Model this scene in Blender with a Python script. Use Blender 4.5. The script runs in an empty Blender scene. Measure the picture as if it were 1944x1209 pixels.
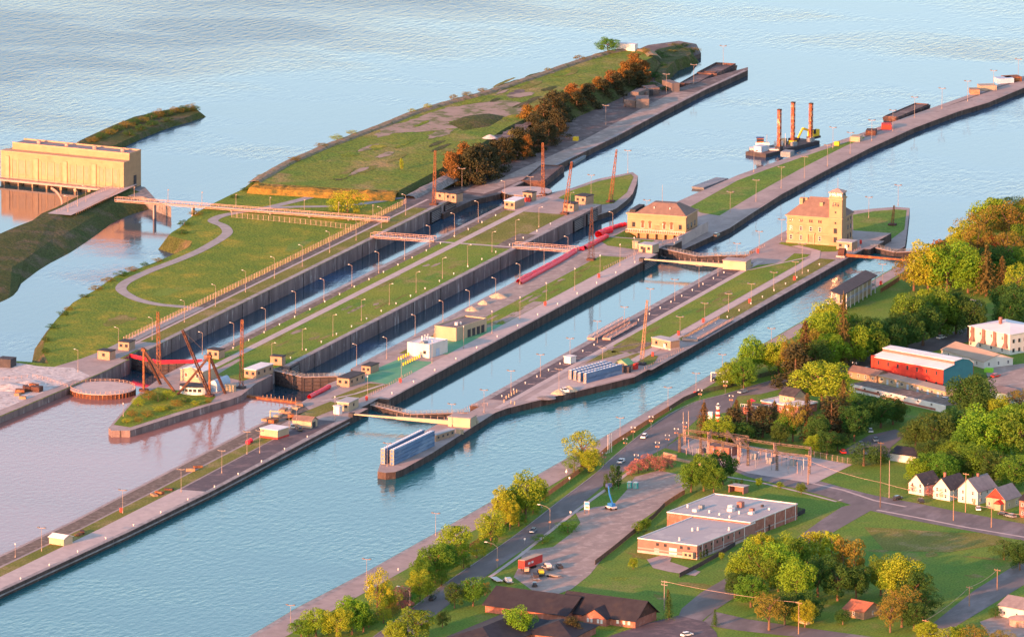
import bpy, math, random
from mathutils import Vector, Matrix, noise
from mathutils.geometry import tessellate_polygon
rnd = random.Random(11)
R = math.radians
scene = bpy.context.scene
col = scene.collection

# ------------------------------------------------------------------ camera
FOC = 18318.5                      # focal length in units of the 1944-wide frame
CAM = Vector((-3433.07, -1296.91, 766.68))
CD = Vector((0.92210882, 0.33375157, -0.19576829))
CR = Vector((0.34105888, -0.94003401, 0.00385954))
CU = Vector((0.18274072, 0.07032743, 0.98064259))
cd = bpy.data.cameras.new('camera')
cd.sensor_width = 36; cd.lens = 36 * FOC / 1944
cd.clip_start = 10; cd.clip_end = 60000
cam = bpy.data.objects.new('camera', cd); col.objects.link(cam)
cam.matrix_world = Matrix(((CR.x, CU.x, -CD.x, CAM.x), (CR.y, CU.y, -CD.y, CAM.y), (CR.z, CU.z, -CD.z, CAM.z), (0, 0, 0, 1)))
scene.camera = cam

# ------------------------------------------------------------------ sky, sun, exposure
SUN_EL, SUN_AZ = R(10.0), R(180 - 17)        # direction to the sun: azimuth from +x towards +y
world = bpy.data.worlds.new('World'); scene.world = world; world.use_nodes = True
nt = world.node_tree; bg = nt.nodes['Background']
sky = nt.nodes.new('ShaderNodeTexSky'); sky.sky_type = 'NISHITA'; sky.sun_disc = False
sky.sun_elevation = SUN_EL; sky.sun_rotation = math.pi / 2 - SUN_AZ
sky.altitude = 200; sky.air_density = 1.0; sky.dust_density = 1.0; sky.ozone_density = 1.2
wb = nt.nodes.new('ShaderNodeMix'); wb.data_type = 'RGBA'; wb.blend_type = 'MULTIPLY'; wb.inputs[0].default_value = 1.0; wb.inputs[7].default_value = (1.06, 0.98, 0.99, 1)   # the film's slightly magenta balance
nt.links.new(sky.outputs[0], wb.inputs[6]); nt.links.new(wb.outputs[2], bg.inputs[0]); bg.inputs[1].default_value = 0.15
sd = bpy.data.lights.new('sun', 'SUN'); sd.energy = 3.8; sd.angle = R(0.6); sd.color = (1.0, 0.37, 0.15)
sun = bpy.data.objects.new('sun', sd); col.objects.link(sun)
sv = Vector((math.cos(SUN_EL) * math.cos(SUN_AZ), math.cos(SUN_EL) * math.sin(SUN_AZ), math.sin(SUN_EL)))
sun.rotation_euler = sv.to_track_quat('Z', 'Y').to_euler(); sun.location = sv * 3000
vs = scene.view_settings; vs.view_transform = 'Standard'; vs.look = 'None'; vs.gamma = 1.0; vs.use_curve_mapping = False
vs.exposure = 1.7

# ------------------------------------------------------------------ levels (metres; 0 = lock coping)
ZU, ZP, ZL, ZT = -2.6, -3.6, -5.8, -3.5

def G(px, py, z=0.0):
    """ground point at height z seen at a surveyed photo position"""
    v = CD * FOC + CR * (px - 972) - CU * (py - 604.5)
    t = (z - CAM.z) / v.z
    p = CAM + v * t
    return Vector((p.x, p.y, z))
def PPM(p):                       # photo pixels per metre at a point
    return FOC / (Vector(p) - CAM).dot(CD)

# ------------------------------------------------------------------ materials
MATS = {}
def mat(name, c, rough=0.85, c2=None, scale=0.3, detail=4.0, bump=0.0, bscale=2.0, stretch=(1, 1, 1), metal=0.0, spec=0.3, lo=0.35, hi=0.65, obrand=0.0, transl=0.0, third=None, tscale=0.05, tlo=0.5, thi=0.62, fine=0.0, joint=0.0):
    m = bpy.data.materials.new(name); m.use_nodes = True; MATS[name] = m
    n = m.node_tree.nodes; l = m.node_tree.links; b = n['Principled BSDF']
    b.inputs['Roughness'].default_value = rough; b.inputs['Metallic'].default_value = metal
    b.inputs['Specular IOR Level'].default_value = spec
    b.inputs['Base Color'].default_value = (*c, 1)
    tc = n.new('ShaderNodeTexCoord'); mp = n.new('ShaderNodeMapping'); mp.inputs['Scale'].default_value = stretch
    l.new(tc.outputs['Object'], mp.inputs['Vector'])
    outc = None
    if c2 is not None:
        nz = n.new('ShaderNodeTexNoise'); nz.inputs['Scale'].default_value = scale; nz.inputs['Detail'].default_value = detail; nz.inputs['Roughness'].default_value = 0.62
        l.new(mp.outputs[0], nz.inputs['Vector'])
        mr = n.new('ShaderNodeMapRange'); mr.inputs[1].default_value = lo; mr.inputs[2].default_value = hi
        l.new(nz.outputs['Fac'], mr.inputs[0])
        mx = n.new('ShaderNodeMix'); mx.data_type = 'RGBA'; mx.inputs[6].default_value = (*c, 1); mx.inputs[7].default_value = (*c2, 1)
        l.new(mr.outputs[0], mx.inputs[0]); outc = mx.outputs[2]
    if third is not None:
        nz = n.new('ShaderNodeTexNoise'); nz.inputs['Scale'].default_value = tscale; nz.inputs['Detail'].default_value = 6; nz.inputs['Roughness'].default_value = 0.65
        l.new(mp.outputs[0], nz.inputs['Vector'])
        mr = n.new('ShaderNodeMapRange'); mr.inputs[1].default_value = tlo; mr.inputs[2].default_value = thi
        l.new(nz.outputs['Fac'], mr.inputs[0])
        mx = n.new('ShaderNodeMix'); mx.data_type = 'RGBA'; mx.inputs[7].default_value = (*third, 1)
        if outc: l.new(outc, mx.inputs[6])
        else: mx.inputs[6].default_value = (*c, 1)
        l.new(mr.outputs[0], mx.inputs[0]); outc = mx.outputs[2]
    if fine > 0 or obrand > 0:
        hs = n.new('ShaderNodeHueSaturation')
        if outc: l.new(outc, hs.inputs['Color'])
        else: hs.inputs['Color'].default_value = (*c, 1)
        if fine > 0:
            nz = n.new('ShaderNodeTexNoise'); nz.inputs['Scale'].default_value = 1.3; nz.inputs['Detail'].default_value = 3; l.new(mp.outputs[0], nz.inputs['Vector'])
            mr = n.new('ShaderNodeMapRange'); mr.inputs[1].default_value = 0.3; mr.inputs[2].default_value = 0.7; mr.inputs[3].default_value = 1 - fine; mr.inputs[4].default_value = 1 + fine
            l.new(nz.outputs['Fac'], mr.inputs[0]); l.new(mr.outputs[0], hs.inputs['Value'])
        if obrand > 0:
            oi = n.new('ShaderNodeObjectInfo'); mr = n.new('ShaderNodeMapRange'); mr.inputs[3].default_value = 0.5 - obrand * .12; mr.inputs[4].default_value = 0.5 + obrand * .12
            l.new(oi.outputs['Random'], mr.inputs[0]); l.new(mr.outputs[0], hs.inputs['Hue'])
        outc = hs.outputs[0]
    if joint > 0:      # vertical construction joints between the concrete monoliths
        sx = n.new('ShaderNodeSeparateXYZ'); l.new(tc.outputs['Object'], sx.inputs[0])
        dv = n.new('ShaderNodeMath'); dv.operation = 'DIVIDE'; dv.inputs[1].default_value = joint; l.new(sx.outputs['X'], dv.inputs[0])
        fr = n.new('ShaderNodeMath'); fr.operation = 'FRACT'; l.new(dv.outputs[0], fr.inputs[0])
        lt = n.new('ShaderNodeMath'); lt.operation = 'LESS_THAN'; lt.inputs[1].default_value = .028; l.new(fr.outputs[0], lt.inputs[0])
        mx = n.new('ShaderNodeMix'); mx.data_type = 'RGBA'; mx.inputs[7].default_value = (c2[0] * .5, c2[1] * .5, c2[2] * .5, 1); l.new(outc, mx.inputs[6]); l.new(lt.outputs[0], mx.inputs[0]); outc = mx.outputs[2]
    if outc: l.new(outc, b.inputs['Base Color'])
    if bump > 0:
        nb = n.new('ShaderNodeTexNoise'); nb.inputs['Scale'].default_value = bscale; nb.inputs['Detail'].default_value = 5
        l.new(mp.outputs[0], nb.inputs['Vector'])
        bp = n.new('ShaderNodeBump'); bp.inputs['Strength'].default_value = 1.0; bp.inputs['Distance'].default_value = bump
        l.new(nb.outputs['Fac'], bp.inputs['Height']); l.new(bp.outputs[0], b.inputs['Normal'])
    if transl > 0:
        tr = n.new('ShaderNodeBsdfTranslucent'); ms = n.new('ShaderNodeMixShader'); ms.inputs[0].default_value = transl
        if outc: l.new(outc, tr.inputs[0])
        else: tr.inputs[0].default_value = (*c, 1)
        l.new(b.outputs[0], ms.inputs[1]); l.new(tr.outputs[0], ms.inputs[2]); l.new(ms.outputs[0], n['Material Output'].inputs[0])
    return m

def water(name, c, c2, amp, scale, rough=0.08, calm=0.25, sx=1.0, sy=1.0, cscale=0.012, grad=None, det=3, ior=1.33):
    m = bpy.data.materials.new(name); m.use_nodes = True; MATS[name] = m
    n = m.node_tree.nodes; l = m.node_tree.links; b = n['Principled BSDF']
    b.inputs['Roughness'].default_value = rough; b.inputs['IOR'].default_value = ior; b.inputs['Specular IOR Level'].default_value = 0.5
    tc = n.new('ShaderNodeTexCoord')
    big = n.new('ShaderNodeTexNoise'); big.inputs['Scale'].default_value = cscale; big.inputs['Detail'].default_value = 6; big.inputs['Roughness'].default_value = 0.6
    mpb = n.new('ShaderNodeMapping'); mpb.inputs['Scale'].default_value = (1.0, 0.45, 1); mpb.inputs['Rotation'].default_value = (0, 0, R(20))
    l.new(tc.outputs['Object'], mpb.inputs[0]); l.new(mpb.outputs[0], big.inputs['Vector'])
    mx = n.new('ShaderNodeMix'); mx.data_type = 'RGBA'; mx.inputs[6].default_value = (*c, 1); mx.inputs[7].default_value = (*c2, 1)
    mr0 = n.new('ShaderNodeMapRange'); mr0.inputs[1].default_value = 0.35; mr0.inputs[2].default_value = 0.65
    l.new(big.outputs['Fac'], mr0.inputs[0]); l.new(mr0.outputs[0], mx.inputs[0]); l.new(mx.outputs[2], b.inputs['Base Color'])
    mp = n.new('ShaderNodeMapping'); mp.inputs['Scale'].default_value = (sx, sy, 1); mp.inputs['Rotation'].default_value = (0, 0, R(-20))
    l.new(tc.outputs['Object'], mp.inputs[0])
    w1 = n.new('ShaderNodeTexNoise'); w1.inputs['Scale'].default_value = scale; w1.inputs['Detail'].default_value = det; w1.inputs['Roughness'].default_value = 0.55
    l.new(mp.outputs[0], w1.inputs['Vector'])
    mr = n.new('ShaderNodeMapRange'); mr.inputs[1].default_value = 0.38; mr.inputs[2].default_value = 0.6; mr.inputs[3].default_value = calm * amp; mr.inputs[4].default_value = amp
    if grad:      # choppier beyond a line (noise plus distance); reflected sky blue put into the colour
        sp = n.new('ShaderNodeVectorMath'); sp.operation = 'DOT_PRODUCT'; sp.inputs[1].default_value = (.36, 1, 0); l.new(tc.outputs['Object'], sp.inputs[0])
        g = n.new('ShaderNodeMapRange'); g.inputs[1].default_value = grad[0]; g.inputs[2].default_value = grad[1]; g.inputs[3].default_value = -.13; g.inputs[4].default_value = .20; l.new(sp.outputs['Value'], g.inputs[0])
        ad = n.new('ShaderNodeMath'); ad.operation = 'ADD'; l.new(big.outputs['Fac'], ad.inputs[0]); l.new(g.outputs[0], ad.inputs[1]); l.new(ad.outputs[0], mr.inputs[0]); l.new(ad.outputs[0], mr0.inputs[0])
        ms = n.new('ShaderNodeMapRange'); ms.inputs[1].default_value = .38; ms.inputs[2].default_value = .72; ms.inputs[3].default_value = .5; ms.inputs[4].default_value = .08; l.new(ad.outputs[0], ms.inputs[0]); l.new(ms.outputs[0], b.inputs['Specular IOR Level'])
    else: l.new(big.outputs['Fac'], mr.inputs[0])
    bp = n.new('ShaderNodeBump'); bp.inputs['Strength'].default_value = 1
    l.new(w1.outputs['Fac'], bp.inputs['Height']); l.new(mr.outputs[0], bp.inputs['Distance']); l.new(bp.outputs[0], b.inputs['Normal'])
    return m

mat('concrete', (.39, .305, .275), c2=(.30, .235, .215), scale=.12, third=(.23, .175, .16), tscale=.35, tlo=.55, thi=.75, bump=.02)
mat('concrete_pale', (.50, .405, .37), c2=(.41, .33, .305), scale=.25, third=(.33, .26, .24), tscale=.6, tlo=.58, thi=.75)
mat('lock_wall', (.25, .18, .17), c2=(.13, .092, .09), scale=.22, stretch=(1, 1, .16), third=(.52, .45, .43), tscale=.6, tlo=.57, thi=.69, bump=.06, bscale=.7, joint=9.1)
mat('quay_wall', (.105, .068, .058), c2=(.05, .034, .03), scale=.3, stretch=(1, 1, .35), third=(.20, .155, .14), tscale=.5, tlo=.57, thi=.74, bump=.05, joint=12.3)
mat('coping', (.33, .29, .28), c2=(.22, .19, .18), scale=.3, third=(.43, .39, .37), tscale=.25, tlo=.5, thi=.7)
mat('asphalt_dark', (.115, .085, .09), c2=(.085, .065, .075), scale=.4, third=(.17, .12, .12), tscale=.15)
mat('asphalt', (.165, .14, .135), c2=(.13, .11, .108), scale=.15, third=(.22, .185, .185), tscale=.08, stretch=(.4, 1, 1))
mat('gravel', (.34, .265, .225), c2=(.26, .20, .175), scale=.08, third=(.41, .32, .275), tscale=.25, bump=.03, bscale=1.0)
mat('road_gravel', (.36, .32, .30), c2=(.28, .25, .235), scale=.25)
mat('pale_rubble', (.62, .56, .52), c2=(.42, .36, .34), scale=.35, third=(.25, .21, .19), tscale=.3, tlo=.56, thi=.66, bump=.25, bscale=.5)
mat('bare_soil', (.34, .245, .195), c2=(.25, .185, .125), scale=.12, third=(.12, .13, .035), tscale=.12, tlo=.50, thi=.60, bump=.15, bscale=.6)
mat('dirt', (.17, .12, .09), c2=(.11, .08, .06), scale=.3, third=(.24, .18, .14), tscale=.4)
mat('dock_dirt', (.15, .105, .095), c2=(.10, .072, .068), scale=.12, third=(.22, .165, .15), tscale=.2)
mat('lit_crest_earth', (.27, .19, .13), c2=(.18, .14, .08), scale=.4, third=(.12, .12, .04), tscale=.3, bump=.3, bscale=.6)  # sandy crest soil, lightened with the low orange sun on the rim
mat('rock', (.28, .25, .24), c2=(.14, .125, .12), scale=.5, bump=.5, bscale=.5)
GR = dict(scale=.04, detail=7, bump=.12, bscale=.9, spec=.1, rough=.95, fine=.35)
mat('grass', (.12, .205, .026), c2=(.20, .235, .034), third=(.28, .215, .08), tscale=.06, tlo=.54, thi=.72, **GR)
mat('grass_worn', (.14, .155, .028), c2=(.20, .185, .045), third=(.27, .21, .09), tscale=.08, tlo=.5, thi=.66, **GR)
mat('grass_deep', (.095, .195, .03), c2=(.165, .23, .034), third=(.26, .215, .08), tscale=.05, tlo=.54, thi=.74, **GR)
mat('grass_wild', (.11, .18, .022), c2=(.20, .23, .027), third=(.32, .26, .035), tscale=.05, tlo=.52, thi=.7, scale=.05, detail=8, bump=.5, bscale=.45, spec=.1, rough=.95, fine=.45)
mat('grass_mound', (.11, .185, .026), c2=(.19, .21, .035), third=(.31, .225, .095), tscale=.035, tlo=.50, thi=.68, scale=.06, detail=9, bump=.5, bscale=.35, spec=.1, rough=.95, fine=.45)
mat('bank', (.085, .085, .03), c2=(.055, .075, .02), third=(.13, .10, .06), tscale=.08, tlo=.5, thi=.65, scale=.09, detail=8, bump=.6, bscale=.5, spec=.1, rough=.95, fine=.4)
mat('green_turf', (.08, .28, .14), c2=(.13, .33, .18), scale=.15, third=(.22, .27, .19), tscale=.12, tlo=.58, thi=.72)
mat('white', (.66, .64, .62), c2=(.56, .54, .52), scale=.4)
mat('white_wall', (.62, .60, .56), c2=(.53, .51, .47), scale=.3, stretch=(1, 1, .3))
mat('cream', (.45, .345, .235), c2=(.39, .30, .20), scale=.3, stretch=(1, 1, .3))
mat('limestone', (.43, .268, .155), c2=(.36, .225, .13), scale=.35, third=(.31, .19, .115), tscale=.2, tlo=.55, thi=.7)
mat('limestone_trim', (.47, .31, .19), c2=(.40, .26, .16), scale=.5)
mat('booth_brick', (.38, .255, .175), c2=(.31, .21, .145), scale=.6)
mat('black_roof', (.035, .03, .035), c2=(.06, .055, .06), scale=.5)
mat('dark_roof', (.022, .020, .028), c2=(.032, .03, .038), scale=.4, third=(.045, .036, .036), tscale=.15, tlo=.55, thi=.7)
mat('brown_roof', (.22, .145, .12), c2=(.17, .11, .095), scale=.5)
mat('house_roof', (.075, .062, .066), c2=(.055, .046, .05), scale=.7, third=(.11, .09, .085), tscale=.4)
mat('slate_roof', (.24, .21, .22), c2=(.18, .16, .17), scale=.5)
mat('grey_roof', (.38, .365, .37), c2=(.33, .315, .32), scale=.06, third=(.43, .41, .40), tscale=.12)
mat('white_roof', (.72, .70, .70), c2=(.62, .60, .60), scale=.1)
mat('tan_roof', (.42, .33, .24), c2=(.36, .28, .21), scale=.2)
mat('orange_roof', (.38, .14, .075), c2=(.29, .10, .06), scale=.6)
mat('brick', (.33, .125, .09), c2=(.27, .10, .075), scale=.7, third=(.38, .17, .13), tscale=.5)
mat('brick_light', (.34, .16, .13), c2=(.28, .13, .11), scale=.5)
mat('red_paint', (.58, .055, .045), c2=(.48, .045, .04), scale=.4)
mat('red_siding', (.60, .055, .035), c2=(.52, .045, .03), scale=.3, stretch=(1, 1, .2))
mat('teal', (.03, .17, .23), c2=(.025, .14, .20), scale=.3)
mat('teal_light', (.18, .30, .32), c2=(.15, .26, .28), scale=.3)
mat('turquoise', (.06, .38, .34))
mat('red_tarp', (.80, .03, .06), c2=(.66, .02, .045), scale=.5, rough=.5)
mat('rust', (.24, .085, .035), c2=(.13, .048, .028), scale=.8, third=(.32, .14, .055), tscale=.6)
mat('spud_paint', (.42, .13, .06), c2=(.20, .06, .035), scale=.9, third=(.62, .40, .25), tscale=.5, tlo=.52, thi=.62)
mat('dark_rust', (.10, .045, .035), c2=(.06, .03, .025), scale=.8, third=(.2, .08, .04), tscale=.5, tlo=.55, thi=.7)
mat('barge_steel', (.085, .055, .055), c2=(.05, .035, .04), scale=.4, third=(.17, .09, .07), tscale=.3)
mat('grey_steel', (.25, .27, .29), c2=(.19, .21, .23), scale=.5)
mat('dark_steel', (.045, .042, .048), c2=(.07, .06, .065), scale=.6)
mat('gate_steel', (.05, .042, .05), c2=(.085, .07, .075), scale=.5, stretch=(1, 1, .3))
mat('blue_steel', (.13, .22, .36), c2=(.10, .17, .29), scale=.3, stretch=(.3, 1, 1), third=(.22, .30, .42), tscale=.2)
mat('pale_blue', (.42, .52, .62), c2=(.34, .44, .55), scale=.3)
mat('pink_steel', (.46, .31, .26), c2=(.37, .24, .20), scale=.5)
mat('yellow_steel', (.50, .40, .27), c2=(.43, .34, .225), scale=.4)
mat('yellow', (.75, .52, .04), c2=(.62, .42, .03), scale=.6)
mat('lamp_post', (.33, .255, .22), c2=(.27, .21, .18), scale=.7)
mat('lamp_head', (.60, .56, .52), rough=.4)
mat('dark_lamp', (.12, .11, .12), rough=.5)
mat('wood', (.36, .22, .14), c2=(.27, .16, .10), scale=.8)
mat('fence_wood', (.30, .15, .075), c2=(.21, .10, .05), scale=.8)
mat('fence_dark', (.06, .05, .045), c2=(.09, .07, .055), scale=.8)
mat('fence_wire', (.42, .30, .24), c2=(.34, .24, .19), scale=.5)
mat('glass', (.035, .04, .05), rough=.12, spec=.6)
mat('glass_warm', (.16, .09, .06), rough=.15, spec=.6)
mat('tyre', (.02, .02, .02), rough=.9)
mat('car_white', (.75, .74, .72), rough=.3, spec=.6)
mat('car_dark', (.03, .032, .04), rough=.25, spec=.7)
mat('car_silver', (.38, .40, .42), rough=.3, metal=.5)
mat('car_red', (.5, .03, .03), rough=.3, spec=.6)
mat('sign_white', (.75, .73, .7)); mat('sign_orange', (.72, .30, .17)); mat('sign_blue', (.10, .35, .60)); mat('lime', (.28, .62, .05))
mat('boom_blue', (.03, .18, .48), rough=.4)
mat('navy', (.05, .08, .2))
mat('sand', (.62, .45, .29), c2=(.52, .37, .24), scale=.6)
mat('bark', (.16, .095, .06), c2=(.11, .07, .045), scale=2.0)
LF = dict(scale=.9, detail=2, spec=.15, rough=.8, transl=.20, lo=.3, hi=.7)
mat('leaf_bright', (.19, .31, .022), c2=(.125, .235, .018), obrand=.18, **LF)
mat('leaf_mid', (.115, .22, .022), c2=(.075, .16, .017), obrand=.2, **LF)
mat('leaf_dark', (.06, .125, .024), c2=(.036, .085, .017), obrand=.2, **LF)
mat('leaf_gold', (.29, .34, .025), c2=(.20, .26, .02), obrand=.2, **LF)
mat('leaf_olive', (.23, .18, .03), c2=(.155, .135, .025), obrand=.15, **LF)
mat('leaf_conifer', (.13, .085, .028), c2=(.085, .065, .022), obrand=.2, **LF)
mat('leaf_rust', (.26, .125, .03), c2=(.15, .085, .026), obrand=.15, **LF)
mat('leaf_plum', (.07, .06, .028), c2=(.045, .055, .024), obrand=.15, **LF)
mat('leaf_pink', (.42, .17, .145), c2=(.28, .115, .09), obrand=.1, **LF)
mat('leaf_red', (.34, .045, .02), c2=(.22, .04, .02), obrand=.1, **LF)
mat('reed', (.34, .19, .035), c2=(.22, .14, .03), scale=.4, bump=.4, bscale=1.0, spec=.1, rough=.95, third=(.10, .10, .03), tscale=.25, tlo=.52, thi=.66)
water('water_teal', (.012, .10, .115), (.016, .12, .135), .24, .40, sx=.5, sy=1.0, calm=.4, det=4, ior=1.235, cscale=.02)
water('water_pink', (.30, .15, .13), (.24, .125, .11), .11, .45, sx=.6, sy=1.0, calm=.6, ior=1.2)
water('water_chamber', (.010, .07, .09), (.014, .085, .10), .025, .5, calm=.7)
water('water_head', (.03, .06, .07), (.03, .07, .08), .012, .35, calm=.5)
water('water_river', (.022, .055, .08), (.018, .09, .21), .50, .42, sx=.38, sy=1.0, calm=.05, cscale=.010, grad=(470, 680), det=5, ior=1.32)  # second colour: reflected upper-sky blue painted into the choppy water

# ------------------------------------------------------------------ mesh helpers
class MB:
    def __init__(s): s.v = []; s.f = []; s.m = []
    def face(s, pts, mi=0):
        b = len(s.v); s.v += [tuple(p) for p in pts]; s.f.append(list(range(b, b + len(pts)))); s.m.append(mi)
    def hexa(s, p, mi=0):        # 8 points: bottom 0-3, top 4-7
        b = len(s.v); s.v += [tuple(q) for q in p]
        for f in ((3, 2, 1, 0), (4, 5, 6, 7), (0, 1, 5, 4), (1, 2, 6, 5), (2, 3, 7, 6), (3, 0, 4, 7)):
            s.f.append([b + i for i in f]); s.m.append(mi)
        return s
    def box(s, x0, x1, y0, y1, z0, z1, mi=0):
        return s.hexa([(x0, y0, z0), (x1, y0, z0), (x1, y1, z0), (x0, y1, z0), (x0, y0, z1), (x1, y0, z1), (x1, y1, z1), (x0, y1, z1)], mi)
    def bar(s, a, b, w, h=None, mi=0):    # square beam from a to b
        a = Vector(a); b = Vector(b); h = h or w; d = (b - a).normalized()
        up = Vector((0, 0, 1)) if abs(d.z) < .95 else Vector((1, 0, 0))
        r = d.cross(up).normalized() * w / 2; u = r.cross(d).normalized() * h / 2
        return s.hexa([a - r - u, a + r - u, b + r - u, b - r - u, a - r + u, a + r + u, b + r + u, b - r + u], mi)
    def cyl(s, a, b, r0, r1=None, n=8, mi=0, cap=True):
        a = Vector(a); b = Vector(b); r1 = r0 if r1 is None else r1; d = (b - a).normalized()
        up = Vector((0, 0, 1)) if abs(d.z) < .95 else Vector((1, 0, 0))
        x = d.cross(up).normalized(); y = x.cross(d); k = len(s.v)
        for c, r in ((a, r0), (b, r1)):
            for i in range(n):
                t = 2 * math.pi * i / n; s.v.append(tuple(c + x * (math.cos(t) * r) + y * (math.sin(t) * r)))
        for i in range(n): s.f.append([k + (i + 1) % n, k + i, k + n + i, k + n + (i + 1) % n]); s.m.append(mi)
        if cap: s.f.append([k + i for i in range(n)]); s.m.append(mi); s.f.append([k + n + i for i in reversed(range(n))]); s.m.append(mi)
        return s
    def prism(s, pts, z0, z1, mi=0, smi=None):     # vertical prism over an outline of xy points
        smi = mi if smi is None else smi
        pts = [Vector((p[0], p[1], 0)) for p in pts]
        ar = sum(pts[i].x * pts[(i + 1) % len(pts)].y - pts[(i + 1) % len(pts)].x * pts[i].y for i in range(len(pts)))
        if ar < 0: pts.reverse()
        k = len(s.v); n = len(pts)
        s.v += [(p.x, p.y, z1) for p in pts] + [(p.x, p.y, z0) for p in pts]
        for t in tessellate_polygon([pts]):
            a, b, c = t
            if (pts[b] - pts[a]).cross(pts[c] - pts[a]).z < 0: t = (a, c, b)
            s.f.append([k + i for i in t]); s.m.append(mi)
        for i in range(n):
            j = (i + 1) % n; s.f.append([k + n + i, k + n + j, k + j, k + i]); s.m.append(smi)
        return s
    def loft(s, top, bot, mi=0, tmi=None, cap=True):   # skirt between two outlines, top capped
        tmi = mi if tmi is None else tmi
        k = len(s.v); n = len(top); s.v += [tuple(p) for p in top] + [tuple(p) for p in bot]
        flat = [Vector((p[0], p[1], 0)) for p in top]
        ar = sum(flat[i].x * flat[(i + 1) % n].y - flat[(i + 1) % n].x * flat[i].y for i in range(n))
        if cap:
            for t in tessellate_polygon([flat]):
                a, b, c = t
                if (flat[b] - flat[a]).cross(flat[c] - flat[a]).z < 0: t = (a, c, b)
                s.f.append([k + i for i in t]); s.m.append(tmi)
        for i in range(n):
            j = (i + 1) % n
            s.f.append([k + n + i, k + n + j, k + j, k + i] if ar > 0 else [k + n + j, k + n + i, k + i, k + j]); s.m.append(mi)
        return s
    def mesh(s, name, mats):
        me = bpy.data.meshes.new(name); me.from_pydata(s.v, [], s.f)
        if isinstance(mats, str): mats = [mats]
        for m in mats: me.materials.append(MATS[m])
        if len(mats) > 1: me.polygons.foreach_set('material_index', s.m)
        me.update(); return me
    def build(s, name, mats, parent=None, loc=None, rz=0, smooth=False):
        me = s.mesh(name, mats)
        if smooth: me.polygons.foreach_set('use_smooth', [True] * len(me.polygons))
        return inst(name, me, parent, loc, rz)
def inst(name, me, parent=None, loc=None, rz=0, scale=None):
    o = bpy.data.objects.new(name, me); col.objects.link(o)
    if parent is not None: o.parent = parent
    if loc is not None: o.location = loc
    if rz: o.rotation_euler = (0, 0, rz)
    if scale is not None: o.scale = scale
    return o
def tag(o, label, cat, group=None):
    o['label'] = label; o['category'] = cat
    if group: o['group'] = group
    return o
def thing(name, label, cat, loc=(0, 0, 0), rz=0, group=None):
    o = bpy.data.objects.new(name, None); col.objects.link(o); o.location = loc; o.rotation_euler = (0, 0, rz); o.empty_display_size = .5
    return tag(o, label, cat, group)
def struct(o): o['kind'] = 'structure'; return o
def ordn(i):
    w = ['first', 'second', 'third', 'fourth', 'fifth', 'sixth', 'seventh', 'eighth', 'ninth', 'tenth', 'eleventh', 'twelfth', 'thirteenth', 'fourteenth', 'fifteenth', 'sixteenth', 'seventeenth', 'eighteenth', 'nineteenth', 'twentieth']
    if i < 20: return w[i]
    return {20: 'twenty-', 30: 'thirty-', 40: 'forty-'}[(i + 1) // 10 * 10] + w[(i + 1) % 10 - 1] if (i + 1) % 10 else {30: 'thirtieth', 40: 'fortieth', 50: 'fiftieth'}[i + 1]
def ribbon(pts, w, z, name, m):       # flat strip along a centre line
    b = MB(); pts = [Vector((p[0], p[1], 0)) for p in pts]; L = []; Rr = []
    for i, p in enumerate(pts):
        d = (pts[min(i + 1, len(pts) - 1)] - pts[max(i - 1, 0)]).normalized(); nrm = Vector((-d.y, d.x, 0)) * w / 2
        L.append(p + nrm); Rr.append(p - nrm)
    for i in range(len(pts) - 1): b.face([(Rr[i].x, Rr[i].y, z), (Rr[i + 1].x, Rr[i + 1].y, z), (L[i + 1].x, L[i + 1].y, z), (L[i].x, L[i].y, z)])
    return struct(b.build(name, m))
def smoothline(pts, k=4):             # Catmull-Rom
    P = [Vector((p[0], p[1], p[2] if len(p) > 2 else 0)) for p in pts]; out = []
    for i in range(len(P) - 1):
        a, b, c, d = P[max(i - 1, 0)], P[i], P[i + 1], P[min(i + 2, len(P) - 1)]
        for j in range(k):
            t = j / k; out.append(.5 * ((2 * b) + (c - a) * t + (2 * a - 5 * b + 4 * c - d) * t * t + (3 * b - a - 3 * c + d) * t ** 3))
    return out + [P[-1]]
def sheet(name, pts, z, m):
    b = MB(); P = [Vector((p[0], p[1], 0)) for p in pts]; k = len(P); b.v = [(p.x, p.y, z) for p in P]
    for t in tessellate_polygon([P]):
        a, c, d = t
        if (P[c] - P[a]).cross(P[d] - P[a]).z < 0: t = (a, d, c)
        b.f.append(list(t)); b.m.append(0)
    return struct(b.build(name, m))
def GP(s, z=0.0):                     # "x,y x,y ..." photo survey string -> points
    return [G(*map(float, q.split(',')), z) for q in s.split()]

def stuff(o): o['kind'] = 'stuff'; return o
# ================================================================== WATER
def grid_water(name, x0, x1, y0, y1, n, z, m):
    b = MB(); b.face([(x0, y0, z), (x1, y0, z), (x1, y1, z), (x0, y1, z)]); return struct(b.build(name, m))
grid_water('river_water', -2500, 9000, -6000, 9000, 1, ZL, 'water_river')
sheet('upper_canal_water', [(-900, 24), (1, 18), (1, -40), (384, -40), (384, -108), (-900, -108)], ZU, 'water_teal')
sheet('lock_chamber_water', [(-4, 8), (350, 8), (350, -39), (-4, -39)], ZP, 'water_chamber')
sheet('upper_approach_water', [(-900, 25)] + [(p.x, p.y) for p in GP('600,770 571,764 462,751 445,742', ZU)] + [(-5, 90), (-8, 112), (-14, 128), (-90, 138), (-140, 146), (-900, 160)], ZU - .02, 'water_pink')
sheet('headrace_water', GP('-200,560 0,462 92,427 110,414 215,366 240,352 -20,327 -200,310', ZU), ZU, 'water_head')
gb = MB(); gb.face([(-2600, -6100, -30), (9100, -6100, -30), (9100, 9100, -30), (-2600, 9100, -30)]); struct(gb.build('riverbed', 'dirt'))

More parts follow.
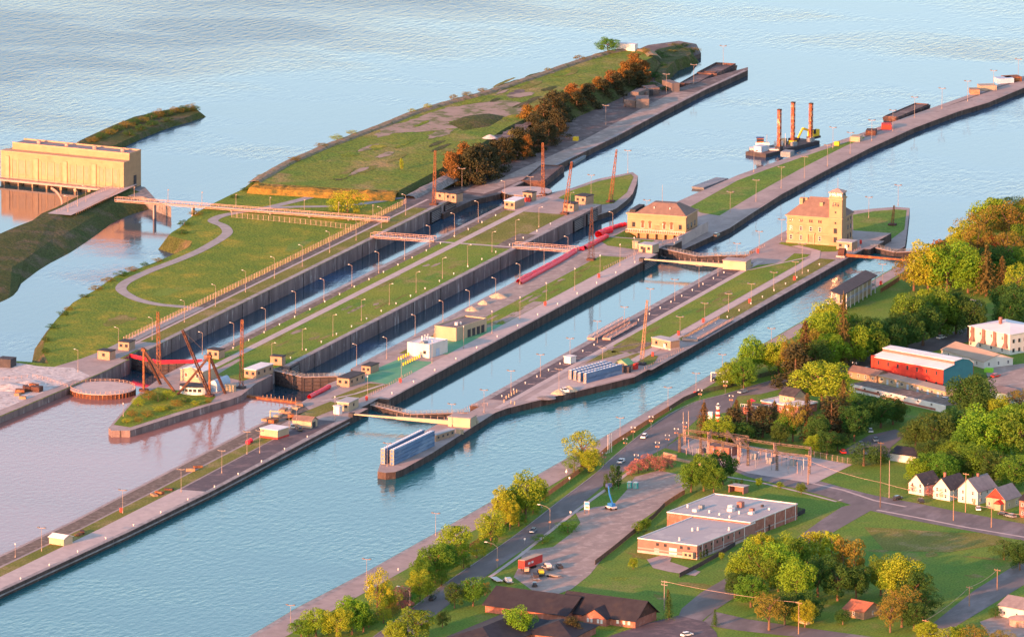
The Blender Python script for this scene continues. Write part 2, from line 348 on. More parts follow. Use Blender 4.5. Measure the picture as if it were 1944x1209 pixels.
# ================================================================== LOCK WALLS, PIERS AND GROUND
def land(name, pts, ztop, top='concrete', side='lock_wall', zb=-12):
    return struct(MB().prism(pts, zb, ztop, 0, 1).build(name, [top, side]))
def rect(x0, x1, y0, y1): return [(x0, y0), (x1, y0), (x1, y1), (x0, y1)]
# north bank with the northern lock wall
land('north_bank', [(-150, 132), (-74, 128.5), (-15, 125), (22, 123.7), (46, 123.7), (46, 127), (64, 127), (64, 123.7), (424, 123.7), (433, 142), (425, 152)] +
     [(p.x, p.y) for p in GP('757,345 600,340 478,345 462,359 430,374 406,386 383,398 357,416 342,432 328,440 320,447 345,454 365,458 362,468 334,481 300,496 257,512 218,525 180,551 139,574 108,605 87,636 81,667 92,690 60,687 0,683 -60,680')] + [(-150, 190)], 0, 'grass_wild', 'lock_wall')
# its shore skirt of rocks and scrub
SH = GP('478,345 462,359 430,374 406,386 383,398 357,416 342,432 328,440 320,447 345,454 365,458 362,468 334,481 300,496 257,512 218,525 180,551 139,574 108,605 87,636 81,667 92,690')
b = MB(); ext = []
for i, p in enumerate(SH):
    d = (SH[min(i + 1, len(SH) - 1)] - SH[max(i - 1, 0)]).normalized(); ext.append(Vector((p.x - d.y * -1 * 5.5, p.y + d.x * -1 * 5.5, -7)))
cx = sum((p for p in SH), Vector()) / len(SH)
for i in range(len(SH) - 1):
    b.face([ext[i], ext[i + 1], SH[i + 1] + Vector((0, 0, .03)), SH[i] + Vector((0, 0, .03))])
struct(b.build('shore_bank', 'bank'))
# tail of the north bank (dock level)
land('north_dock', [(400, 122), (434, 121.6), (453, 115.4), (530, 115.2), (607, 114.6), (677, 116), (735, 116.5), (791, 115), (800, 118), (762, 126), (733, 130), (738, 138), (749, 147)] +
     [(p.x, p.y) for p in GP('1289,119 1331,101 1322,84 1289,78 1230,86 1150,120', ZT)] + [(640, 170), (470, 165), (425, 160)], ZT, 'dock_dirt', 'quay_wall')
# centre island (between the two northern locks)
CIS = GP('206,812 212,817 247,817 290,803 334,789 391,771 437,758 458,750')
land('centre_island', [(p.x, p.y) for p in CIS] + [(20, 59.6), (38, 59.6), (38, 63), (56, 63), (56, 59.6), (330, 59.6), (428, 59.6), (428, 99.3), (64, 99.3), (64, 96), (46, 96), (46, 99.3), (24, 99.3)] + [(p.x, p.y) for p in GP('272,740 257,752')], 0)
land('centre_island_point', [(410, 61)] + [(p.x, p.y) for p in GP('1150,404 1170,396 1190,380 1201,368 1208,350 1211,334 1201,327 1134,340 1083,358', ZT)] + [(455, 99), (410, 98)], ZT, 'concrete', 'quay_wall')
# wall between the long north lock and the wide lock
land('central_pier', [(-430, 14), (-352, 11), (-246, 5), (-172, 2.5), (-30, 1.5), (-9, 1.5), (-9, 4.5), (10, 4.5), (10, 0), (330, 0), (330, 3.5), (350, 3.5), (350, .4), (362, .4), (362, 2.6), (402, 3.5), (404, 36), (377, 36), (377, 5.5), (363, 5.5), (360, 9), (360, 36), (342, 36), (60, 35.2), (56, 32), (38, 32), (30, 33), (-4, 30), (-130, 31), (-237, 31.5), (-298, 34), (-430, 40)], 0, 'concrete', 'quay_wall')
land('downstream_pier', [(340, .3), (414, -3.5), (450, -1.5), (496, .6), (558, .4), (618, -.7), (674, -3.8), (722, -9.8), (749, -15.5), (793, -19.3), (1000, -60), (1050, -50), (818, -8.7), (728, 4.3), (677, 11.2), (647, 15.3), (613, 21.1), (562, 29.2), (533, 33.2), (462, 37.6), (419, 40), (380, 36)], ZT, 'concrete', 'quay_wall')
# wall between the wide lock and the southern lock
DIS = [(-116, -42.8), (-93, -36), (-60, -34), (-8, -33.5), (-8, -37.5), (10, -37.5), (10, -33.5), (332, -33.5), (332, -36.5), (350, -36.5), (350, -33.6), (410, -33.6), (410, -77.25), (392, -77.25), (392, -80), (372, -80), (372, -77.25), (205, -77), (142, -77), (102, -75.3), (85, -75), (52, -63.5), (22, -52.5), (10, -48.5), (1, -47.2), (-32, -48.5), (-78, -50.4), (-108, -50.2), (-114, -49.3), (-117, -46.5)]
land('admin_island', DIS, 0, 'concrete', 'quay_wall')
land('admin_island_point', [(395, -34.2), (409, -33.5), (440, -34)] + [(p.x, p.y) for p in GP('1620,400 1660,396 1700,393 1727,395 1722,440 1718,468', ZT)] + [(392, -86), (392, -60)], ZT, 'concrete', 'quay_wall')
# the mainland
land('mainland', [(-700, -98), (-387, -97), (-337, -96.5), (-279, -99), (-168, -100.5), (-34, -101.3), (372, -101.6), (372, -105), (392, -105), (392, -101.8), (443, -104), (620, -112), (900, -150), (1400, -500), (900, -1500), (-800, -900)], 0, 'grass_deep', 'quay_wall')

# powerhouse embankment, left
EB = GP('-120,690 0,595 14,588 27,574 26,561 60,535 92,515 130,495 160,475 185,457 221,429 262,410 300,398 325,388', ZL)
ET = GP('-120,512 0,458 30,447 60,434 92,422 100,416 108,409 120,404 135,398 150,390 165,382 190,370 215,364 240,356', .3)
b = MB()
n = len(EB)
mid = [(EB[i] * .45 + ET[i] * .55) + Vector((0, 0, .5)) for i in range(n)]
low = [p + Vector((0, 0, -2)) for p in EB]
for A, B in ((low, mid), (mid, ET)):
    for i in range(n - 1): b.face([A[i], A[i + 1], B[i + 1], B[i]])
back = [p + Vector((2.5, 8, -.1)) for p in ET]; back2 = [p + Vector((4, 16, -6)) for p in ET]
for A, B in ((ET, back), (back, back2)):
    for i in range(n - 1): b.face([A[i], A[i + 1], B[i + 1], B[i]])
struct(b.build('power_canal_embankment', 'bank', smooth=True))
land('powerhouse_apron', [(p.x, p.y) for p in GP('200,366 272,368 325,388 300,378 275,350 235,345')], -1.2, 'rock', 'rock')
ribbon([(p.x, p.y) for p in GP('112,409 140,397 175,380 205,367 240,350')], 11, .45, 'powerhouse_road', 'concrete_pale')
# rip-rap patches on the embankment
for q in ('180,412 205,402 222,416 200,420', '150,430 160,428 190,452 178,455'):
    pass
# low spit behind the powerhouse
IT = GP('150,268 175,256 215,238 255,222 300,212 345,204 370,205 379,214 350,224 310,236 270,252 235,268 200,285 150,290', ZL + 2.0)
c0 = sum(IT, Vector()) / len(IT)
ib = [Vector((c0.x + (p.x - c0.x) * 1.03, c0.y + (p.y - c0.y) * 1.35, ZL - 1)) for p in IT]
struct(MB().loft(IT, ib, 0, 1).build('river_spit', ['bank', 'bank']))

# spoil mound on the north bank: flat grassy top with rough sides
MT = GP('484,347 520,350 560,352 620,356 690,360 757,362 790,345 822,328 870,302 915,272 960,243 1005,222 1050,203 1100,182 1150,160 1200,128 1240,108 1228,98 1190,95 1160,100 1137,106 1086,122 1020,145 960,165 910,181 861,193 820,205 781,217 730,238 681,256 650,268 619,279 580,296 549,309 515,328 490,342', 2.6)
MC = sum(MT, Vector()) / len(MT); ring = []
for i, p in enumerate(MT):
    a, c = MT[i - 1], MT[(i + 1) % len(MT)]; d = (c - a).normalized(); nrm = Vector((-d.y, d.x, 0))
    if nrm.dot(p - MC) < 0: nrm = -nrm
    ring.append(Vector((p.x, p.y, 0)) + nrm * 11 + Vector((0, 0, -6.6)))
struct(MB().loft(MT, ring, 1, 0).build('spoil_mound', ['grass_mound', 'bank']))
# low bumpy crest along the rim of the mound
b = MB(); rim = smoothline(MT[1:7] , 5)
def ridge(name, line, w, h, m, seed, hz=0.4):
    b = MB(); L = smoothline(line, 6); prev = None
    for i, p in enumerate(L):
        d = (L[min(i + 1, len(L) - 1)] - L[max(i - 1, 0)]); d.z = 0; d.normalize(); nr = Vector((-d.y, d.x, 0))
        k = 0.6 + .8 * abs(noise.noise(Vector((i * hz, seed, 0)))); hh = h * k
        row = [p + nr * w * .6 + Vector((0, 0, -1.5)), p + nr * w * .25 + Vector((0, 0, hh * .8)), p + Vector((0, 0, hh)), p - nr * w * .3 + Vector((0, 0, hh * .6)), p - nr * w * .6 + Vector((0, 0, -1.5))]
        if prev:
            for j in range(4): b.face([prev[j], row[j], row[j + 1], prev[j + 1]])
        prev = row
    return struct(b.build(name, m))
ridge('mound_crest', [MT[i] for i in range(16, len(MT))] + [MT[0]], 7, 1.3, 'lit_crest_earth', 1)
TP = GP('1222,110 1250,128 1240,146 1262,138 1285,116 1322,102 1318,86 1289,80 1240,90', ZT + 2.4); tc_ = sum(TP, Vector()) / len(TP)
struct(MB().loft([tc_ + (p - tc_) * .8 for p in TP], [Vector((tc_.x + (p.x - tc_.x) * 1.08, tc_.y + (p.y - tc_.y) * 1.15, ZL - .5)) for p in TP], 0, 0).build('far_tip_bank', 'bank'))
ridge('reed_bank', [p + Vector((-5, -1, -1.6)) for p in MT[0:6]], 12, 2.4, 'reed', 2, 1.3)
ridge('rock_bank', [p + Vector((-3, -6, -2.2)) for p in MT[5:9]], 7, 1.6, 'rock', 3, 2.1)
# bare ground, dips and mounds on top of it
for k, s in enumerate(('705,255 740,240 800,222 850,205 930,193 985,197 1010,207 960,222 900,230 850,228 870,242 800,250 740,256 715,262', '930,262 960,250 990,235 1010,230 1000,250 960,268', '960,178 990,170 1000,180 970,186')):
    sheet('bare_ground', [(p.x + 5 * noise.noise(Vector((p.x * .09, p.y * .09, 1))) + 2 * noise.noise(Vector((p.x * .3, p.y * .3, 2))), p.y + 4 * noise.noise(Vector((p.x * .09, p.y * .09, 5))) + 2 * noise.noise(Vector((p.x * .3, p.y * .3, 7)))) for p in smoothline([*GP(s, 2.6), GP(s, 2.6)[0]], 8)[:-1]], 2.64 + .01 * k, 'dock_dirt' if k else 'bare_soil')
for k, s in enumerate(('850,235 880,222 930,216 960,222 930,240 880,248', '1000,228 1040,212 1060,214 1030,232')):
    P = GP(s, 2.6); c = sum(P, Vector()) / len(P)
    T = [c + (p - c) * .5 + Vector((0, 0, 1.6)) for p in P]
    struct(MB().loft(T, P, 0, 0).build('scrub_heap', 'bank', smooth=True))

# ---------------------------------------------------------------- ground covers (thin layers, each proud of the one below)
def cover(name, x0, x1, y0, y1, m, z=.05): return sheet(name, rect(x0, x1, y0, y1), z, m)
# north bank
cover('coping', 66, 422, 123.9, 126.2, 'coping', .07); cover('grass_strip', 70, 415, 126.2, 133, 'grass_worn', .04)
cover('walkway', 60, 412, 133, 134.3, 'concrete_pale', .08); cover('dirt_strip', 60, 415, 134.3, 138.5, 'dirt', .04)
sheet('lock_apron', [(-60, 128), (22, 124), (44, 124), (46, 128), (64, 128), (66, 124), (80, 124), (80, 138), (40, 142), (0, 150), (-60, 150)], .05, 'concrete')
sheet('lock_apron', [(392, 124), (424, 124), (432, 141), (424, 150), (404, 142), (392, 138)], .05, 'dock_dirt')
sheet('quay_rubble', [(-150, 133), (-74, 129.5), (-16, 126), (10, 126), (22, 138), (20, 152), (26, 170), (-60, 176), (-150, 186)], .06, 'pale_rubble')
sheet('quay_deck', [(-150, 132.6), (-74, 129), (-15, 125.4), (0, 125), (0, 129), (-15, 130), (-74, 134), (-150, 138)], .10, 'concrete')
ribbon(smoothline(GP('372,585 330,581 300,578 268,571 246,562 230,550 236,538 262,524 295,510 335,495 375,478 403,463 424,450 432,440 424,429 404,420 418,411 450,404 500,396 540,387 580,377 615,366')), 4.6, .07, 'gravel_road', 'road_gravel')
ribbon(smoothline(GP('500,396 560,393 620,392 680,388 730,381 780,371 812,358 840,346')), 4.2, .075, 'gravel_road', 'road_gravel')
ribbon(smoothline(GP('378,583 340,601 300,620 258,641 215,662 180,680')), 5.0, .08, 'gravel_road', 'road_gravel')
for s in ('135,583 160,565 170,572 150,590', '160,640 175,632 185,640 165,648', '230,612 250,608 246,618', '350,425 362,420 370,428 356,433'): pass
# north dock
ribbon([(p.x, p.y) for p in smoothline(GP('900,366 960,345 1010,322 1070,296 1150,256 1230,212 1300,175', ZT))], 10, ZT + .05, 'dock_road', 'gravel')
sheet('dock_kerb', [(455, 115.6), (530, 115.5), (607, 114.9), (677, 116.3), (735, 116.8), (791, 115.3), (791, 117), (735, 118.6), (677, 118.2), (607, 117), (530, 117.4), (455, 117.6)], ZT + .09, 'coping')
# centre island
cover('coping', 60, 424, 59.8, 62.0, 'coping', .07); cover('coping', 68, 424, 97.0, 99.1, 'coping', .07)
cover('grass_lawn', 62, 330, 62.0, 93.6, 'grass', .04); cover('dirt_strip', 70, 420, 93.6, 97, 'dirt', .045)
cover('grass_lawn', 330, 400, 66, 93.6, 'grass_worn', .04); cover('lock_apron', 400, 426, 62, 97, 'concrete', .035)
cover('bare_ground', 318, 352, 62.2, 70, 'dirt', .06)
sheet('grass_lawn', [(18, 84), (62, 84), (62, 94), (30, 95.5)], .04, 'grass'); sheet('grass_lawn', [(22, 66), (62, 62), (62, 82), (30, 80)], .042, 'grass_deep')
ribbon([(10, 87), (426, 87), (436, 86)], 3.4, .09, 'footpath', 'concrete_pale'); ribbon([(322, 61), (322, 98)], 2.4, .10, 'footpath', 'concrete_pale')
ribbon([(322, 34), (322, 12), (327, 9)], 2.4, .10, 'footpath', 'concrete_pale')
TIP = GP('216,806 262,752 300,735 345,742 410,752 400,764 334,783 247,811')
sheet('overgrown_point', [(p.x, p.y) for p in TIP], .06, 'grass_wild')
sheet('grass_point', [(p.x, p.y) for p in GP('1060,376 1083,363 1134,345 1198,331 1203,336 1190,366 1165,386 1120,392', ZT)], ZT + .05, 'grass')
# central pier
cover('walkway', 12, 330, 1.0, 9.2, 'concrete_pale', .06); cover('coping', 12, 330, .1, 1.0, 'coping', .08)
cover('grass_lawn', 150, 318, 9.4, 21.2, 'grass', .04); cover('bare_ground', 170, 215, 9.6, 14, 'gravel', .06)
cover('gravel_strip', 90, 330, 22, 31.5, 'gravel', .045); cover('coping', 62, 338, 33.2, 35.0, 'coping', .07); cover('grass_lawn', 95, 150, 22, 28, 'grass_worn', .055)
sheet('green_surface', [(36, 9.2), (84, 9.2), (84, 24), (60, 26), (40, 22)], .07, 'green_turf'); sheet('green_surface', [(100, 9.2), (165, 9.2), (160, 20), (100, 22)], .07, 'green_turf')
sheet('grass_lawn', [(2, 12), (36, 10), (36, 18), (4, 22)], .05, 'grass_worn'); ribbon([(-3, 23), (15, 16), (36, 12)], 1.4, .08, 'footpath', 'concrete_pale')
sheet('grass_lawn', [(-44, 16), (-6, 12), (-2, 20), (-40, 24)], .05, 'grass_worn')
cover('asphalt_apron', -172, -36, 4.6, 14.5, 'asphalt_dark', .05); sheet('new_concrete', [(-430, 16), (-352, 13), (-246, 7), (-172, 4.6), (-172, 15.5), (-246, 17), (-352, 21), (-430, 24)], .06, 'concrete_pale')
sheet('coping', [(-430, 14.2), (-352, 11.2), (-246, 5.2), (-172, 2.7), (-30, 1.7), (-30, 4.0), (-172, 4.6), (-246, 7), (-352, 13), (-430, 16)], .08, 'coping')
sheet('grass_strip', [(-430, 24), (-352, 21), (-246, 17), (-172, 15.5), (-60, 15), (-60, 21), (-172, 22), (-246, 23), (-352, 27), (-430, 31)], .05, 'grass_worn')
sheet('dirt_strip', [(-430, 32), (-352, 28.5), (-246, 24), (-172, 23), (-20, 22), (-10, 28.5), (-130, 29.5), (-237, 30), (-298, 32.4), (-430, 38)], .05, 'dirt')
land('sunken_yard_edge', [(358, 30.5), (380, 30.5), (380, 35.9), (358, 35.9)], -.02)
b = MB(); b.face([(359, 4, -3.0), (378, 4, -3.0), (378, 31, -3.0), (359, 31, -3.0)]); b.face([(359.6, 5, .02), (365, 5, -2.95), (365, 30.6, -2.95), (359.6, 30.6, .02)]); b.face([(360, 30.5, 0), (360, 24, -2.9), (377, 24, -2.9), (377, 30.5, 0)]); struct(b.build('sunken_yard', 'grass'))
sheet('grass_lawn', [(336, 12), (358, 11), (358, 33), (350, 33), (340, 26)], .05, 'grass')
sheet('grass_lawn', [(p.x, p.y) for p in GP('1310,393 1400,343 1456,322 1557,287 1640,260 1648,273 1560,315 1470,365 1380,412 1330,404', ZT)], ZT + .05, 'grass_deep')
sheet('pier_deck', [(420, -1), (496, 1.2), (558, 1), (618, 0), (674, -3), (722, -9), (749, -14.6), (793, -18.4), (1000, -59), (1000, -51), (793, -9), (749, -4), (722, 1), (674, 7), (618, 11), (558, 12), (496, 11.5), (420, 9)], ZT + .07, 'concrete')
sheet('pier_yard', [(p.x, p.y) for p in GP('1640,255 1700,238 1790,205 1930,152 1944,160 1800,212 1700,252 1650,272', ZT)], ZT + .055, 'dock_dirt')
# admin island
cover('coping', 12, 330, -36.5, -33.7, 'coping', .07); cover('asphalt_strip', 24, 326, -44, -36.5, 'asphalt_dark', .05); cover('walkway', 8, 330, -46.6, -44, 'concrete_pale', .06)
sheet('grass_lawn', [(140, -46.6), (322, -46.6), (330, -55), (352, -53), (352, -60), (330, -62), (140, -62), (128, -58)], .05, 'grass'); cover('bare_ground', 130, 152, -60, -48, 'dirt', .065)
ribbon([(60, -64.4), (345, -64.4), (360, -60), (368, -48)], 4.0, .09, 'footpath', 'concrete_pale'); ribbon([(310, -47), (345, -61)], 1.2, .10, 'footpath', 'concrete_pale')
cover('grass_strip', 160, 345, -73.6, -66.6, 'grass_worn', .045); cover('coping', 100, 370, -77.0, -73.8, 'coping', .07)
for s in ('1175,658 1192,640 1222,650', '1165,662 1220,652 1205,662 1160,670', '1110,690 1155,664 1185,670 1135,684', '1170,684 1210,670 1250,676 1240,692 1205,693'):
    sheet('grass_patch', [(p.x, p.y) for p in GP(s)], .075, 'grass_worn')
sheet('storage_pad', [(26, -50), (90, -50), (90, -74), (84, -73.2), (52, -61.8), (26, -52.6)], .06, 'concrete_pale')
sheet('grass_lawn', [(358, -60), (370, -40), (374, -40), (374, -70), (362, -68)], .05, 'grass')
sheet('grass_point', [(p.x, p.y) for p in GP('1619,408 1660,401 1700,398 1721,399 1717,436 1690,456 1620,442', ZT)], ZT + .05, 'grass_deep')
# mainland: canal walk, road, side streets, yards
sheet('canal_walk', [(-700, -99), (-387, -97.4), (-337, -97), (-279, -99.4), (-168, -101), (-34, -101.7), (150, -102), (392, -102.2), (392, -108), (150, -108.5), (60, -108), (20, -108.4), (-34, -109.5), (-80, -112), (-168, -112), (-279, -111), (-387, -109), (-700, -110)], .05, 'concrete')
sheet('canal_coping', [(-700, -98.2), (-387, -97.2), (-337, -96.8), (-279, -99.2), (-168, -100.8), (-34, -101.5), (150, -101.8), (150, -103.2), (-34, -102.9), (-168, -102.2), (-279, -100.6), (-387, -98.8), (-700, -100)], .09, 'coping')
RL = GP('600,1290 716,1204 790,1149 852,1103 972,1021 1060,953 1135,896 1154,877 1215,826 1270,787 1324,762 1375,749 1460,724 1516,710 1655,674 1824,626 1960,585')
RRt = GP('1990,610 1840,648 1700,687 1655,699 1608,705 1516,730 1444,748 1400,752 1385,782 1330,790 1290,826 1262,850 1205,880 1146,921 1054,1000 939,1081 825,1168 690,1290')
sheet('avenue_road', [(p.x, p.y) for p in RL + RRt], .06, 'asphalt')
def kerb(name, pts, off, w=.35):
    L = smoothline(pts, 3); b = MB(); out = []
    for i, p in enumerate(L):
        d = (L[min(i + 1, len(L) - 1)] - L[max(i - 1, 0)]).normalized(); out.append((p + Vector((-d.y, d.x, 0)) * off, p + Vector((-d.y, d.x, 0)) * (off + w)))
    for i in range(len(out) - 1):
        a, c = out[i]; a2, c2 = out[i + 1]
        b.hexa([(*a[:2], 0), (*c[:2], 0), (*c2[:2], 0), (*a2[:2], 0), (*a[:2], .14), (*c[:2], .14), (*c2[:2], .14), (*a2[:2], .14)])
    return struct(b.build(name, 'coping'))
kerb('kerb', RL[:15], .0)
ST = GP('1262,850 1330,868 1420,905 1490,922 1560,940 1640,966 1720,985 1800,1000 1944,1026 2010,1040')
ST2 = GP('2010,1010 1944,994 1830,973 1740,955 1660,940 1610,928 1560,914 1480,897 1420,877 1340,846 1300,825')
sheet('side_street', [(p.x, p.y) for p in ST + ST2], .065, 'asphalt')
sheet('side_street', [(p.x, p.y) for p in GP('1598,962 1655,950 1660,965 1590,1005 1520,1050 1440,1105 1400,1130 1355,1160 1330,1180 1300,1190 1288,1170 1294,1155 1330,1125 1390,1090 1440,1070 1500,1030 1555,990')], .075, 'asphalt')
sheet('back_lane', [(p.x, p.y) for p in GP('1355,1160 1420,1175 1520,1190 1660,1209 1660,1226 1560,1214 1400,1196 1330,1185')], .07, 'asphalt')
sheet('car_park', [(p.x, p.y) for p in GP('1288,1168 1340,1180 1360,1200 1370,1240 1080,1240 1160,1206 1230,1182')], .08, 'asphalt_dark')
sheet('corner_street', [(p.x, p.y) for p in GP('1944,1062 2020,1020 2020,1075 1944,1110 1820,1185 1780,1230 1730,1230 1762,1190 1850,1120')], .07, 'asphalt')
sheet('gravel_lot', [(p.x, p.y) for p in GP('990,1046 1050,1038 1082,1014 1102,992 1092,972 1130,962 1165,958 1190,930 1205,905 1250,893 1304,903 1310,922 1265,955 1215,990 1180,1030 1140,1065 1120,1090 1085,1118 1050,1130 1010,1120 975,1095 990,1065')], .07, 'gravel')
ribbon(GP('930,1095 985,1056 1040,1012 1100,965 1160,922 1200,892'), 1.5, .10, 'pavement', 'concrete_pale')
ribbon(GP('1380,905 1440,915 1520,934 1588,952 1598,948'), 1.4, .10, 'pavement', 'concrete_pale')
ribbon(GP('1530,915 1600,930 1660,950 1720,962'), 1.4, .10, 'pavement', 'concrete_pale'); ribbon(GP('1665,968 1740,982 1830,1000 1960,1022'), 1.4, .10, 'pavement', 'concrete_pale')
sheet('yard', [(p.x, p.y) for p in GP('1228,1062 1262,1052 1275,1058 1272,1066 1330,1085 1320,1093 1270,1085 1240,1078')], .09, 'concrete')
sheet('substation_yard', [(p.x, p.y) for p in GP('1290,850 1320,832 1400,842 1540,868 1618,882 1545,918 1420,898')], .09, 'concrete_pale')
sheet('courtyard', [(p.x, p.y) for p in GP('1680,748 1720,735 1800,748 1795,770 1740,768')], .09, 'asphalt_dark')
sheet('parking_yard', [(p.x, p.y) for p in GP('1590,862 1650,826 1700,815 1720,825 1690,850 1700,870 1640,862')], .09, 'asphalt')
sheet('parking_yard', [(p.x, p.y) for p in GP('1870,700 1944,690 1990,700 1960,745 1880,735')], .09, 'gravel')
sheet('worn_field', [(p.x, p.y) for p in GP('1640,1000 1700,1003 1800,1010 1880,1012 1920,1030 1800,1048 1680,1045')], .05, 'grass_worn')
sheet('driveway', [(p.x, p.y) for p in GP('1860,1180 1944,1150 1990,1160 1960,1209 1880,1209')], .09, 'gravel')
ribbon(GP('1580,668 1620,662 1650,668'), 3, .1, 'park_path', 'concrete_pale')

# worn, dry and weedy patches on the lawns
rp = random.Random(21)
def patch(cx, cy, rx, ry, m, z, ang=0.0):
    pts = []
    for i in range(22):
        t = 2 * math.pi * i / 22; k = 1 + .55 * noise.noise(Vector((math.cos(t) * 1.6 + cx, math.sin(t) * 1.6 + cy, 0)))
        x, y = rx * k * math.cos(t), ry * k * math.sin(t); pts.append((cx + x * math.cos(ang) - y * math.sin(ang), cy + x * math.sin(ang) + y * math.cos(ang)))
    return sheet('worn_patch', pts, z, m)
for k in range(26): patch(rp.uniform(70, 300), rp.uniform(66, 92), rp.uniform(3, 9), rp.uniform(.6, 1.6), ('grass_worn', 'grass_deep', 'bare_soil')[k % 3], .055 + .0006 * k)
for k in range(14): patch(rp.uniform(155, 310), rp.uniform(11, 19), rp.uniform(3, 9), rp.uniform(.6, 1.6), ('grass_worn', 'bare_soil')[k % 2], .075 + .0006 * k)
for k in range(14): patch(rp.uniform(165, 320), rp.uniform(-59, -49), rp.uniform(3, 10), rp.uniform(.8, 2.0), ('grass_worn', 'grass_deep')[k % 2], .07 + .0006 * k)
for k in range(34): patch(rp.uniform(430, 740), rp.uniform(160, 200), rp.uniform(5, 16), rp.uniform(1.2, 4), ('grass_wild', 'bare_soil', 'grass_worn', 'bank')[k % 4], 2.70 + .0012 * k)
for k in range(24): p = G(rp.uniform(150, 620), rp.uniform(420, 640)); (142 < p.y < 166 and p.x > 60) and patch(p.x, p.y, rp.uniform(4, 12), rp.uniform(1.5, 5), ('grass', 'grass_worn', 'grass_deep')[k % 3], .012 + .0008 * k)
for k in range(40):
    p = G(rp.uniform(1080, 1940), rp.uniform(980, 1200)); patch(p.x, p.y, rp.uniform(2.5, 8), rp.uniform(1.5, 5), ('grass_worn', 'grass', 'grass_wild')[k % 3], .012 + .0008 * k, rp.uniform(0, 3))
# ladders let into the lock walls, and a ledge on the upstream pier
def wall_ladders(par, xs, y, z0):
    for x in xs:
        b = MB(); b.box(x - .45, x + .45, y - .06, y + .3, z0, -.15); b.build('ladder_recess', 'dark_steel', par)
        r_ = MB()
        for k in range(int(-z0 / .6)): r_.box(x - .35, x + .35, y - .12, y - .06, -.5 - k * .6, -.42 - k * .6)
        stuff(r_.build('ladder_rungs', 'rust', par))
D_ = bpy.data.objects
wall_ladders(D_['north_bank'], [90 + 36 * i + (i % 3) * 3 for i in range(9)], 123.7, -6.4); wall_ladders(D_['centre_island'], [84 + 36 * i + (i % 2) * 4 for i in range(9)], 59.6, -6.4)
wall_ladders(D_['central_pier'], [28 + 38 * i + (i % 2) * 4 for i in range(8)], 0, -4.2)
LG = [(-430, 14), (-352, 11), (-246, 5), (-172, 2.5), (-30, 1.5)]
for i in range(4):
    (xa, ya), (xb, yb) = LG[i], LG[i + 1]; b = MB(); b.hexa([(xa, ya - .45, -1.6), (xb, yb - .45, -1.6), (xb, yb, -1.6), (xa, ya, -1.6), (xa, ya - .45, -1.2), (xb, yb - .45, -1.2), (xb, yb, -1.2), (xa, ya, -1.2)]); b.build('ledge', 'coping', D_['central_pier'])
# ================================================================== SHARED BUILDERS
WIN = {}
def win_meshes(w, h, kind):
    k = (round(w, 2), round(h, 2), kind)
    if k not in WIN:
        t = .12
        f = MB(); f.box(-.06, .05, -w / 2, w / 2, 0, t); f.box(-.06, .05, -w / 2, w / 2, h - t, h); f.box(-.06, .05, -w / 2, -w / 2 + t, t, h - t); f.box(-.06, .05, w / 2 - t, w / 2, t, h - t)
        if kind == 'sash': f.box(-.05, .05, -w / 2 + t, w / 2 - t, h / 2 - .05, h / 2 + .05)
        p = MB(); p.box(-.02, .03, -w / 2 + t, w / 2 - t, t, h - t)
        WIN[k] = (f.mesh('window', {'dark': 'dark_steel', 'stone': 'limestone_trim'}.get(kind, 'white')), p.mesh('pane', {'warm': 'glass_warm', 'stone': 'booth_brick'}.get(kind, 'glass')))
    return WIN[k]
def window(par, face, u, z, w, h, lx, ly, kind='sash', name='window'):
    """face 'W' = the x=0 wall, 'S' = the y=0 wall, 'N' = the y=ly wall; u = metres along the wall"""
    fm, pm = win_meshes(w, h, kind)
    o = bpy.data.objects.new(name, fm); col.objects.link(o); o.parent = par
    if face == 'W': o.location = (-.03, u, z)
    elif face == 'S': o.location = (u, -.03, z); o.rotation_euler = (0, 0, math.pi / 2)
    else: o.location = (u, ly + .03, z); o.rotation_euler = (0, 0, -math.pi / 2)
    p = bpy.data.objects.new('pane', pm); col.objects.link(p); p.parent = o
    return o
def door(par, face, u, w, h, m='wood', z=0):
    b = MB(); b.box(-.08, .04, -w / 2, w / 2, 0, h); b.box(-.1, -.075, -w / 2 - .12, -w / 2, 0, h + .12); b.box(-.1, -.075, w / 2, w / 2 + .12, 0, h + .12)
    o = b.build('door', m, par)
    if face == 'W': o.location = (0, u, z)
    else: o.location = (u, 0, z); o.rotation_euler = (0, 0, math.pi / 2)
    k = MB(); k.box(-.16, -.08, w * .3, w * .3 + .08, h * .45, h * .5); k.build('handle', 'dark_steel', o)
    return o
def frame3(Lp, Np, Rp, z=0.0):        # surveyed left, near and right base corners -> origin, heading, length, width
    L, N, Rr = G(*Lp, z), G(*Np, z), G(*Rp, z)
    a = math.atan2((Rr - N).y, (Rr - N).x); b2 = math.atan2((L - N).y, (L - N).x) - math.pi / 2
    wl = (Rr - N).length; ww = (L - N).length
    d = (a - b2 + math.pi) % (2 * math.pi) - math.pi
    ang = b2 + d * (wl / (wl + 3 * ww))   # the wide face is surveyed best
    e1 = Vector((math.cos(ang), math.sin(ang), 0)); e2 = Vector((-e1.y, e1.x, 0))
    return N, ang, max(abs((Rr - N).dot(e1)), 1.0), abs((L - N).dot(e2))
def flat_roof(par, lx, ly, h, m, over=.25, th=.3, par_h=0.0, pm=None):
    if par_h > 0:
        r = MB().box(.2, lx - .2, .2, ly - .2, h - .1, h + .05).build('roof', m, par)
        p = MB(); t = .3; H = h + par_h
        p.box(-over, lx + over, -over, -over + t, h, H); p.box(-over, lx + over, ly + over - t, ly + over, h, H); p.box(-over, -over + t, -over + t, ly + over - t, h, H); p.box(lx + over - t, lx + over, -over + t, ly + over - t, h, H)
        p.build('parapet', pm or m, r)
    else: r = MB().box(-over, lx + over, -over, ly + over, h, h + th).build('roof', m, par)
    return r
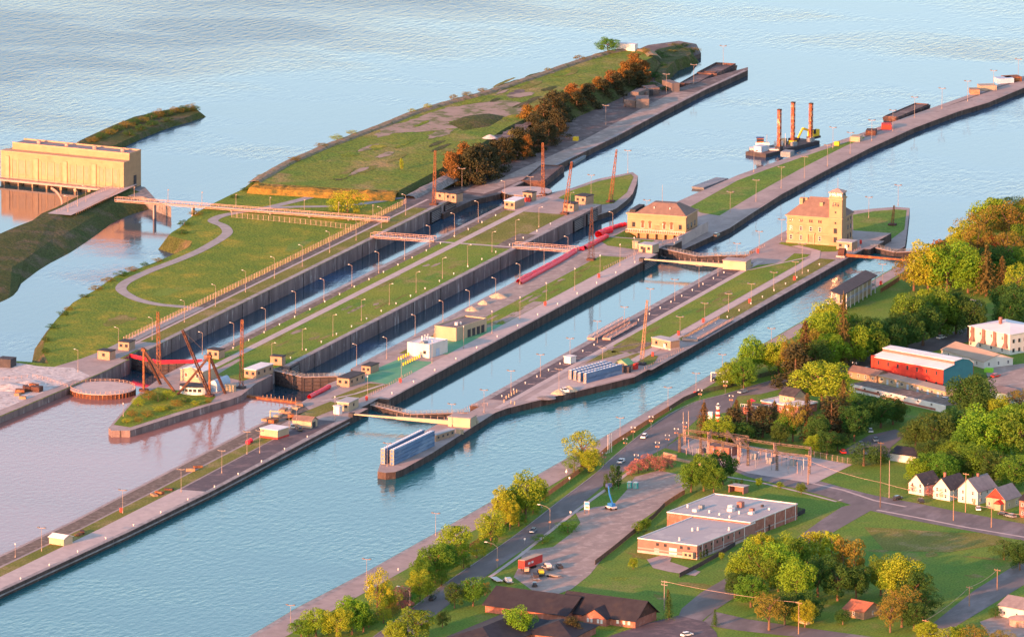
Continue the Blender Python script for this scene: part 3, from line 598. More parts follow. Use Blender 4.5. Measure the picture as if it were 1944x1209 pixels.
def gable_roof(par, lx, ly, h, rise, m, axis='x', over=.45, wallm=None):
    b = MB(); t = .18
    if axis == 'x':     # ridge along x
        y0, y1, yc = -over, ly + over, ly / 2; s = rise / (ly / 2); e = h - s * over
        for ya, yb, za, zb in ((y0, yc, e, h + rise), (y1, yc, e, h + rise)):
            b.hexa([(-over, ya, za), (lx + over, ya, za), (lx + over, yb, zb), (-over, yb, zb), (-over, ya, za + t), (lx + over, ya, za + t), (lx + over, yb, zb + t), (-over, yb, zb + t)])
    else:
        x0, x1, xc = -over, lx + over, lx / 2; s = rise / (lx / 2); e = h - s * over
        for xa, za in ((x0, e), (x1, e)):
            b.hexa([(xa, -over, za), (xc, -over, h + rise), (xc, ly + over, h + rise), (xa, ly + over, za), (xa, -over, za + t), (xc, -over, h + rise + t), (xc, ly + over, h + rise + t), (xa, ly + over, za + t)])
    r = b.build('roof', m, par)
    if wallm:
        g = MB()
        if axis == 'x':
            for x in (0.02, lx - .02): g = MB(); g.face([(x, 0, h - .05), (x, ly, h - .05), (x, ly / 2, h + rise - .02)]); g.build('gable', wallm, par)
        else:
            for y in (0.02, ly - .02): g = MB(); g.face([(0, y, h - .05), (lx, y, h - .05), (lx / 2, y, h + rise - .02)]); g.build('gable', wallm, par)
    return r
def hip_roof(par, lx, ly, h, rise, m, over=.5, flat=0.0):
    b = MB(); x0, x1, y0, y1 = -over, lx + over, -over, ly + over; k = min(x1 - x0, y1 - y0) / 2 * (1 - flat)
    B = [(x0, y0, h), (x1, y0, h), (x1, y1, h), (x0, y1, h)]; T = [(x0 + k, y0 + k, h + rise), (x1 - k, y0 + k, h + rise), (x1 - k, y1 - k, h + rise), (x0 + k, y1 - k, h + rise)]
    b.box(x0, x1, y0, y1, h - .2, h)
    for i in range(4): b.face([B[i], B[(i + 1) % 4], T[(i + 1) % 4], T[i]])
    b.face(T); return b.build('roof', m, par)
def walls(par, lx, ly, h, m, name='wall', z0=-.3): return MB().box(0, lx, 0, ly, z0, h).build(name, m, par)

# ================================================================== LOCK GATES
def lock_gate(name, label, xh, y0, y1, xa, ztop, zb, m, rail=True, red=False, deck='concrete'):
    t = thing(name, label, 'lock gate', (xh, (y0 + y1) / 2, 0)); yc = (y0 + y1) / 2
    for s, yy in ((1, y1), (-1, y0)):
        a = Vector((0, yy - yc, 0)); c = Vector((xa - xh, 0, 0)); d = (c - a).normalized(); n = Vector((d.y, -d.x, 0))
        if n.x > 0: n = -n
        L = (c - a).length; b = MB()
        def q(u, v, z): p = a + d * u + n * v; return (p.x, p.y, z)
        b.hexa([q(0, -.5, zb), q(L, -.5, zb), q(L, .3, zb), q(0, .3, zb), q(0, -.5, ztop), q(L, -.5, ztop), q(L, .3, ztop), q(0, .3, ztop)])
        leaf = b.build('gate_leaf', m, t)
        g = MB(); z = ztop - .25
        while z > zb + 1: g.hexa([q(.2, .3, z - .18), q(L - .2, .3, z - .18), q(L - .2, .75, z - .18), q(.2, .75, z - .18), q(.2, .3, z), q(L - .2, .3, z), q(L - .2, .75, z), q(.2, .75, z)]); z -= 1.5
        k = int(L / 3)
        for i in range(k + 1): u = .2 + (L - .6) * i / k; g.hexa([q(u, .3, zb), q(u + .2, .3, zb), q(u + .2, .6, zb), q(u, .6, zb), q(u, .3, ztop - .1), q(u + .2, .3, ztop - .1), q(u + .2, .6, ztop - .1), q(u, .6, ztop - .1)])
        g.build('girder', 'dark_steel' if not red else m, leaf)
        w = MB(); w.hexa([q(-.5, -.9, ztop), q(L, -.9, ztop), q(L, .9, ztop), q(-.5, .9, ztop), q(-.5, -.9, ztop + .2), q(L, -.9, ztop + .2), q(L, .9, ztop + .2), q(-.5, .9, ztop + .2)])
        w.build('walkway', 'red_tarp' if red else deck, leaf)
        if red:
            v = MB(); v.hexa([q(-.5, .9, ztop - .7), q(L, .9, ztop - .7), q(L, 1.05, ztop - .7), q(-.5, 1.05, ztop - .7), q(-.5, .9, ztop + .7), q(L, .9, ztop + .7), q(L, 1.05, ztop + .7), q(-.5, 1.05, ztop + .7)]); v.build('red_cover', 'red_tarp', leaf)
        elif rail:
            r = MB()
            for v in (-.85, .85):
                for zz in (.7, 1.2): r.hexa([q(0, v, ztop + zz), q(L, v, ztop + zz), q(L, v + .07, ztop + zz), q(0, v + .07, ztop + zz), q(0, v, ztop + zz + .07), q(L, v, ztop + zz + .07), q(L, v + .07, ztop + zz + .07), q(0, v + .07, ztop + zz + .07)])
                for i in range(int(L / 2) + 1): u = i * L / int(L / 2); p = q(u, v, 0); r.box(p[0] - .05, p[0] + .05, p[1] - .05, p[1] + .05, ztop + .2, ztop + 1.25)
            stuff(r.build('railing', 'grey_steel', leaf))
    return t
lock_gate('mitre_gate', 'closed mitre gate at the near end of the wide middle lock', 0, -36.6, 3.2, -11, -.6, -9, 'dark_steel')
lock_gate('mitre_gate', 'closed mitre gate at the far end of the wide middle lock, by the pump house', 344, -36, 2.6, 333, -.4, -9, 'gate_steel')
lock_gate('mitre_gate', 'closed mitre gate below the tall administration building, half behind trees', 380, -104, -78.5, 372, -.5, -9, 'dark_steel')
lock_gate('mitre_gate', 'tall dark mitre gate of the long lock facing the reddish water', 47, 32.5, 62, 39, -.3, -9, 'gate_steel')
lock_gate('mitre_gate', 'mitre gate with bright red covered top at left, near the round platform', 55, 97, 126.3, 47, -.3, -9, 'gate_steel', red=True)
# open gate leaves folded into recesses in the lock walls
def recess_gate(x0, x1, y, face, label):
    t = thing('folded_gate', label, 'lock gate', (x0, y, 0)); s = -face; L = x1 - x0
    b = MB(); b.box(0, L, min(0, s * .25), max(0, s * .25), -6.5, -.8); b.build('backing_plate', 'dark_steel', t)
    for k in range(7):
        g = MB(); z = -1.3 - k * .75; g.box(.3, L - .3, min(s * .25, s * .65), max(s * .25, s * .65), z - .22, z); g.build('girder', 'coping', t)
    f = MB(); f.box(0, .35, min(0, s * .7), max(0, s * .7), -6.5, -.8); f.box(L - .35, L, min(0, s * .7), max(0, s * .7), -6.5, -.8); f.box(.35, L - .35, min(0, s * .7), max(0, s * .7), -1.0, -.7); f.build('frame', 'dark_steel', t)
    return t
recess_gate(388, 400, 123.7, 1, 'left of two ribbed gate panels in the northern lock wall, below the mast')
recess_gate(405, 418, 123.7, 1, 'right of two ribbed gate panels in the northern lock wall')
recess_gate(391, 403, 59.6, 1, 'left of two ribbed gate panels in the island wall, below the crane boom')
recess_gate(408, 421, 59.6, 1, 'right of two ribbed gate panels in the island wall, by the pair of booths')
recess_gate(56.5, 66, 59.6, 1, 'ribbed gate panel in the wall just behind the dark mitre gate')
recess_gate(311, 327, 0, 1, 'ribbed gate panel in the wide lock wall, above the yellow boom')

# ================================================================== BRIDGES AND BOOMS
def truss(name, label, a, b2, w, h, m, posts, cat='bridge', z=0.0):
    a = Vector(a); b2 = Vector(b2); L = (b2 - a).length; t = thing(name, label, cat, a, math.atan2((b2 - a).y, (b2 - a).x))
    d = MB(); d.box(0, L, -w / 2, w / 2, z - .35, z - .1); d.build('deck', 'concrete_pale', t)
    for s in (-1, 1):
        g = MB(); y = s * w / 2
        for zz in (z - .9, z - .2, z + h): g.box(0, L, y - .08, y + .08, zz - .08, zz + .08)
        n = max(4, int(L / posts))
        for i in range(n + 1):
            u = L * i / n; g.box(u - .06, u + .06, y - .06, y + .06, z - .9, z + h); (i < n) and g.bar((u, y, z - .9), (u + L / n, y, z - .2), .09)
        g.build('side_truss', m, t)
    return t
truss('footbridge', 'pink steel footbridge across the northernmost lock', (322, 125.5, 0), (322, 97, 0), 3.4, 1.2, 'pink_steel', 2.0, z=.9)
truss('footbridge', 'pink steel footbridge across the second lock, ending at the red covers', (322, 61.5, 0), (322, 33, 0), 3.4, 1.2, 'pink_steel', 2.0, z=.9)
A, B = G(220, 378, 1.5), G(738, 417, 1.5)
t = truss('service_bridge', 'long orange-lit truss bridge from the powerhouse to the north bank', (A.x, A.y, 1.5), (B.x, B.y, 1.5), 2.4, .9, 'pink_steel', 2.6)
for i in range(1, 7):
    u = (B - A).length * i / 7; MB().box(u - .3, u + .3, -1.2, 1.2, -9 if i < 3 else -2.5, -1.1).build('pier', 'concrete', t)
for i in range(8):
    u = (B - A).length * (i + .5) / 8; MB().cyl((u, 1.6, -.5), (u, 1.6, 5.5), .11, .07, 6).box(u - .1, u + .5, 1.4, 1.8, 5.3, 5.6).build('lamp_pole', 'lamp_post', t)
def arrester(label, x, y0, y1, yc0, yc1):
    t = thing('safety_boom', label, 'lock boom', (x, y0, 0)); L = y1 - y0
    b = MB(); k = .55
    b.hexa([(-.5, L * k, .6), (.5, L * k, .6), (.5, L, .9), (-.5, L, .9), (-.5, L * k, 1.4), (.5, L * k, 1.4), (.5, L, 1.25), (-.5, L, 1.25)]).build('boom_tip', 'yellow_steel', t)
    b = MB(); b.hexa([(-.8, -3, .0), (.8, -3, .0), (.8, L * k, .5), (-.8, L * k, .5), (-.8, -3, 1.7), (.8, -3, 1.7), (.8, L * k, 1.5), (-.8, L * k, 1.5)]).build('boom_girder', 'yellow_steel', t)
    b = MB()
    for i in range(9): u = L * k * i / 8; b.box(-.06, .06, u - .06, u + .06, 1.5, 2.8)
    stuff(b.build('handrail', 'pink_steel', t))
    b = MB(); b.box(-3.4, 3.6, yc0 - y0, yc1 - y0, -.1, 3.6).build('counterweight_house', 'yellow_steel', t)
    MB().box(-3.7, 3.9, yc0 - y0 - .3, yc1 - y0 + .3, 3.6, 3.85).build('roof', 'concrete', t)
    MB().box(4.2, 6.2, yc0 - y0, yc1 - y0 - 1, -.1, 1.2).build('machinery_cover', 'cream', t)
    MB().box(-1.2, 1.2, L - .6, L + 1.2, -.1, 1.6).build('boom_rest', 'dark_steel', t)
arrester('yellow safety boom across the near end of the wide lock, behind the blue stoplogs', -26, -39, 1.6, -48, -39)
arrester('yellow safety boom across the far end of the wide lock, short of the pump house', 312, -35.5, .6, -46, -36)
t = thing('safety_boom', 'thin rusty boom across the southern lock below the administration building', 'lock boom', (352, -75, 0))
MB().hexa([(-.4, -28, .3), (.4, -28, .3), (.4, 1, .2), (-.4, 1, .2), (-.4, -28, .9), (.4, -28, .9), (.4, 1, 1.5), (-.4, 1, 1.5)]).build('boom_girder', 'rust', t)
MB().cyl((0, -.5, 1.8), (0, 2.2, 1.8), 1.9, n=14).build('winch_drum', 'dark_rust', t); MB().box(-1.8, 1.8, -.8, 3.0, 0, .7).build('winch_bed', 'concrete_pale', t)

# ================================================================== LAMP POLES
def pole_meshes(h, kind):
    b = MB(); b.cyl((0, 0, 0), (0, 0, h), .09, .055, 7); b.cyl((0, 0, 0), (0, 0, .9), .20, .16, 7); post = b.mesh('post', 'lamp_post')
    if kind == 'hook':
        a = MB(); a.bar((0, 0, h - .1), (0, -1.3, h + .35), .12); hd = MB(); hd.box(-.17, .17, -1.75, -1.15, h + .27, h + .45)
        return post, a.mesh('lamp_arm', 'lamp_post'), hd.mesh('lamp_head', 'lamp_head')
    if kind == 'hook_n':
        a = MB(); a.bar((0, 0, h - .1), (0, 1.3, h + .35), .12); hd = MB(); hd.box(-.17, .17, 1.15, 1.75, h + .27, h + .45)
        return post, a.mesh('lamp_arm', 'lamp_post'), hd.mesh('lamp_head', 'lamp_head')
    if kind == 'tee':
        a = MB(); a.box(-.07, .07, -1.3, 1.3, h - .05, h + .1); hd = MB(); hd.box(-.35, .35, -1.7, -.9, h + .1, h + .42); hd.box(-.35, .35, .9, 1.7, h + .1, h + .42)
        return post, a.mesh('lamp_arm', 'lamp_post'), hd.mesh('lamp_head', 'dark_lamp')
    a = MB(); a.bar((0, 0, h - .4), (0, 0, h + .5), .1); hd = MB()
    hd.cyl((0, 0, h + .3), (0, 0, h + .8), .28, .18, 8); return post, a.mesh('lamp_arm', 'lamp_post'), hd.mesh('lamp_head', 'lamp_head')
POLES = {}
def pole(px, py, z, h, kind, label, group, name='lamp_pole'):
    k = (h, kind)
    if k not in POLES: POLES[k] = pole_meshes(h, kind)
    p = G(px, py, z); t = thing(name, label, 'lamp pole', p, rnd.uniform(-.05, .05), group); t.rotation_euler = (rnd.uniform(-.008, .008), rnd.uniform(-.008, .008), t.rotation_euler.z)
    for nm, me in zip(('post', 'lamp_arm', 'lamp_head'), POLES[k]): inst(nm, me, t)
    return t
def prow(s, kind, h, where, group, z=0.0):
    pts = sorted([tuple(map(float, q.split(','))) for q in s.split()])
    for i, (x, y) in enumerate(pts): pole(x, y, z, h, kind, f'{ordn(i)} pole from the left {where}', group)
prow('148,706 225,664 289,645 350,612 409,582 466,555 521,529 574,506 626,480 676,457 724,433 770,409', 'hook_n', 8.8, 'along the north wall fence', 'poles by the north fence')
prow('384,673 444,655 504,627 561,595 615,571 668,544 719,519 768,493 816,469 863,445 908,422 958,383', 'hook_n', 8.8, 'on the north edge of the long grass island', 'poles on the island north edge')
prow('516,692 574,665 632,638 686,609 739,579 790,556 840,529 888,504 934,479 979,456 1023,432 1083,404', 'hook', 8.6, 'on the south edge of the long grass island', 'poles on the island south edge')
prow('677,694 734,681 788,638 841,611 891,591 941,567 987,540 1033,512 1078,488 1163,441', 'hook_n', 8.4, 'along the edge behind the red covers', 'poles along the red covers')
prow('636,797 698,758 762,724 820,690 880,662 934,633 987,606 1037,579 1091,551 1139,526 1177,505 1204,492 1258,466', 'round', 8.6, 'on the walkway north of the wide lock', 'poles on the central pier walkway')
prow('79,1046 233,974 344,934 421,898 469,862 493,860 549,812 563,815', 'tee', 8.6, 'on the pier at the lower left', 'poles on the lower left pier')
prow('735,885 858,810 919,783 970,746 1026,715 1061,743 1082,684 1134,651 1185,624 1234,589 1281,571 1327,545 1363,524 1399,502 1441,479 1484,456', 'tee', 8.8, 'along the south side of the wide lock', 'poles south of the wide lock')
prow('1144,695 1291,636 1338,610 1383,592 1426,573 1469,551 1510,531', 'tee', 7.4, 'beside the path on the administration island', 'poles by the middle path')
prow('552,1193 696,1105 827,1017 1177,834 1268,776 1321,749 1371,713 1464,663 1675,540', 'tee', 8.4, 'on the canal walk along the town side', 'poles on the canal walk')
prow('1431,327 1435,383 1483,358 1527,338 1571,316 1581,282 1614,292 1655,268 1695,249 1736,224 1788,207 1837,193 1886,173 1933,151', 'tee', 9.4, 'on the long pier running to the upper right', 'poles on the downstream pier', ZT)
prow('1386,404 1649,414 1705,391 1228,420', 'tee', 9, 'on the lawns beyond the two stone buildings', 'poles beyond the stone buildings', ZT)
prow('1150,238 1265,178 1317,160 1373,124', 'tee', 9, 'on the far north dock', 'poles on the far north dock', ZT)
prow('863,355 877,359 905,350 1007,375', 'tee', 9, 'by the dark trees beyond the north lock', 'poles by the brownish trees', ZT)
prow('1122,376 1192,329', 'tee', 10, 'on the pointed grass tip of the island', 'poles on the grass tip', ZT)
prow('234,790 29,1058', 'round', 4.5, 'of the two short posts by the reddish water', 'short posts by the reddish water')
pole(1523, 520, 0, 12.5, 'tee', 'tallest pale pole on the lawn in front of the administration building', 'flag height poles')

# ================================================================== BOOTHS AND SERVICE BUILDINGS
def booth(L, N, Rr, h, wall, roof, label, win=2, name='gate_booth', cat='booth', rooftype='flat', wk='dark', group=None, z=0.0, sw=0, dr=None, rise=1.2, axis='x', base=None):
    p, a, lx, ly = frame3(L, N, Rr, z); t = thing(name, label, cat, p, a, group)
    walls(t, lx, ly, h, wall)
    if base: MB().box(-.12, lx + .12, -.12, ly + .12, -.3, .7).build('base', base, t)
    if rooftype == 'flat': flat_roof(t, lx, ly, h, roof, .22, .28)
    elif rooftype == 'parapet': flat_roof(t, lx, ly, h, roof, .02, .3, .55, wall)
    elif rooftype == 'gable': gable_roof(t, lx, ly, h, rise, roof, axis, .35, wall)
    else: hip_roof(t, lx, ly, h, rise, roof)
    for i in range(win): window(t, 'W', ly * (i + .5) / win + (0 if not dr else 0), h * .40, min(1.25, ly / win * .55), h * .36, lx, ly, wk)
    for i in range(sw): window(t, 'S', lx * (i + .5) / sw, h * .40, 1.1, h * .34, lx, ly, wk)
    if dr is not None: door(t, *dr)
    return t
booth((186, 681), (208, 684), (216, 680), 3.4, 'booth_brick', 'black_roof', 'windowless tan booth with black roof, leftmost beside the red-topped gate', 1)
booth((225, 664), (245, 666), (254, 661), 3.3, 'booth_brick', 'black_roof', 'tan booth with two dark windows at the end of the gravel road', 2)
booth((394, 679), (415, 682), (423, 678), 3.4, 'booth_brick', 'black_roof', 'tan booth with black roof behind the two derricks', 2)
booth((465, 716), (486, 719), (510, 706), 3.4, 'booth_brick', 'white_roof', 'long tan hut with white flat roof beside the rusty mast', 2, sw=3, name='service_hut', cat='hut')
booth((513, 692), (535, 694), (542, 691), 3.4, 'booth_brick', 'black_roof', 'tan booth with black roof above the dark mitre gate', 1)
booth((641, 732), (663, 735), (684, 722), 3.3, 'booth_brick', 'black_roof', 'long tan hut with black roof near the red roll', 2, sw=3, name='service_hut', cat='hut')
booth((687, 708), (703, 710), (715, 703), 3.0, 'booth_brick', 'black_roof', 'small tan booth with black roof at the edge of the green surface', 2)
t = booth((640, 779), (662, 781), (680, 772), 3.3, 'cream', 'grey_roof', 'cream control house with pale flat roof by the near gate of the wide lock', 2, sw=1, name='control_house', cat='house')
booth((556, 809), (591, 813), (599, 808), 2.7, 'yellow_steel', 'brown_roof', 'yellow gabled shed with brown roof beside parked cars', 0, rooftype='gable', axis='y', name='shed', cat='shed', rise=1.3, dr=('S', 2.2, 2.2, 2.2, 'dark_steel'))
booth((496, 829), (527, 834), (540, 826), 3.4, 'cream', 'white_roof', 'cream storage box on a red base, on the pier grass', 0, name='storage_box', cat='container', base='red_paint')
booth((95, 1031), (121, 1036), (131, 1030), 2.6, 'yellow_steel', 'white_roof', 'small yellow gabled shed on the pier grass at lower left', 0, rooftype='gable', axis='y', rise=.9, name='shed', cat='shed')
booth((846, 381), (866, 384), (874, 380), 3.4, 'booth_brick', 'black_roof', 'right booth of the pair beside the northern lock mast', 2)
booth((827, 378), (844, 381), (852, 377), 3.2, 'booth_brick', 'black_roof', 'left booth of the pair beside the northern lock mast', 1)
booth((958, 396), (977, 398), (992, 390), 3.4, 'booth_brick', 'white_roof', 'tan hut with white roof on the island facing the round platform', 2, name='service_hut', cat='hut')
booth((993, 380), (1010, 382), (1016, 379), 3.4, 'booth_brick', 'black_roof', 'tan booth with red barrels in front, beside the white-roofed hut', 2)
booth((1093, 386), (1112, 389), (1120, 384), 3.4, 'booth_brick', 'black_roof', 'right tan booth by the crane boom, with a pale vent on its roof', 2)
booth((1070, 400), (1089, 402), (1095, 398), 3.2, 'booth_brick', 'black_roof', 'left tan booth, partly behind the crane boom', 2)
booth((1240, 657), (1273, 665), (1282, 660), 3.5, 'booth_brick', 'grey_roof', 'cream booth with two dark windows beside the southern lock', 2, base='concrete_pale', dr=('W', 3.4, 1.0, 2.2, 'white'))
booth((1589, 473), (1617, 476), (1622, 471), 3.3, 'booth_brick', 'grey_roof', 'small cream booth in front of the administration building corner', 2, dr=('W', 2.6, 1.0, 2.2, 'white'))
booth((1213, 478), (1238, 481), (1246, 476), 3.2, 'cream', 'grey_roof', 'cream control house above the far gate of the wide lock', 2, name='control_house', cat='house', dr=('W', 3.8, 1.2, 2.2, 'dark_steel'))
booth((1201, 472), (1211, 473), (1213, 471), 3.0, 'cream', 'cream', 'small cream cabinet beside the far control house', 0, name='cabinet', cat='cabinet')
booth((634, 785), (644, 787), (647, 785), 3.0, 'white', 'white', 'tall white cabinet left of the near control house', 0, name='cabinet', cat='cabinet')
booth((1071, 689), (1083, 691), (1092, 688), 2.6, 'white', 'white', 'plain white box on the dark strip beside the wide lock', 0, name='storage_box', cat='box')
booth((866, 822), (874, 824), (877, 822), 1.6, 'cream', 'cream', 'small cream crate right of the near yellow boom house', 0, name='storage_box', cat='box')
# low hut behind the blue stoplogs
booth((817, 836), (828, 838), (858, 826), 2.4, 'booth_brick', 'grey_roof', 'low grey-roofed hut at the end of the blue stoplogs', 0, sw=4, name='service_hut', cat='hut')
# compressor building with stacks
p, a, lx, ly = frame3((775, 674), (815, 680), (841, 668)); t = thing('machinery_building', 'white block building with three roof stacks on the green surface', 'building', p, a)
walls(t, lx, ly, 5.1, 'white_wall'); r = flat_roof(t, lx, ly, 5.1, 'white_roof', .02, .3, .4, 'white_wall')
for k in range(3): MB().cyl((lx * .35 + k * 2.2, ly * .62, 5), (lx * .35 + k * 2.2, ly * .62, 7.6), .28, n=8).build('stack', 'white', r)
MB().box(1, 4, ly * .3, ly * .5, 5.1, 6).build('roof_unit', 'grey_steel', r)
window(t, 'W', 2.2, 1.5, 1.3, 1.3, lx, ly, 'dark'); door(t, 'W', 3.8, 1.0, 2.2, 'grey_steel'); door(t, 'S', lx * .45, 2.4, 3.0, 'pale_blue')
p, a, lx, ly = frame3((828, 642), (866, 648), (908, 627)); t = thing('machinery_building', 'larger tan block building with dark flat roof and three garage doors', 'building', p, a)
walls(t, lx, ly, 5.0, 'cream'); r = flat_roof(t, lx, ly, 5.0, 'asphalt', .02, .3, .5, 'cream'); MB().cyl((7, ly * .4, 5), (7, ly * .4, 6.2), .7, n=10).build('roof_vent', 'white', r); MB().cyl((9.5, ly * .35, 5), (9.5, ly * .35, 6), .4, n=8).build('roof_vent', 'white', r)
for k in range(4): door(t, 'S', lx * (.42 + .15 * k), 2.2, 3.2, 'dark_steel')
MB().box(.5, lx - 1, ly + .4, ly + .7, -.2, 2.2).build('yard_wall', 'booth_brick', t)
for i in range(9): tag(MB().cyl((0, 0, 0), (0, 0, 1.3), .3, .3, 8).build('bollard', 'yellow', None, G(757 + i * 4.5, 684 - i * 2.2)), f'{ordn(i)} yellow post from the left, rear row on the green surface', 'bollard', 'yellow posts on the green surface')
for i in range(8): tag(MB().cyl((0, 0, 0), (0, 0, 1.3), .3, .3, 8).build('bollard', 'yellow', None, G(766 + i * 4.3, 694 - i * 2.1)), f'{ordn(i)} yellow post from the left, front row on the green surface', 'bollard', 'yellow posts on the green surface')

# ------------------------------------------------------------------ administration building with tower
p, a, lx, ly = frame3((1495, 460), (1596, 468), (1615, 456)); a = 0; lx, ly = 15.5, 24.0
t = thing('administration_building', 'tall honey-stone building with square lookout tower and brown hip roof', 'building', (374, -66.4, 0), 0)
walls(t, lx, ly, 11.6, 'limestone')
MB().box(-.25, lx + .25, -.25, ly + .25, -.2, 1.0).build('plinth', 'limestone_trim', t)
for z in (4.3, 8.5, 11.0): MB().box(-.2, lx + .2, -.2, ly + .2, z, z + .28).build('string_course', 'limestone_trim', t)
MB().box(-.7, lx + .7, -.7, ly + .7, 11.6, 12.0).build('cornice', 'limestone_trim', t)
r = hip_roof(t, lx, ly, 12.0, 7.0, 'brown_roof', .6)
for (x, y, w, d) in ((4.2, 18.5, 1.2, 1.4), (6.0, 17.0, 1.2, 3.2), (4.0, 9.5, 1.0, 1.4)): MB().box(x, x + w, y, y + d, 12, 18.6 if y > 12 else 17.4).build('chimney', 'limestone', r)
for i, u in enumerate((22.2, 17.8, 13.4, 9.4)):
    for z, w, h in ((1.6, 1.15, 2.0), (5.6, 1.15, 1.9)):
        if not (z < 2 and i == 2): window(t, 'W', u, z, w, h, lx, ly, 'sash')
    for d in (-.45, .45): window(t, 'W', u + d, 9.3, .55, 1.2, lx, ly, 'dark')
door(t, 'W', 13.4, 1.8, 3.4, 'wood')
MB().box(-.5, .02, 11.7, 12.3, 0, 4.4).box(-.5, .02, 14.5, 15.1, 0, 4.4).box(-.7, .02, 11.4, 15.4, 4.4, 5.0).build('portal', 'limestone_trim', t)
for i in range(4):
    for z, h in ((1.6, 2.0), (5.6, 1.9), (9.3, 1.2)): window(t, 'S', 2.2 + i * 3.6, z, 1.1, h, lx, ly, 'dark')
tw = MB().box(-.5, 5.0, -.5, 5.2, -.1, 21.2).build('tower', 'limestone', t)
MB().box(-.9, 5.4, -.9, 5.6, 20.0, 20.5).build('tower_cornice', 'limestone_trim', tw)
MB().box(-.2, 4.7, -.2, 4.9, 21.2, 22.6).build('lookout', 'glass', tw)
for (x, y) in ((-.4, -.4), (4.5, -.4), (-.4, 4.7), (4.5, 4.7), (-.4, 2.1), (2.1, -.4)): MB().box(x, x + .4, y, y + .4, 21.2, 22.6).build('mullion', 'white', tw)
MB().box(-.8, 5.3, -.8, 5.5, 22.6, 23.0).hexa([(-.8, -.8, 23), (5.3, -.8, 23), (5.3, 5.5, 23), (-.8, 5.5, 23), (1.8, 1.8, 24.2), (2.7, 1.8, 24.2), (2.7, 2.9, 24.2), (1.8, 2.9, 24.2)]).build('tower_roof', 'pink_steel', tw)
MB().cyl((2.2, 2.3, 24), (2.2, 2.3, 29), .09, .05, 6).build('antenna', 'lamp_post', tw)
def twin(u, z, w, h):
    fm, pm = win_meshes(w, h, 'dark'); o = inst('window', fm, tw, (-.53, u, z)); inst('pane', pm, o)
for u in (1.2, 2.35, 3.5): twin(u, 17.0, .7, 1.6)
for z in (9.4, 14.0): twin(2.35, z, .7, .9)
for z in (1.6, 5.4): twin(2.35, z, 1.5, 2.2)
# ------------------------------------------------------------------ pump house
lx, ly = 17.0, 26.0
t = thing('pump_house', 'low honey-stone building with hip roof, arched windows and white balcony', 'building', (376.5, 3.6, 0), R(2))
MB().box(0, lx, 0, ly, -3.4, 7.6).build('wall', 'limestone', t)
MB().box(-.5, lx + .5, -.5, ly + .5, 7.2, 7.7).build('cornice', 'limestone_trim', t); MB().box(-.12, .02, 0, ly, 4.9, 5.2).build('string_course', 'limestone_trim', t)
r = hip_roof(t, lx - 1, ly - 3.5, 7.7, 4.0, 'brown_roof', .1, .25); MB().box(1.5, lx - 2, ly - 3, ly - .5, 7.7, 8.8).build('roof_box', 'black_roof', r)
for y in (8, 15): MB().cyl((3, y, 8.5), (3, y, 10.4), .25, n=8).build('roof_vent', 'white', r)
MB().cyl((8, 13, 11), (8, 13, 19), .09, .06, 6).build('flagpole', 'lamp_post', r)
for u in (2.5, 23.2): window(t, 'W', u, 1.7, 1.4, 2.1, lx, ly, 'dark')
for u in (6.4, 9.6, 16.0, 19.2):
    o = window(t, 'W', u, 1.4, 1.5, 2.6, lx, ly, 'warm')
    ab = MB(); ab.cyl((-.08, 0, 2.6), (.04, 0, 2.6), .75, n=14); ab.build('arch', 'glass_warm', o)
door(t, 'W', 12.8, 1.9, 3.0, 'wood'); MB().box(-.35, .02, 11.2, 14.4, 3.2, 3.7).build('portal', 'limestone_trim', t)
bl = MB().box(-2.0, 0, -.2, ly + .3, -.5, 0).build('balcony', 'limestone_trim', t); rr = MB()
for i in range(27): rr.box(-2.0, -1.9, i - .06, i + .06, 0, 1.1)
rr.box(-2.05, -1.85, 0, ly, 1.05, 1.2); stuff(rr.build('railing', 'white', bl))
for u in (5, 9, 13, 17, 21): MB().box(-1.8, -.02, u, u + .4, -3.4, -.5).build('balcony_pier', 'limestone', t)
for i in range(3): window(t, 'S', 3 + i * 5, 1.5, 1.4, 2.2, lx, ly, 'dark')
# sunken yard in front of it
tag(MB().box(362.3, 402, 2.2, 2.7, -3.4, 1.1).box(352, 362.3, .2, .6, 0, 1.1).build('parapet_wall', 'concrete_pale'), 'pale parapet on the purple retaining wall beside the pump house', 'wall')

# ------------------------------------------------------------------ powerhouse at far left
P0 = G(237, 358, 0); P1 = G(4, 335, 0); ang = math.atan2((P1 - P0).y, (P1 - P0).x) - math.pi / 2; ly = (P1 - P0).length; lx = 14.5
t = thing('powerhouse', 'long orange-lit stone powerhouse standing in the water at far left', 'building', P0, ang)
MB().box(-1, lx, 0, ly, -1.0, 11.4).build('wall', 'limestone', t)
MB().box(4, lx, 0, ly - 3, 11.4, 14.2).build('upper_wall', 'limestone', t)
MB().box(-1.3, 4, -.3, ly, 11.4, 11.8).build('cornice', 'limestone_trim', t)
r = MB().box(4.3, lx - .3, .3, ly - 3.3, 14.2, 14.3).build('roof', 'slate_roof', t)
q = MB(); q.box(3.9, 4.4, -.1, ly - 3, 14.2, 14.9); q.box(lx - .4, lx + .1, -.1, ly - 3, 14.2, 14.9); q.box(4.4, lx - .4, -.1, .4, 14.2, 14.9); q.build('parapet', 'limestone_trim', r)
for k in range(4): MB().cyl((9, 6 + k * 14, 14.2), (9, 6 + k * 14, 15.6), .9, n=10).build('roof_vent', 'pink_steel', r)
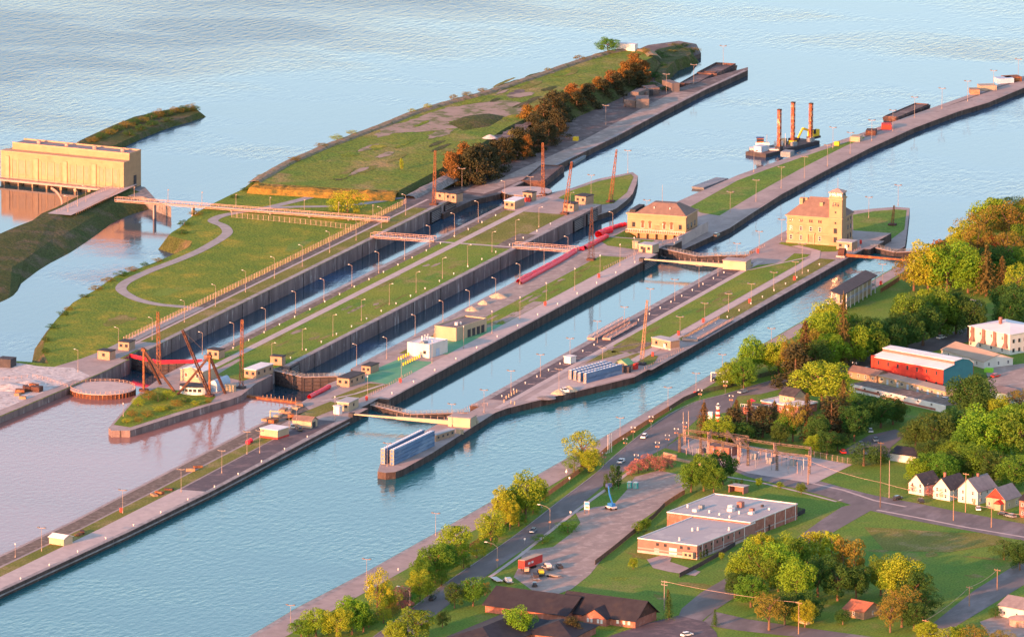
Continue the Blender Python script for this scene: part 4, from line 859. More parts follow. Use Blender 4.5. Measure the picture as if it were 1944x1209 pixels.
for grp in range(4):
    u0 = 4 + grp * 14.5
    for du, w in ((0, 1.8), (3.4, 3.2), (7.0, 1.8)): window(t, 'W', u0 + du, 2.2, w, 6.0 if grp < 3 else 6, lx, ly, 'stone', 'tall_window').location.x = -1.03
    MB().box(-1.5, -1.0, u0 + 9.6, u0 + 11.4, -1, 9.6).build('pilaster', 'limestone_trim', t)
    for du in (-1.5, 1.7, 5.2, 8.4): MB().box(-1.25, -1.0, u0 + du - .2, u0 + du + .2, .3, 8.6).build('pilaster', 'limestone_trim', t)
MB().box(-5, -1, 0, ly, -1.0, -.2).build('intake_deck', 'concrete', t)
for k in range(9): MB().box(-5, 0, k * 7.2, k * 7.0 + 1.7, -6, -1.0).build('intake_pier', 'limestone', t)
MB().box(-1.0, lx, 0, ly, -8, -1.0).build('substructure', 'dark_steel', t)
door(t, 'S', 9, 2.2, 5.0, 'dark_steel', -.6)
rl = MB()
for k in range(17): rl.box(-5, -4.9, k * 3.5, k * 3.5 + .1, -.2, 1.1)
rl.box(-5, -4.9, 0, ly, 1.0, 1.15); stuff(rl.build('railing', 'pink_steel', t))
# buoy line on the headrace
bm = MB(); L = smoothline(GP('98,358 108,366 116,378 118,390 112,402 106,412', ZU), 6)
for p in L: bm.cyl((p.x, p.y, ZU - .1), (p.x, p.y, ZU + .7), .55, .35, 7)
tag(bm.build('buoy_line', 'pink_steel'), 'curved line of pink floats on the orange reflection by the powerhouse', 'buoys')
def railing(name, label, pts, m, h=1.2, step=2.5, rails=(.6, 1.15), th=.09, cat='railing'):
    b = MB(); pts = [Vector(p) for p in pts]
    for i in range(len(pts) - 1):
        a, c = pts[i], pts[i + 1]; L = (c - a).length; n = max(1, round(L / step))
        for j in range(n + (1 if i == len(pts) - 2 else 0)): q = a.lerp(c, j / n); b.box(q.x - th / 2, q.x + th / 2, q.y - th / 2, q.y + th / 2, q.z, q.z + h)
        for r_ in rails: b.bar(a + Vector((0, 0, r_)), c + Vector((0, 0, r_)), th * .8)
    return tag(b.build(name, m), label, cat)
railing('road_railing', 'orange railing along the near side of the powerhouse road', [(p.x, p.y, .5) for p in GP('145,410 175,395 205,380 235,362')], 'wood')
railing('road_railing', 'lit railing along the waterside of the powerhouse road', [(p.x, p.y, .5) for p in GP('108,405 140,392 175,374 205,362 230,352')], 'pink_steel')
prow('129,402 147,391 163,383', 'hook_n', 6.5, 'along the powerhouse road', 'poles on the powerhouse road', .5)
# ================================================================== MASTS, DERRICKS, CRANES
def lattice(b, a, c, w0, w1, n, t=.10):
    a = Vector(a); c = Vector(c); d = (c - a).normalized(); up = Vector((0, 0, 1)) if abs(d.z) < .9 else Vector((1, 0, 0))
    x = d.cross(up).normalized(); y = x.cross(d)
    cs = ((-1, -1), (1, -1), (1, 1), (-1, 1))
    P = lambda k, s: a.lerp(c, s) + (x * k[0] + y * k[1]) * ((w0 + (w1 - w0) * s) / 2)
    for k in cs: b.bar(P(k, 0), P(k, 1), t * 1.25)
    for i in range(n):
        s0, s1 = i / n, (i + 1) / n
        for j in range(4):
            k0, k1 = cs[j], cs[(j + 1) % 4]
            b.bar(P(k0, s0), P(k1, s1) if (i + j) % 2 else P(k1, s0), t); b.bar(P(k1, s0) if (i + j) % 2 == 0 else P(k1, s1), P(k0, s1), t * .9)
    return b
def mast(base, top, z, w0, w1, m, label, cab=None, name='lattice_mast'):
    p = G(*base, z); s = PPM(p) * .98; dx = (top[0] - base[0]) / (PPM(p) * .94); h = (base[1] - top[1]) / s
    t = thing(name, label, 'mast', p); lattice(MB(), (0, 0, .8), (0, -dx, h), w0, w1, max(6, int(h / 2.2))).build('lattice', m, t)
    MB().box(-1.4, 1.4, -1.6, 1.6, 0, .8).build('footing', 'dark_rust' if cab is None else cab, t)
    return t
mast((824, 389), (826, 287), 0, 1.3, .7, 'rust', 'rusty lattice mast at the far end of the northern lock, left of two booths')
mast((1031, 371), (1030, 272), ZT, 1.3, .7, 'rust', 'rusty lattice mast standing by the far round platform')
mast((1159, 384), (1170, 284), ZT, 1.5, .5, 'rust', 'leaning rusty crane boom near the grass tip of the island')
mast((1072, 407), (1085, 307), 0, 1.6, .6, 'rust', 'leaning rusty crane boom in front of the two island booths')
mast((1122, 494), (1123, 394), 0, 2.2, .6, 'dark_rust', 'dark tapering lattice tower on the lawn by the red covers')
mast((302, 716), (300, 592), 0, 1.5, .8, 'rust', 'orange lattice mast between the round platform and the derricks')
mast((458, 737), (460, 607), 0, 1.4, .8, 'rust', 'orange lattice mast right of the derricks', 'dark_steel')
mast((1218, 692), (1228, 569), 0, 1.3, .6, 'wood', 'brown lattice mast beside the stacked blue-grey beams', 'dark_steel')
mast((1694, 428), (1697, 390), ZT, 1.0, .5, 'rust', 'short orange mast on the lawn beyond the administration building')
def derrick(label, mast_b, mast_t, legs, boom=None):
    p = G(*mast_b, 0); k = PPM(p); h = (mast_b[1] - mast_t[1]) / (k * .98)
    t = thing('stiffleg_derrick', label, 'derrick', p); b = MB(); b.cyl((0, 0, 0), (0, 0, h), .55, .45, 8); b.box(-.8, .8, -.8, .8, h - .4, h + .4); b.build('mast', 'rust', t)
    for lp in legs:
        q = G(*lp, 0) - p; MB().bar((0, 0, h), (q.x, q.y, 0), .8, .9).build('stiff_leg', 'dark_rust', t)
    if boom: 
        f = boom; dx = (f[0] - mast_b[0]) / (k * .94); bh = (mast_b[1] - f[1]) / (k * .98); lattice(MB(), (-.5, 0, 1), (-1.5, -dx, bh), 1.0, .7, 14, .18).build('boom', 'dark_rust', t)
        MB().bar((-1.5, -dx, bh), (0, 0, h), .12).build('cable', 'dark_steel', t)
    MB().cyl((0, 0, -.1), (0, 0, .8), 2.0, 2.0, 12).build('turntable', 'dark_rust', t)
    MB().cyl((0, -.3, h + .3), (0, .9, h + .3), .6, .6, 10).build('sheave', 'dark_rust', t)
derrick('left rusty stiff-leg derrick on the overgrown point', (273, 742), (276, 664), [(332, 744), (305, 729)])
derrick('right rusty stiff-leg derrick with raised boom in front of the white hut', (398, 752), (399, 676), [(337, 749), (428, 747)], (349, 629))
# huts under the derricks
booth((344, 722), (385, 727), (405, 716), 4.6, 'cream', 'white_roof', 'white gabled hut behind the right derrick', 2, rooftype='gable', rise=1.3, name='hut', cat='hut', wk='warm')
p = G(368, 746); t = thing('round_hut', 'low rounded white hut with black roof between the derrick legs', 'hut', p)
pts = [(4.2 * math.cos(u), 5.6 * math.sin(u)) for u in [2 * math.pi * i / 20 for i in range(20)]]
MB().prism(pts, -.1, 3.0).build('wall', 'white', t); MB().prism([(x * 1.05, y * 1.05) for x, y in pts], 3.0, 3.3).build('roof', 'black_roof', t)
for k in range(5):
    y = -3.6 + k * 1.7; x = -4.2 * math.sqrt(max(0, 1 - (y / 5.6) ** 2)); o = MB().box(-.1, .05, -.6, .6, 0, 1.1).build('window', 'glass', t, (x - .02, y, 1.3)); o.rotation_euler = (0, 0, math.atan2(y / 31, x / 17.6) - math.pi)
p, a, lx, ly = frame3((399, 742), (412, 744), (430, 733)); t = thing('quonset_hut', 'pale blue hut with curved metal roof behind the right derrick', 'hut', p, a)
b = MB(); n = 10
for i in range(n):
    u0, u1 = math.pi * i / n, math.pi * (i + 1) / n; f = lambda u: (ly / 2 - ly / 2 * math.cos(u), 3.0 * math.sin(u) + 1.5)
    b.face([(0, *f(u0)), (lx, *f(u0)), (lx, *f(u1)), (0, *f(u1))])
b.build('curved_roof', 'pale_blue', t); b = MB(); b.box(0.02, lx, .05, ly - .05, -.2, 1.5); b.prism([(0, 0)], 0, 0) if False else None
b.build('wall', 'pale_blue', t); g = MB(); g.face([(0.03, ly / 2 - ly / 2 * math.cos(math.pi * i / n), 3 * math.sin(math.pi * i / n) + 1.5) for i in range(n + 1)]); g.build('gable', 'white', t)
booth((428, 742), (443, 744), (446, 742), 2.4, 'cream', 'cream', 'plain cream box beside the curved-roof hut', 0, name='storage_box', cat='box')
# ------------------------------------------------------------------ round platforms
def cell(label, px, py, z, r, wz, rail):
    c = G(px, py, z); t = thing('round_platform', label, 'platform', (c.x, c.y, z)); n = 48
    b = MB(); b.cyl((0, 0, wz - 3 - z), (0, 0, -.15), r, r, n); b.build('steel_ring', 'dark_rust', t)
    k = MB()
    for i in range(n): u = 2 * math.pi * i / n; k.cyl((r * math.cos(u), r * math.sin(u), wz - 2 - z), (r * math.cos(u), r * math.sin(u), -.1), .22, .22, 5)
    k.build('sheet_piles', 'rust', t)
    MB().cyl((0, 0, -.15), (0, 0, .1), r + .15, r + .15, n).build('deck', 'concrete_pale', t)
    if rail:
        q = MB(); m = 40
        for i in range(m):
            u, v = 2 * math.pi * i / m, 2 * math.pi * (i + 1) / m; a = Vector(((r - .2) * math.cos(u), (r - .2) * math.sin(u), 0)); c2 = Vector(((r - .2) * math.cos(v), (r - .2) * math.sin(v), 0))
            q.box(a.x - .06, a.x + .06, a.y - .06, a.y + .06, 0, 1.2)
            if -0.9 < math.cos(u): 
                for zz in (.6, 1.15): q.bar(a + Vector((0, 0, zz)), c2 + Vector((0, 0, zz)), .07)
        stuff(q.build('railing', 'pink_steel', t))
    return t
cell('round sheet-pile platform with railing in the reddish water at left', 195, 736.5, -.6, 12.8, ZU, True)
cell('round pale platform at the far end of the northern locks', 1000, 363, ZT + .6, 10.8, ZL, False)
# ------------------------------------------------------------------ blue stoplogs
def stoplogs(label, near, far, h, w, gap, z, layers, m='blue_steel'):
    A, B = G(*near, z), G(*far, z); L = (B - A).length; t = thing('stoplog_stack', label, 'stoplogs', A, math.atan2((B - A).y, (B - A).x))
    for k in range(layers):
        z0, z1 = h * k / layers, h * (k + 1) / layers - .06
        o = MB().box(0, L, 0, w, z0, z1).box(0, L, -.12, 0, z0 + .08, z0 + .25).box(0, L, -.12, 0, z1 - .25, z1 - .08).build('stoplog', m, t)
        MB().box(-.14, 0, .05, w - .05, z0 + .05, z0 + .22).box(-.14, 0, .05, w - .05, z1 - .2, z1 - .03).box(-.14, 0, .05, .25, z0 + .2, z1 - .2).box(-.14, 0, w - .25, w - .05, z0 + .2, z1 - .2).build('lit_end_frame', 'cream', o)  # sunlit ends of the blue beams: warm light put into a cream colour
    top = MB(); top.box(0, L, 0, w, h - .05, h + .03)
    for i in range(int(L / 2)): top.box(i * 2 + .5, i * 2 + .8, .3, w - .3, h + .03, h + .18)
    top.build('top_plate', 'pale_blue', t); return t
stoplogs('front of two tall blue stoplog stacks on the rounded pier end', (748, 883), (825, 846), 5.9, 1.7, 0, 0, 4)
stoplogs('rear of two tall blue stoplog stacks on the rounded pier end', (731, 881), (806, 844), 5.9, 1.7, 0, 0, 4)
for i, (dx, dy) in enumerate(((0, 0), (-11, -3), (-19, -6), (-28, -8))):
    stoplogs(f'{ordn(i)} of the grey-blue stoplog beams from the front, stacked beside the southern lock', (1113 + dx, 728 + dy), (1181 + dx, 710 + dy), 4.0 if i == 0 else 3.6, 1.3, 0, 0, 2, 'blue_steel')
booth((1170, 700), (1191, 704), (1197, 700), 2.5, 'cream', 'green_turf', 'open-sided hut with green gabled roof behind the stacked beams', 0, rooftype='gable', rise=1.6, name='shelter', cat='hut')
booth((1181, 707), (1194, 708), (1199, 706), 2.2, 'dark_steel', 'dark_steel', 'dark grey container beside the stacked beams', 0, name='container', cat='container')
booth((1192, 700), (1206, 702), (1210, 700), 2.2, 'red_paint', 'red_paint', 'small red container near the brown mast', 0, name='container', cat='container')
def heap(label, px, py, r, h, m, sq=.6, z=0.0):
    p = G(px, py, z); b = MB(); n, k = 14, 4; rows = []
    for j in range(k + 1):
        f = j / k; rr = r * (1 - f) ** .8 if j < k else .02
        rows.append([(rr * math.cos(2 * math.pi * i / n) * (1 + .25 * noise.noise(Vector((i * .7, j, px)))), rr * sq * 1.6 * math.sin(2 * math.pi * i / n) * (1 + .25 * noise.noise(Vector((i * .7, j + 9, px)))), h * f * (1 + .2 * noise.noise(Vector((i, j, py)))) - .05) for i in range(n)])
    for j in range(k):
        for i in range(n): b.face([rows[j][i], rows[j][(i + 1) % n], rows[j + 1][(i + 1) % n], rows[j + 1][i]])
    o = b.build('spoil_heap', m, None, p, rnd.uniform(0, 3)); return tag(o, label, 'heap')
heap('sand heap beside a lamp pole near the stacked beams', 1060, 747, 3.2, 1.8, 'sand'); heap('sand heap next to the small excavator', 1080, 741, 3.6, 2.0, 'sand'); heap('low pile of timbers and stone on the wide apron', 1036, 755, 4.2, .8, 'rock')
heap('orange sand heap beside the tan machinery building', 896, 589, 3.2, 1.7, 'sand'); heap('pointed sand heap on the strip left of the red covers', 918, 577, 2.6, 1.7, 'sand'); heap('long sand heap on the strip just left of the red covers', 946, 564, 3.6, 1.8, 'sand', .8)
heap('pale rubble heap on the quay at far left', 20, 735, 9, 1.5, 'pale_rubble'); heap('pale rubble heap beside the crates on the left quay', 55, 728, 7, 1.2, 'pale_rubble'); heap('pale grey stone heap on top of the mound', 930, 262, 3.6, 1.6, 'pale_rubble', z=2.6)
# ------------------------------------------------------------------ red covers along the second lock
def tube(name, label, pts, r, m, cat, lump=.25, group=None):
    L = smoothline(pts, 8); b = MB(); prev = None; n = 8
    for i, p in enumerate(L):
        d = (L[min(i + 1, len(L) - 1)] - L[max(i - 1, 0)]).normalized(); x = d.cross(Vector((0, 0, 1))).normalized(); y = x.cross(d); rr = r * (1 + lump * noise.noise(Vector((i * .6, r, 3))))
        row = [p + x * (rr * math.cos(2 * math.pi * j / n)) + y * (rr * .9 * math.sin(2 * math.pi * j / n)) for j in range(n)]
        if prev:
            for j in range(n): b.face([prev[j], prev[(j + 1) % n], row[(j + 1) % n], row[j]])
        prev = row
    return tag(b.build(name, m, smooth=True), label, cat, group)
tube('red_cover_roll', 'long red covered roll along the edge of the second lock', [p + Vector((0, 0, .6)) for p in GP('984,537 1000,527 1030,512 1060,496 1085,482 1096,476 1108,475')], 1.05, 'red_tarp', 'cover')
tube('red_cover_roll', 'second red roll lying beside the long one', [p + Vector((0, 0, .5)) for p in GP('988,540 1020,522 1060,500 1092,480')], .8, 'red_tarp', 'cover')
tube('red_cover_roll', 'short red roll leading up to the footbridge end', [p + Vector((0, 0, .7)) for p in GP('1110,474 1125,466 1140,458 1152,451')], 1.1, 'red_tarp', 'cover')
tube('red_cover_roll', 'thick red covered bundle beyond the footbridge', [p + Vector((0, 0, 1.0)) for p in GP('1136,450 1148,444 1158,441')], 1.7, 'red_tarp', 'cover')
tube('red_cover_roll', 'red covered roll ending beside the pump house', [p + Vector((0, 0, .8)) for p in GP('1150,442 1162,436 1174,432 1187,429')], 1.0, 'red_tarp', 'cover')
tube('red_cover_roll', 'straight bright red roll on the pier by the dark mitre gate', [p + Vector((0, 0, .8)) for p in GP('587,757 600,750 614,743 625,737')], .95, 'red_tarp', 'cover', .1)
# barrier beam with posts in front of the dark gate
A, B = G(462, 752, ZU), G(573, 766, ZU); t = thing('floating_barrier', 'rusty floating barrier beam in front of the dark mitre gate', 'barrier', (A.x, A.y, ZU), math.atan2((B - A).y, (B - A).x)); L = (B - A).length
MB().box(0, L, -1.2, 1.2, -6, .7).build('beam', 'rust', t)
for i in range(9): MB().box(L * .35 + i * L * .07, L * .35 + i * L * .07 + .2, -.8, -.6, .7, 1.6 + .4 * (i % 3)).build('stake', 'wood', t)
# ------------------------------------------------------------------ barges and boats
def barge(label, A, B, w, h, z, m, coam=0.9, name='barge', deck=None, grp=None):
    a, c = G(*A, z), G(*B, z); L = (c - a).length; t = thing(name, label, 'barge', (a.x, a.y, z), math.atan2((c - a).y, (c - a).x), grp)
    MB().hexa([(1.5, .3, -1.2), (L - 1.5, .3, -1.2), (L - 1.5, w - .3, -1.2), (1.5, w - .3, -1.2), (0, 0, h), (L, 0, h), (L, w, h), (0, w, h)]).build('hull', m, t)
    if coam > 0:
        b = MB(); k = .35; b.box(.8, L - .8, .6, .6 + k, h, h + coam); b.box(.8, L - .8, w - .6 - k, w - .6, h, h + coam); b.box(.8, .8 + k, .6 + k, w - .6 - k, h, h + coam); b.box(L - .8 - k, L - .8, .6 + k, w - .6 - k, h, h + coam); b.build('coaming', m, t)
        MB().box(1.2, L - 1.2, 1, w - 1, h, h + .08).build('hold', 'dock_dirt', t)
    else: MB().box(.4, L - .4, .4, w - .4, h, h + .06).build('deck', deck or 'grey_steel', t)
    return t
barge('dark rusty barge moored beside the far round platform', (1034, 357), (1072, 326), 11, 2.4, ZL, 'barge_steel', .5)
barge('grey flat barge with a boxy wheelhouse moored at the north dock', (1090, 314), (1113, 300), 9, 1.2, ZL, 'grey_steel', 0)
barge('large dark open barge at the far end of the north dock', (1322, 170), (1364, 146), 9, 2.0, ZL, 'barge_steel', .5)
barge('second dark barge beyond the large one, with a grey covered hold', (1362, 152), (1400, 132), 11, 1.9, ZL, 'barge_steel', 1.0)
barge('dark open barge tied to the long pier at upper right', (1706, 233), (1767, 207), 8, 1.9, ZL, 'barge_steel', .5)
barge('grey flat work float at the edge of the pier lawn', (1336, 361), (1383, 343), 6, 1.0, ZL, 'grey_steel', 0)
# jack-up rig
A, B = G(1454, 300, ZL), G(1556, 274, ZL); L = (B - A).length; ang = math.atan2((B - A).y, (B - A).x)
t = thing('jackup_barge', 'work barge with three tall orange spuds and a yellow excavator', 'barge', (A.x, A.y, ZL), ang)
MB().box(0, L, 0, 11, -1, 1.6).build('hull', 'dark_steel', t); MB().box(.4, L - .4, .4, 10.6, 1.6, 1.68).build('deck', 'dock_dirt', t)
Mi = Matrix.Rotation(-ang, 3, 'Z')
for k, (px, py, top) in enumerate(((1479, 292, 209), (1505, 281, 195), (1539, 276, 197))):
    q = Mi @ (G(px, py, ZL) - A); h = (py - top) / (PPM(A) * .98); x, y = q.x, max(q.y, 1.2)
    lattice(MB(), (x, y, -2), (x, y, h), 1.25, 1.25, 16, .16).build('spud', 'spud_paint', t); MB().box(x - .45, x + .45, y - .45, y + .45, -2, h - .2).build('spud_core', 'spud_paint', t); MB().box(x - .8, x + .8, y - .8, y + .8, h - .2, h + .3).build('spud_cap', 'dark_rust', t)
    MB().box(x - 1.3, x + 1.3, y - 1.3, y + 1.3, 1.6, 3.4).build('spud_well', ('dark_steel', 'yellow', 'grey_steel')[k], t)
q = Mi @ (G(1548, 270, ZL) - A); x, y = q.x, q.y + 1
MB().box(x - 2.5, x + 2.5, y - 1.6, y + 1.6, 2.7, 5.6).build('excavator_house', 'yellow', t); MB().box(x - 2.4, x - .6, y - 1.7, y - .2, 4.0, 6.2).build('cab', 'glass', t); MB().box(x - 3, x + 3, y - 1.9, y + 1.9, 1.7, 2.6).build('tracks', 'dark_steel', t)
MB().bar((x - 1.5, y, 5.0), (x - 8, y + .5, 7.2), .9).build('excavator_boom', 'yellow', t); MB().bar((x - 8, y + .5, 7.2), (x - 11.5, y + .8, 3.2), .7).build('excavator_stick', 'yellow', t); MB().box(x - 12.4, x - 10.8, y, y + 1.6, 2.2, 3.4).build('bucket', 'dark_steel', t)
for (f, v, l, w, h, m) in ((.05, 4, 5, 4, 2.6, 'pale_blue'), (.42, 5, 3, 3, 2.4, 'white'), (.3, 1.5, 2.5, 2, 1.5, 'yellow'), (.55, 1, 3, 2, 1.6, 'grey_steel'), (.72, 6, 4, 3, 1.8, 'dark_rust'), (.2, 7.5, 3, 2, 1.4, 'dark_rust'), (.62, 8, 2, 2, 2.2, 'cream')): MB().box(L * f, L * f + l, v, v + w, 1.68, 1.68 + h).build('deck_gear', m, t)
MB().cyl((L * .46, 3, 1.6), (L * .46, 3, 8), .1, .06, 6).build('radio_mast', 'white', t)
P = G(1422, 293, ZL); t = thing('tugboat', 'small white and orange tug moored left of the jack-up barge', 'boat', (P.x, P.y, ZL), R(-70))
MB().hexa([(1, .8, -1), (13, .3, -1), (13, 4.7, -1), (1, 4.2, -1), (0, 0, 1.8), (14, 0, 1.5), (14, 5, 1.5), (0, 5, 1.8)]).build('hull', 'dark_steel', t)
MB().hexa([(.2, .2, 1.85), (13.8, .2, 1.55), (13.8, 4.8, 1.55), (.2, 4.8, 1.85), (.2, .2, 2.6), (13.8, .2, 2.2), (13.8, 4.8, 2.2), (.2, 4.8, 2.6)]).build('bulwark', 'white', t); MB().box(3, 9, 1, 4, 2.2, 5).build('deckhouse', 'white', t); w = MB().box(3.5, 6.5, 1.2, 3.8, 5, 7).build('wheelhouse', 'rust', t); MB().box(3.4, 6.6, 1.1, 3.9, 5.6, 6.5).build('window_band', 'glass', w); MB().box(3.2, 6.8, 1, 4, 7, 7.2).build('roof', 'navy', w)
MB().cyl((8, 2.5, 5), (8, 2.5, 8.5), .1, n=6).build('mast', 'lamp_post', t)
# ------------------------------------------------------------------ deck clutter
def crate(px, py, z, l, w, h, m, label, rz=0, name='crate', cat='crate', grp=None):
    b = MB().box(0, l, 0, w, 0, h); o = b.build(name, m, None, G(px, py, z), rz); 
    MB().box(-.05, .0, -.05, w + .05, h * .45, h * .55).box(-.05, l + .05, -.08, -.001, h * .9, h).box(.1, l - .1, .1, w - .1, h, h + .08).build('trim', m, o)
    return tag(o, label, cat, grp)
crate(20, 699, 0, 6, 6, 3.4, 'dark_steel', 'dark square container on the pale quay at far left', 0, 'container', 'container')
CRT = [(36, 752), (46, 748), (57, 744), (66, 739), (74, 736), (82, 742), (50, 756)]
for i, (x, y) in enumerate(CRT): crate(x, y, 0, 2.5 + (i % 3), 2.0 + (i % 2) * 1.6, 1.0 + .5 * (i % 3), ('wood', 'rust', 'dark_rust')[i % 3], f'{ordn(i)} from the left of the wooden work crates on the left quay edge', .3 * i, 'crate', 'crate', 'crates on the left quay')
CRT = [(506, 800), (530, 793), (552, 786), (540, 784), (565, 778), (575, 773), (520, 804), (558, 793)]
for i, (x, y) in enumerate(sorted(CRT)): crate(x, y, 0, 5 - (i % 3), 2.4, .8 + .4 * (i % 2), ('wood', 'rust', 'cream', 'wood')[i % 4], f'{ordn(i)} from the left of the timber pallets by the reddish water', .1 * i - .2, 'pallet', 'pallet', 'timber pallets on the pier')
CRT = [(160, 1014), (150, 1018), (300, 942), (312, 938), (330, 930), (370, 893), (382, 886)]
for i, (x, y) in enumerate(sorted(CRT)): crate(x, y, 0, 3.4, 1.6, .7 + .3 * (i % 2), ('rust', 'dark_rust', 'wood')[i % 3], f'{ordn(i)} from the left of the rusty scrap pieces on the lower left pier', .4 * i, 'scrap_piece', 'scrap', 'scrap on the lower left pier')
CRT = [(1195, 197), (1212, 192), (1228, 188), (1240, 182), (1222, 200), (1252, 180), (1205, 205), (1232, 205), (1290, 174)]
for i, (x, y) in enumerate(sorted(CRT)): crate(x, y, ZT, 6 + (i % 3) * 2, 4 + (i % 2) * 2, 2.4 + .8 * (i % 3), ('dark_steel', 'dock_dirt', 'asphalt')[i % 3], f'{ordn(i)} from the left of the dark stores on the far north dock', .15 * i - .4, 'storage_block', 'stores', 'stores on the far north dock')
CRT = [(1096, 268), (1592, 277)]
for i, (x, y) in enumerate(CRT): crate(x, y, ZT, 2.0, 2.2, 1.6, 'yellow', ['small yellow box on the north dock road', 'small yellow box on the pier lawn'][i], 0, 'box', 'box')
CRT = [(1632, 270), (1662, 258), (1692, 247), (1860, 180), (1892, 172), (1940, 155), (1500, 299), (1925, 158)]
for i, (x, y) in enumerate(sorted(CRT)): crate(x, y, ZT, 6, 4.5 if i < 5 else 8, 2.2, ('grey_steel', 'cream', 'dark_rust', 'red_siding', 'wood', 'tan_roof', 'pale_blue', 'rust')[i], f'{ordn(i)} from the left of the stored boxes along the long far pier', .1 * i, 'storage_block', 'stores', 'stores on the far pier')
crate(1205, 98, 2.6, 3.4, 9.5, 3.2, 'white', 'long white trailer at the far top of the mound', -.1, 'trailer', 'trailer')
for i, (x, y) in enumerate(((1006, 384), (1000, 383))): crate(x, y, 0, 1.6, 2.4, 1.5, 'red_paint', ['right red bin below the island booth window', 'left red bin below the island booth window'][i], 0, 'bin', 'bin')
# lifebuoy cabinets (red)
for i, (x, y) in enumerate(sorted([(698, 760), (762, 726), (1037, 580), (1139, 527), (1337, 612), (1425, 575), (1510, 532), (1441, 480), (1321, 751), (1463, 665), (1674, 541), (232, 972), (1241, 676), (1290, 636), (1636, 463)])):
    t = thing('lifebuoy_stand', f'{ordn(i)} red lifebuoy stand from the left', 'lifebuoy', G(x - 2, y + 1), 0, 'red lifebuoy stands'); MB().box(-.25, .25, -.45, .45, .3, 1.9).build('cabinet', 'red_paint', t); MB().box(-.1, .1, -.1, .1, 0, .3).build('foot', 'dark_steel', t)
# mooring bollards
BM = MB().cyl((0, 0, 0), (0, 0, .5), .2, .18, 8).cyl((0, 0, .5), (0, 0, .7), .32, .28, 8).mesh('bollard', 'white')
def bolrow(label, group, pts, z=0.0):
    for i, (x, y) in enumerate(pts): tag(inst('mooring_bollard', BM, None, (x, y, z + .05)), f'{ordn(i)} ' + label.replace('small white mooring bollard', 'white bollard from the left'), 'bollard', group)
bolrow('small white mooring bollard along the north edge of the wide lock', 'bollards north of the wide lock', [(20 + 24 * i, 2.6) for i in range(13)])
bolrow('small white mooring bollard on the dark wide-lock strip', 'bollards south of the wide lock', [(30 + 13.5 * i, -39.4) for i in range(22)])
bolrow('small white mooring bollard along the southern lock', 'bollards by the southern lock', [(166 + 15 * i, -71) for i in range(12)])
bolrow('small white mooring bollard on the island south margin', 'bollards on the island south margin', [(70 + 17 * i, 64.5) for i in range(19)])
bolrow('small white mooring bollard on the island north margin', 'bollards on the island north margin', [(80 + 17 * i, 93) for i in range(19)])
bolrow('small white mooring bollard on the pier at the lower left', 'bollards on the lower left pier', [(-380 + 24 * i, 14 - 10 * min(1, i / 9)) for i in range(14)])
bolrow('small white mooring bollard on the canal walk by the town', 'bollards on the canal walk', [(-360 + 30 * i, -109) for i in range(14)])
# painted mooring lines beside the bollards
b = MB()
for i in range(22): x = 30 + 13.5 * i; b.box(x - .18, x + .18, -43.2, -40.4, .05, .075)
tag(b.build('deck_marks', 'concrete_pale'), 'pale crosswise strips on the dark deck south of the wide lock', 'markings')
# gangway frames beside locks
def gangway(label, x0, x1, y0, y1):
    t = thing('gangway', label, 'gangway', (x0, y0, 0)); L = x1 - x0; w = y1 - y0
    MB().box(0, L, 0, w, .3, .6).build('deck', 'grey_steel', t)
    for y in (0, w - .2):
        b = MB()
        for z in (1.0, 1.7): b.box(0, L, y, y + .15, z, z + .13)
        for i in range(int(L / 1.6) + 1): b.box(i * 1.6, i * 1.6 + .15, y, y + .15, .3, 1.75)
        stuff(b.build('handrail', 'pink_steel', t))
    MB().box(-.5, 0, -.2, w + .2, .2, 1.1).build('end_beam', 'pink_steel', t)
gangway('railed steel gangway lying beside the wide lock', 148, 190, -36.2, -33.2)
gangway('railed steel gangway lying beside the southern lock', 160, 205, -75.6, -69.4)
gangway('bench-like frame rows on the apron beside the wide lock', 150, 182, -42, -39)
railing('lock_railing', 'pale railing along the near gate walkway of the wide lock', [(10, 9.4, 0), (60, 9.4, 0)], 'pink_steel')
railing('lock_railing', 'pale railing beside the far control house', [(290, 10, 0), (330, 8, 0)], 'pink_steel')
railing('lock_railing', 'pale railing at the near end of the wide lock south wall', [(-22, -35, 0), (8, -35, 0), (12, -40, 0)], 'pink_steel')
railing('lock_railing', 'pale railing at the far end of the wide lock south wall', [(318, -36.4, 0), (362, -36.4, 0)], 'pink_steel')
railing('lock_railing', 'pale railing on the southern lock edge by the cream booth', [(100, -74, 0), (142, -75.6, 0)], 'pink_steel')
railing('lock_railing', 'pale railing on the southern lock edge by the administration building', [(346, -75.6, 0), (372, -75.6, 0)], 'pink_steel')
railing('lock_railing', 'pink railing along the pump house terrace', [(345, 3.8, 0), (362, 3.4, 0)], 'pink_steel')
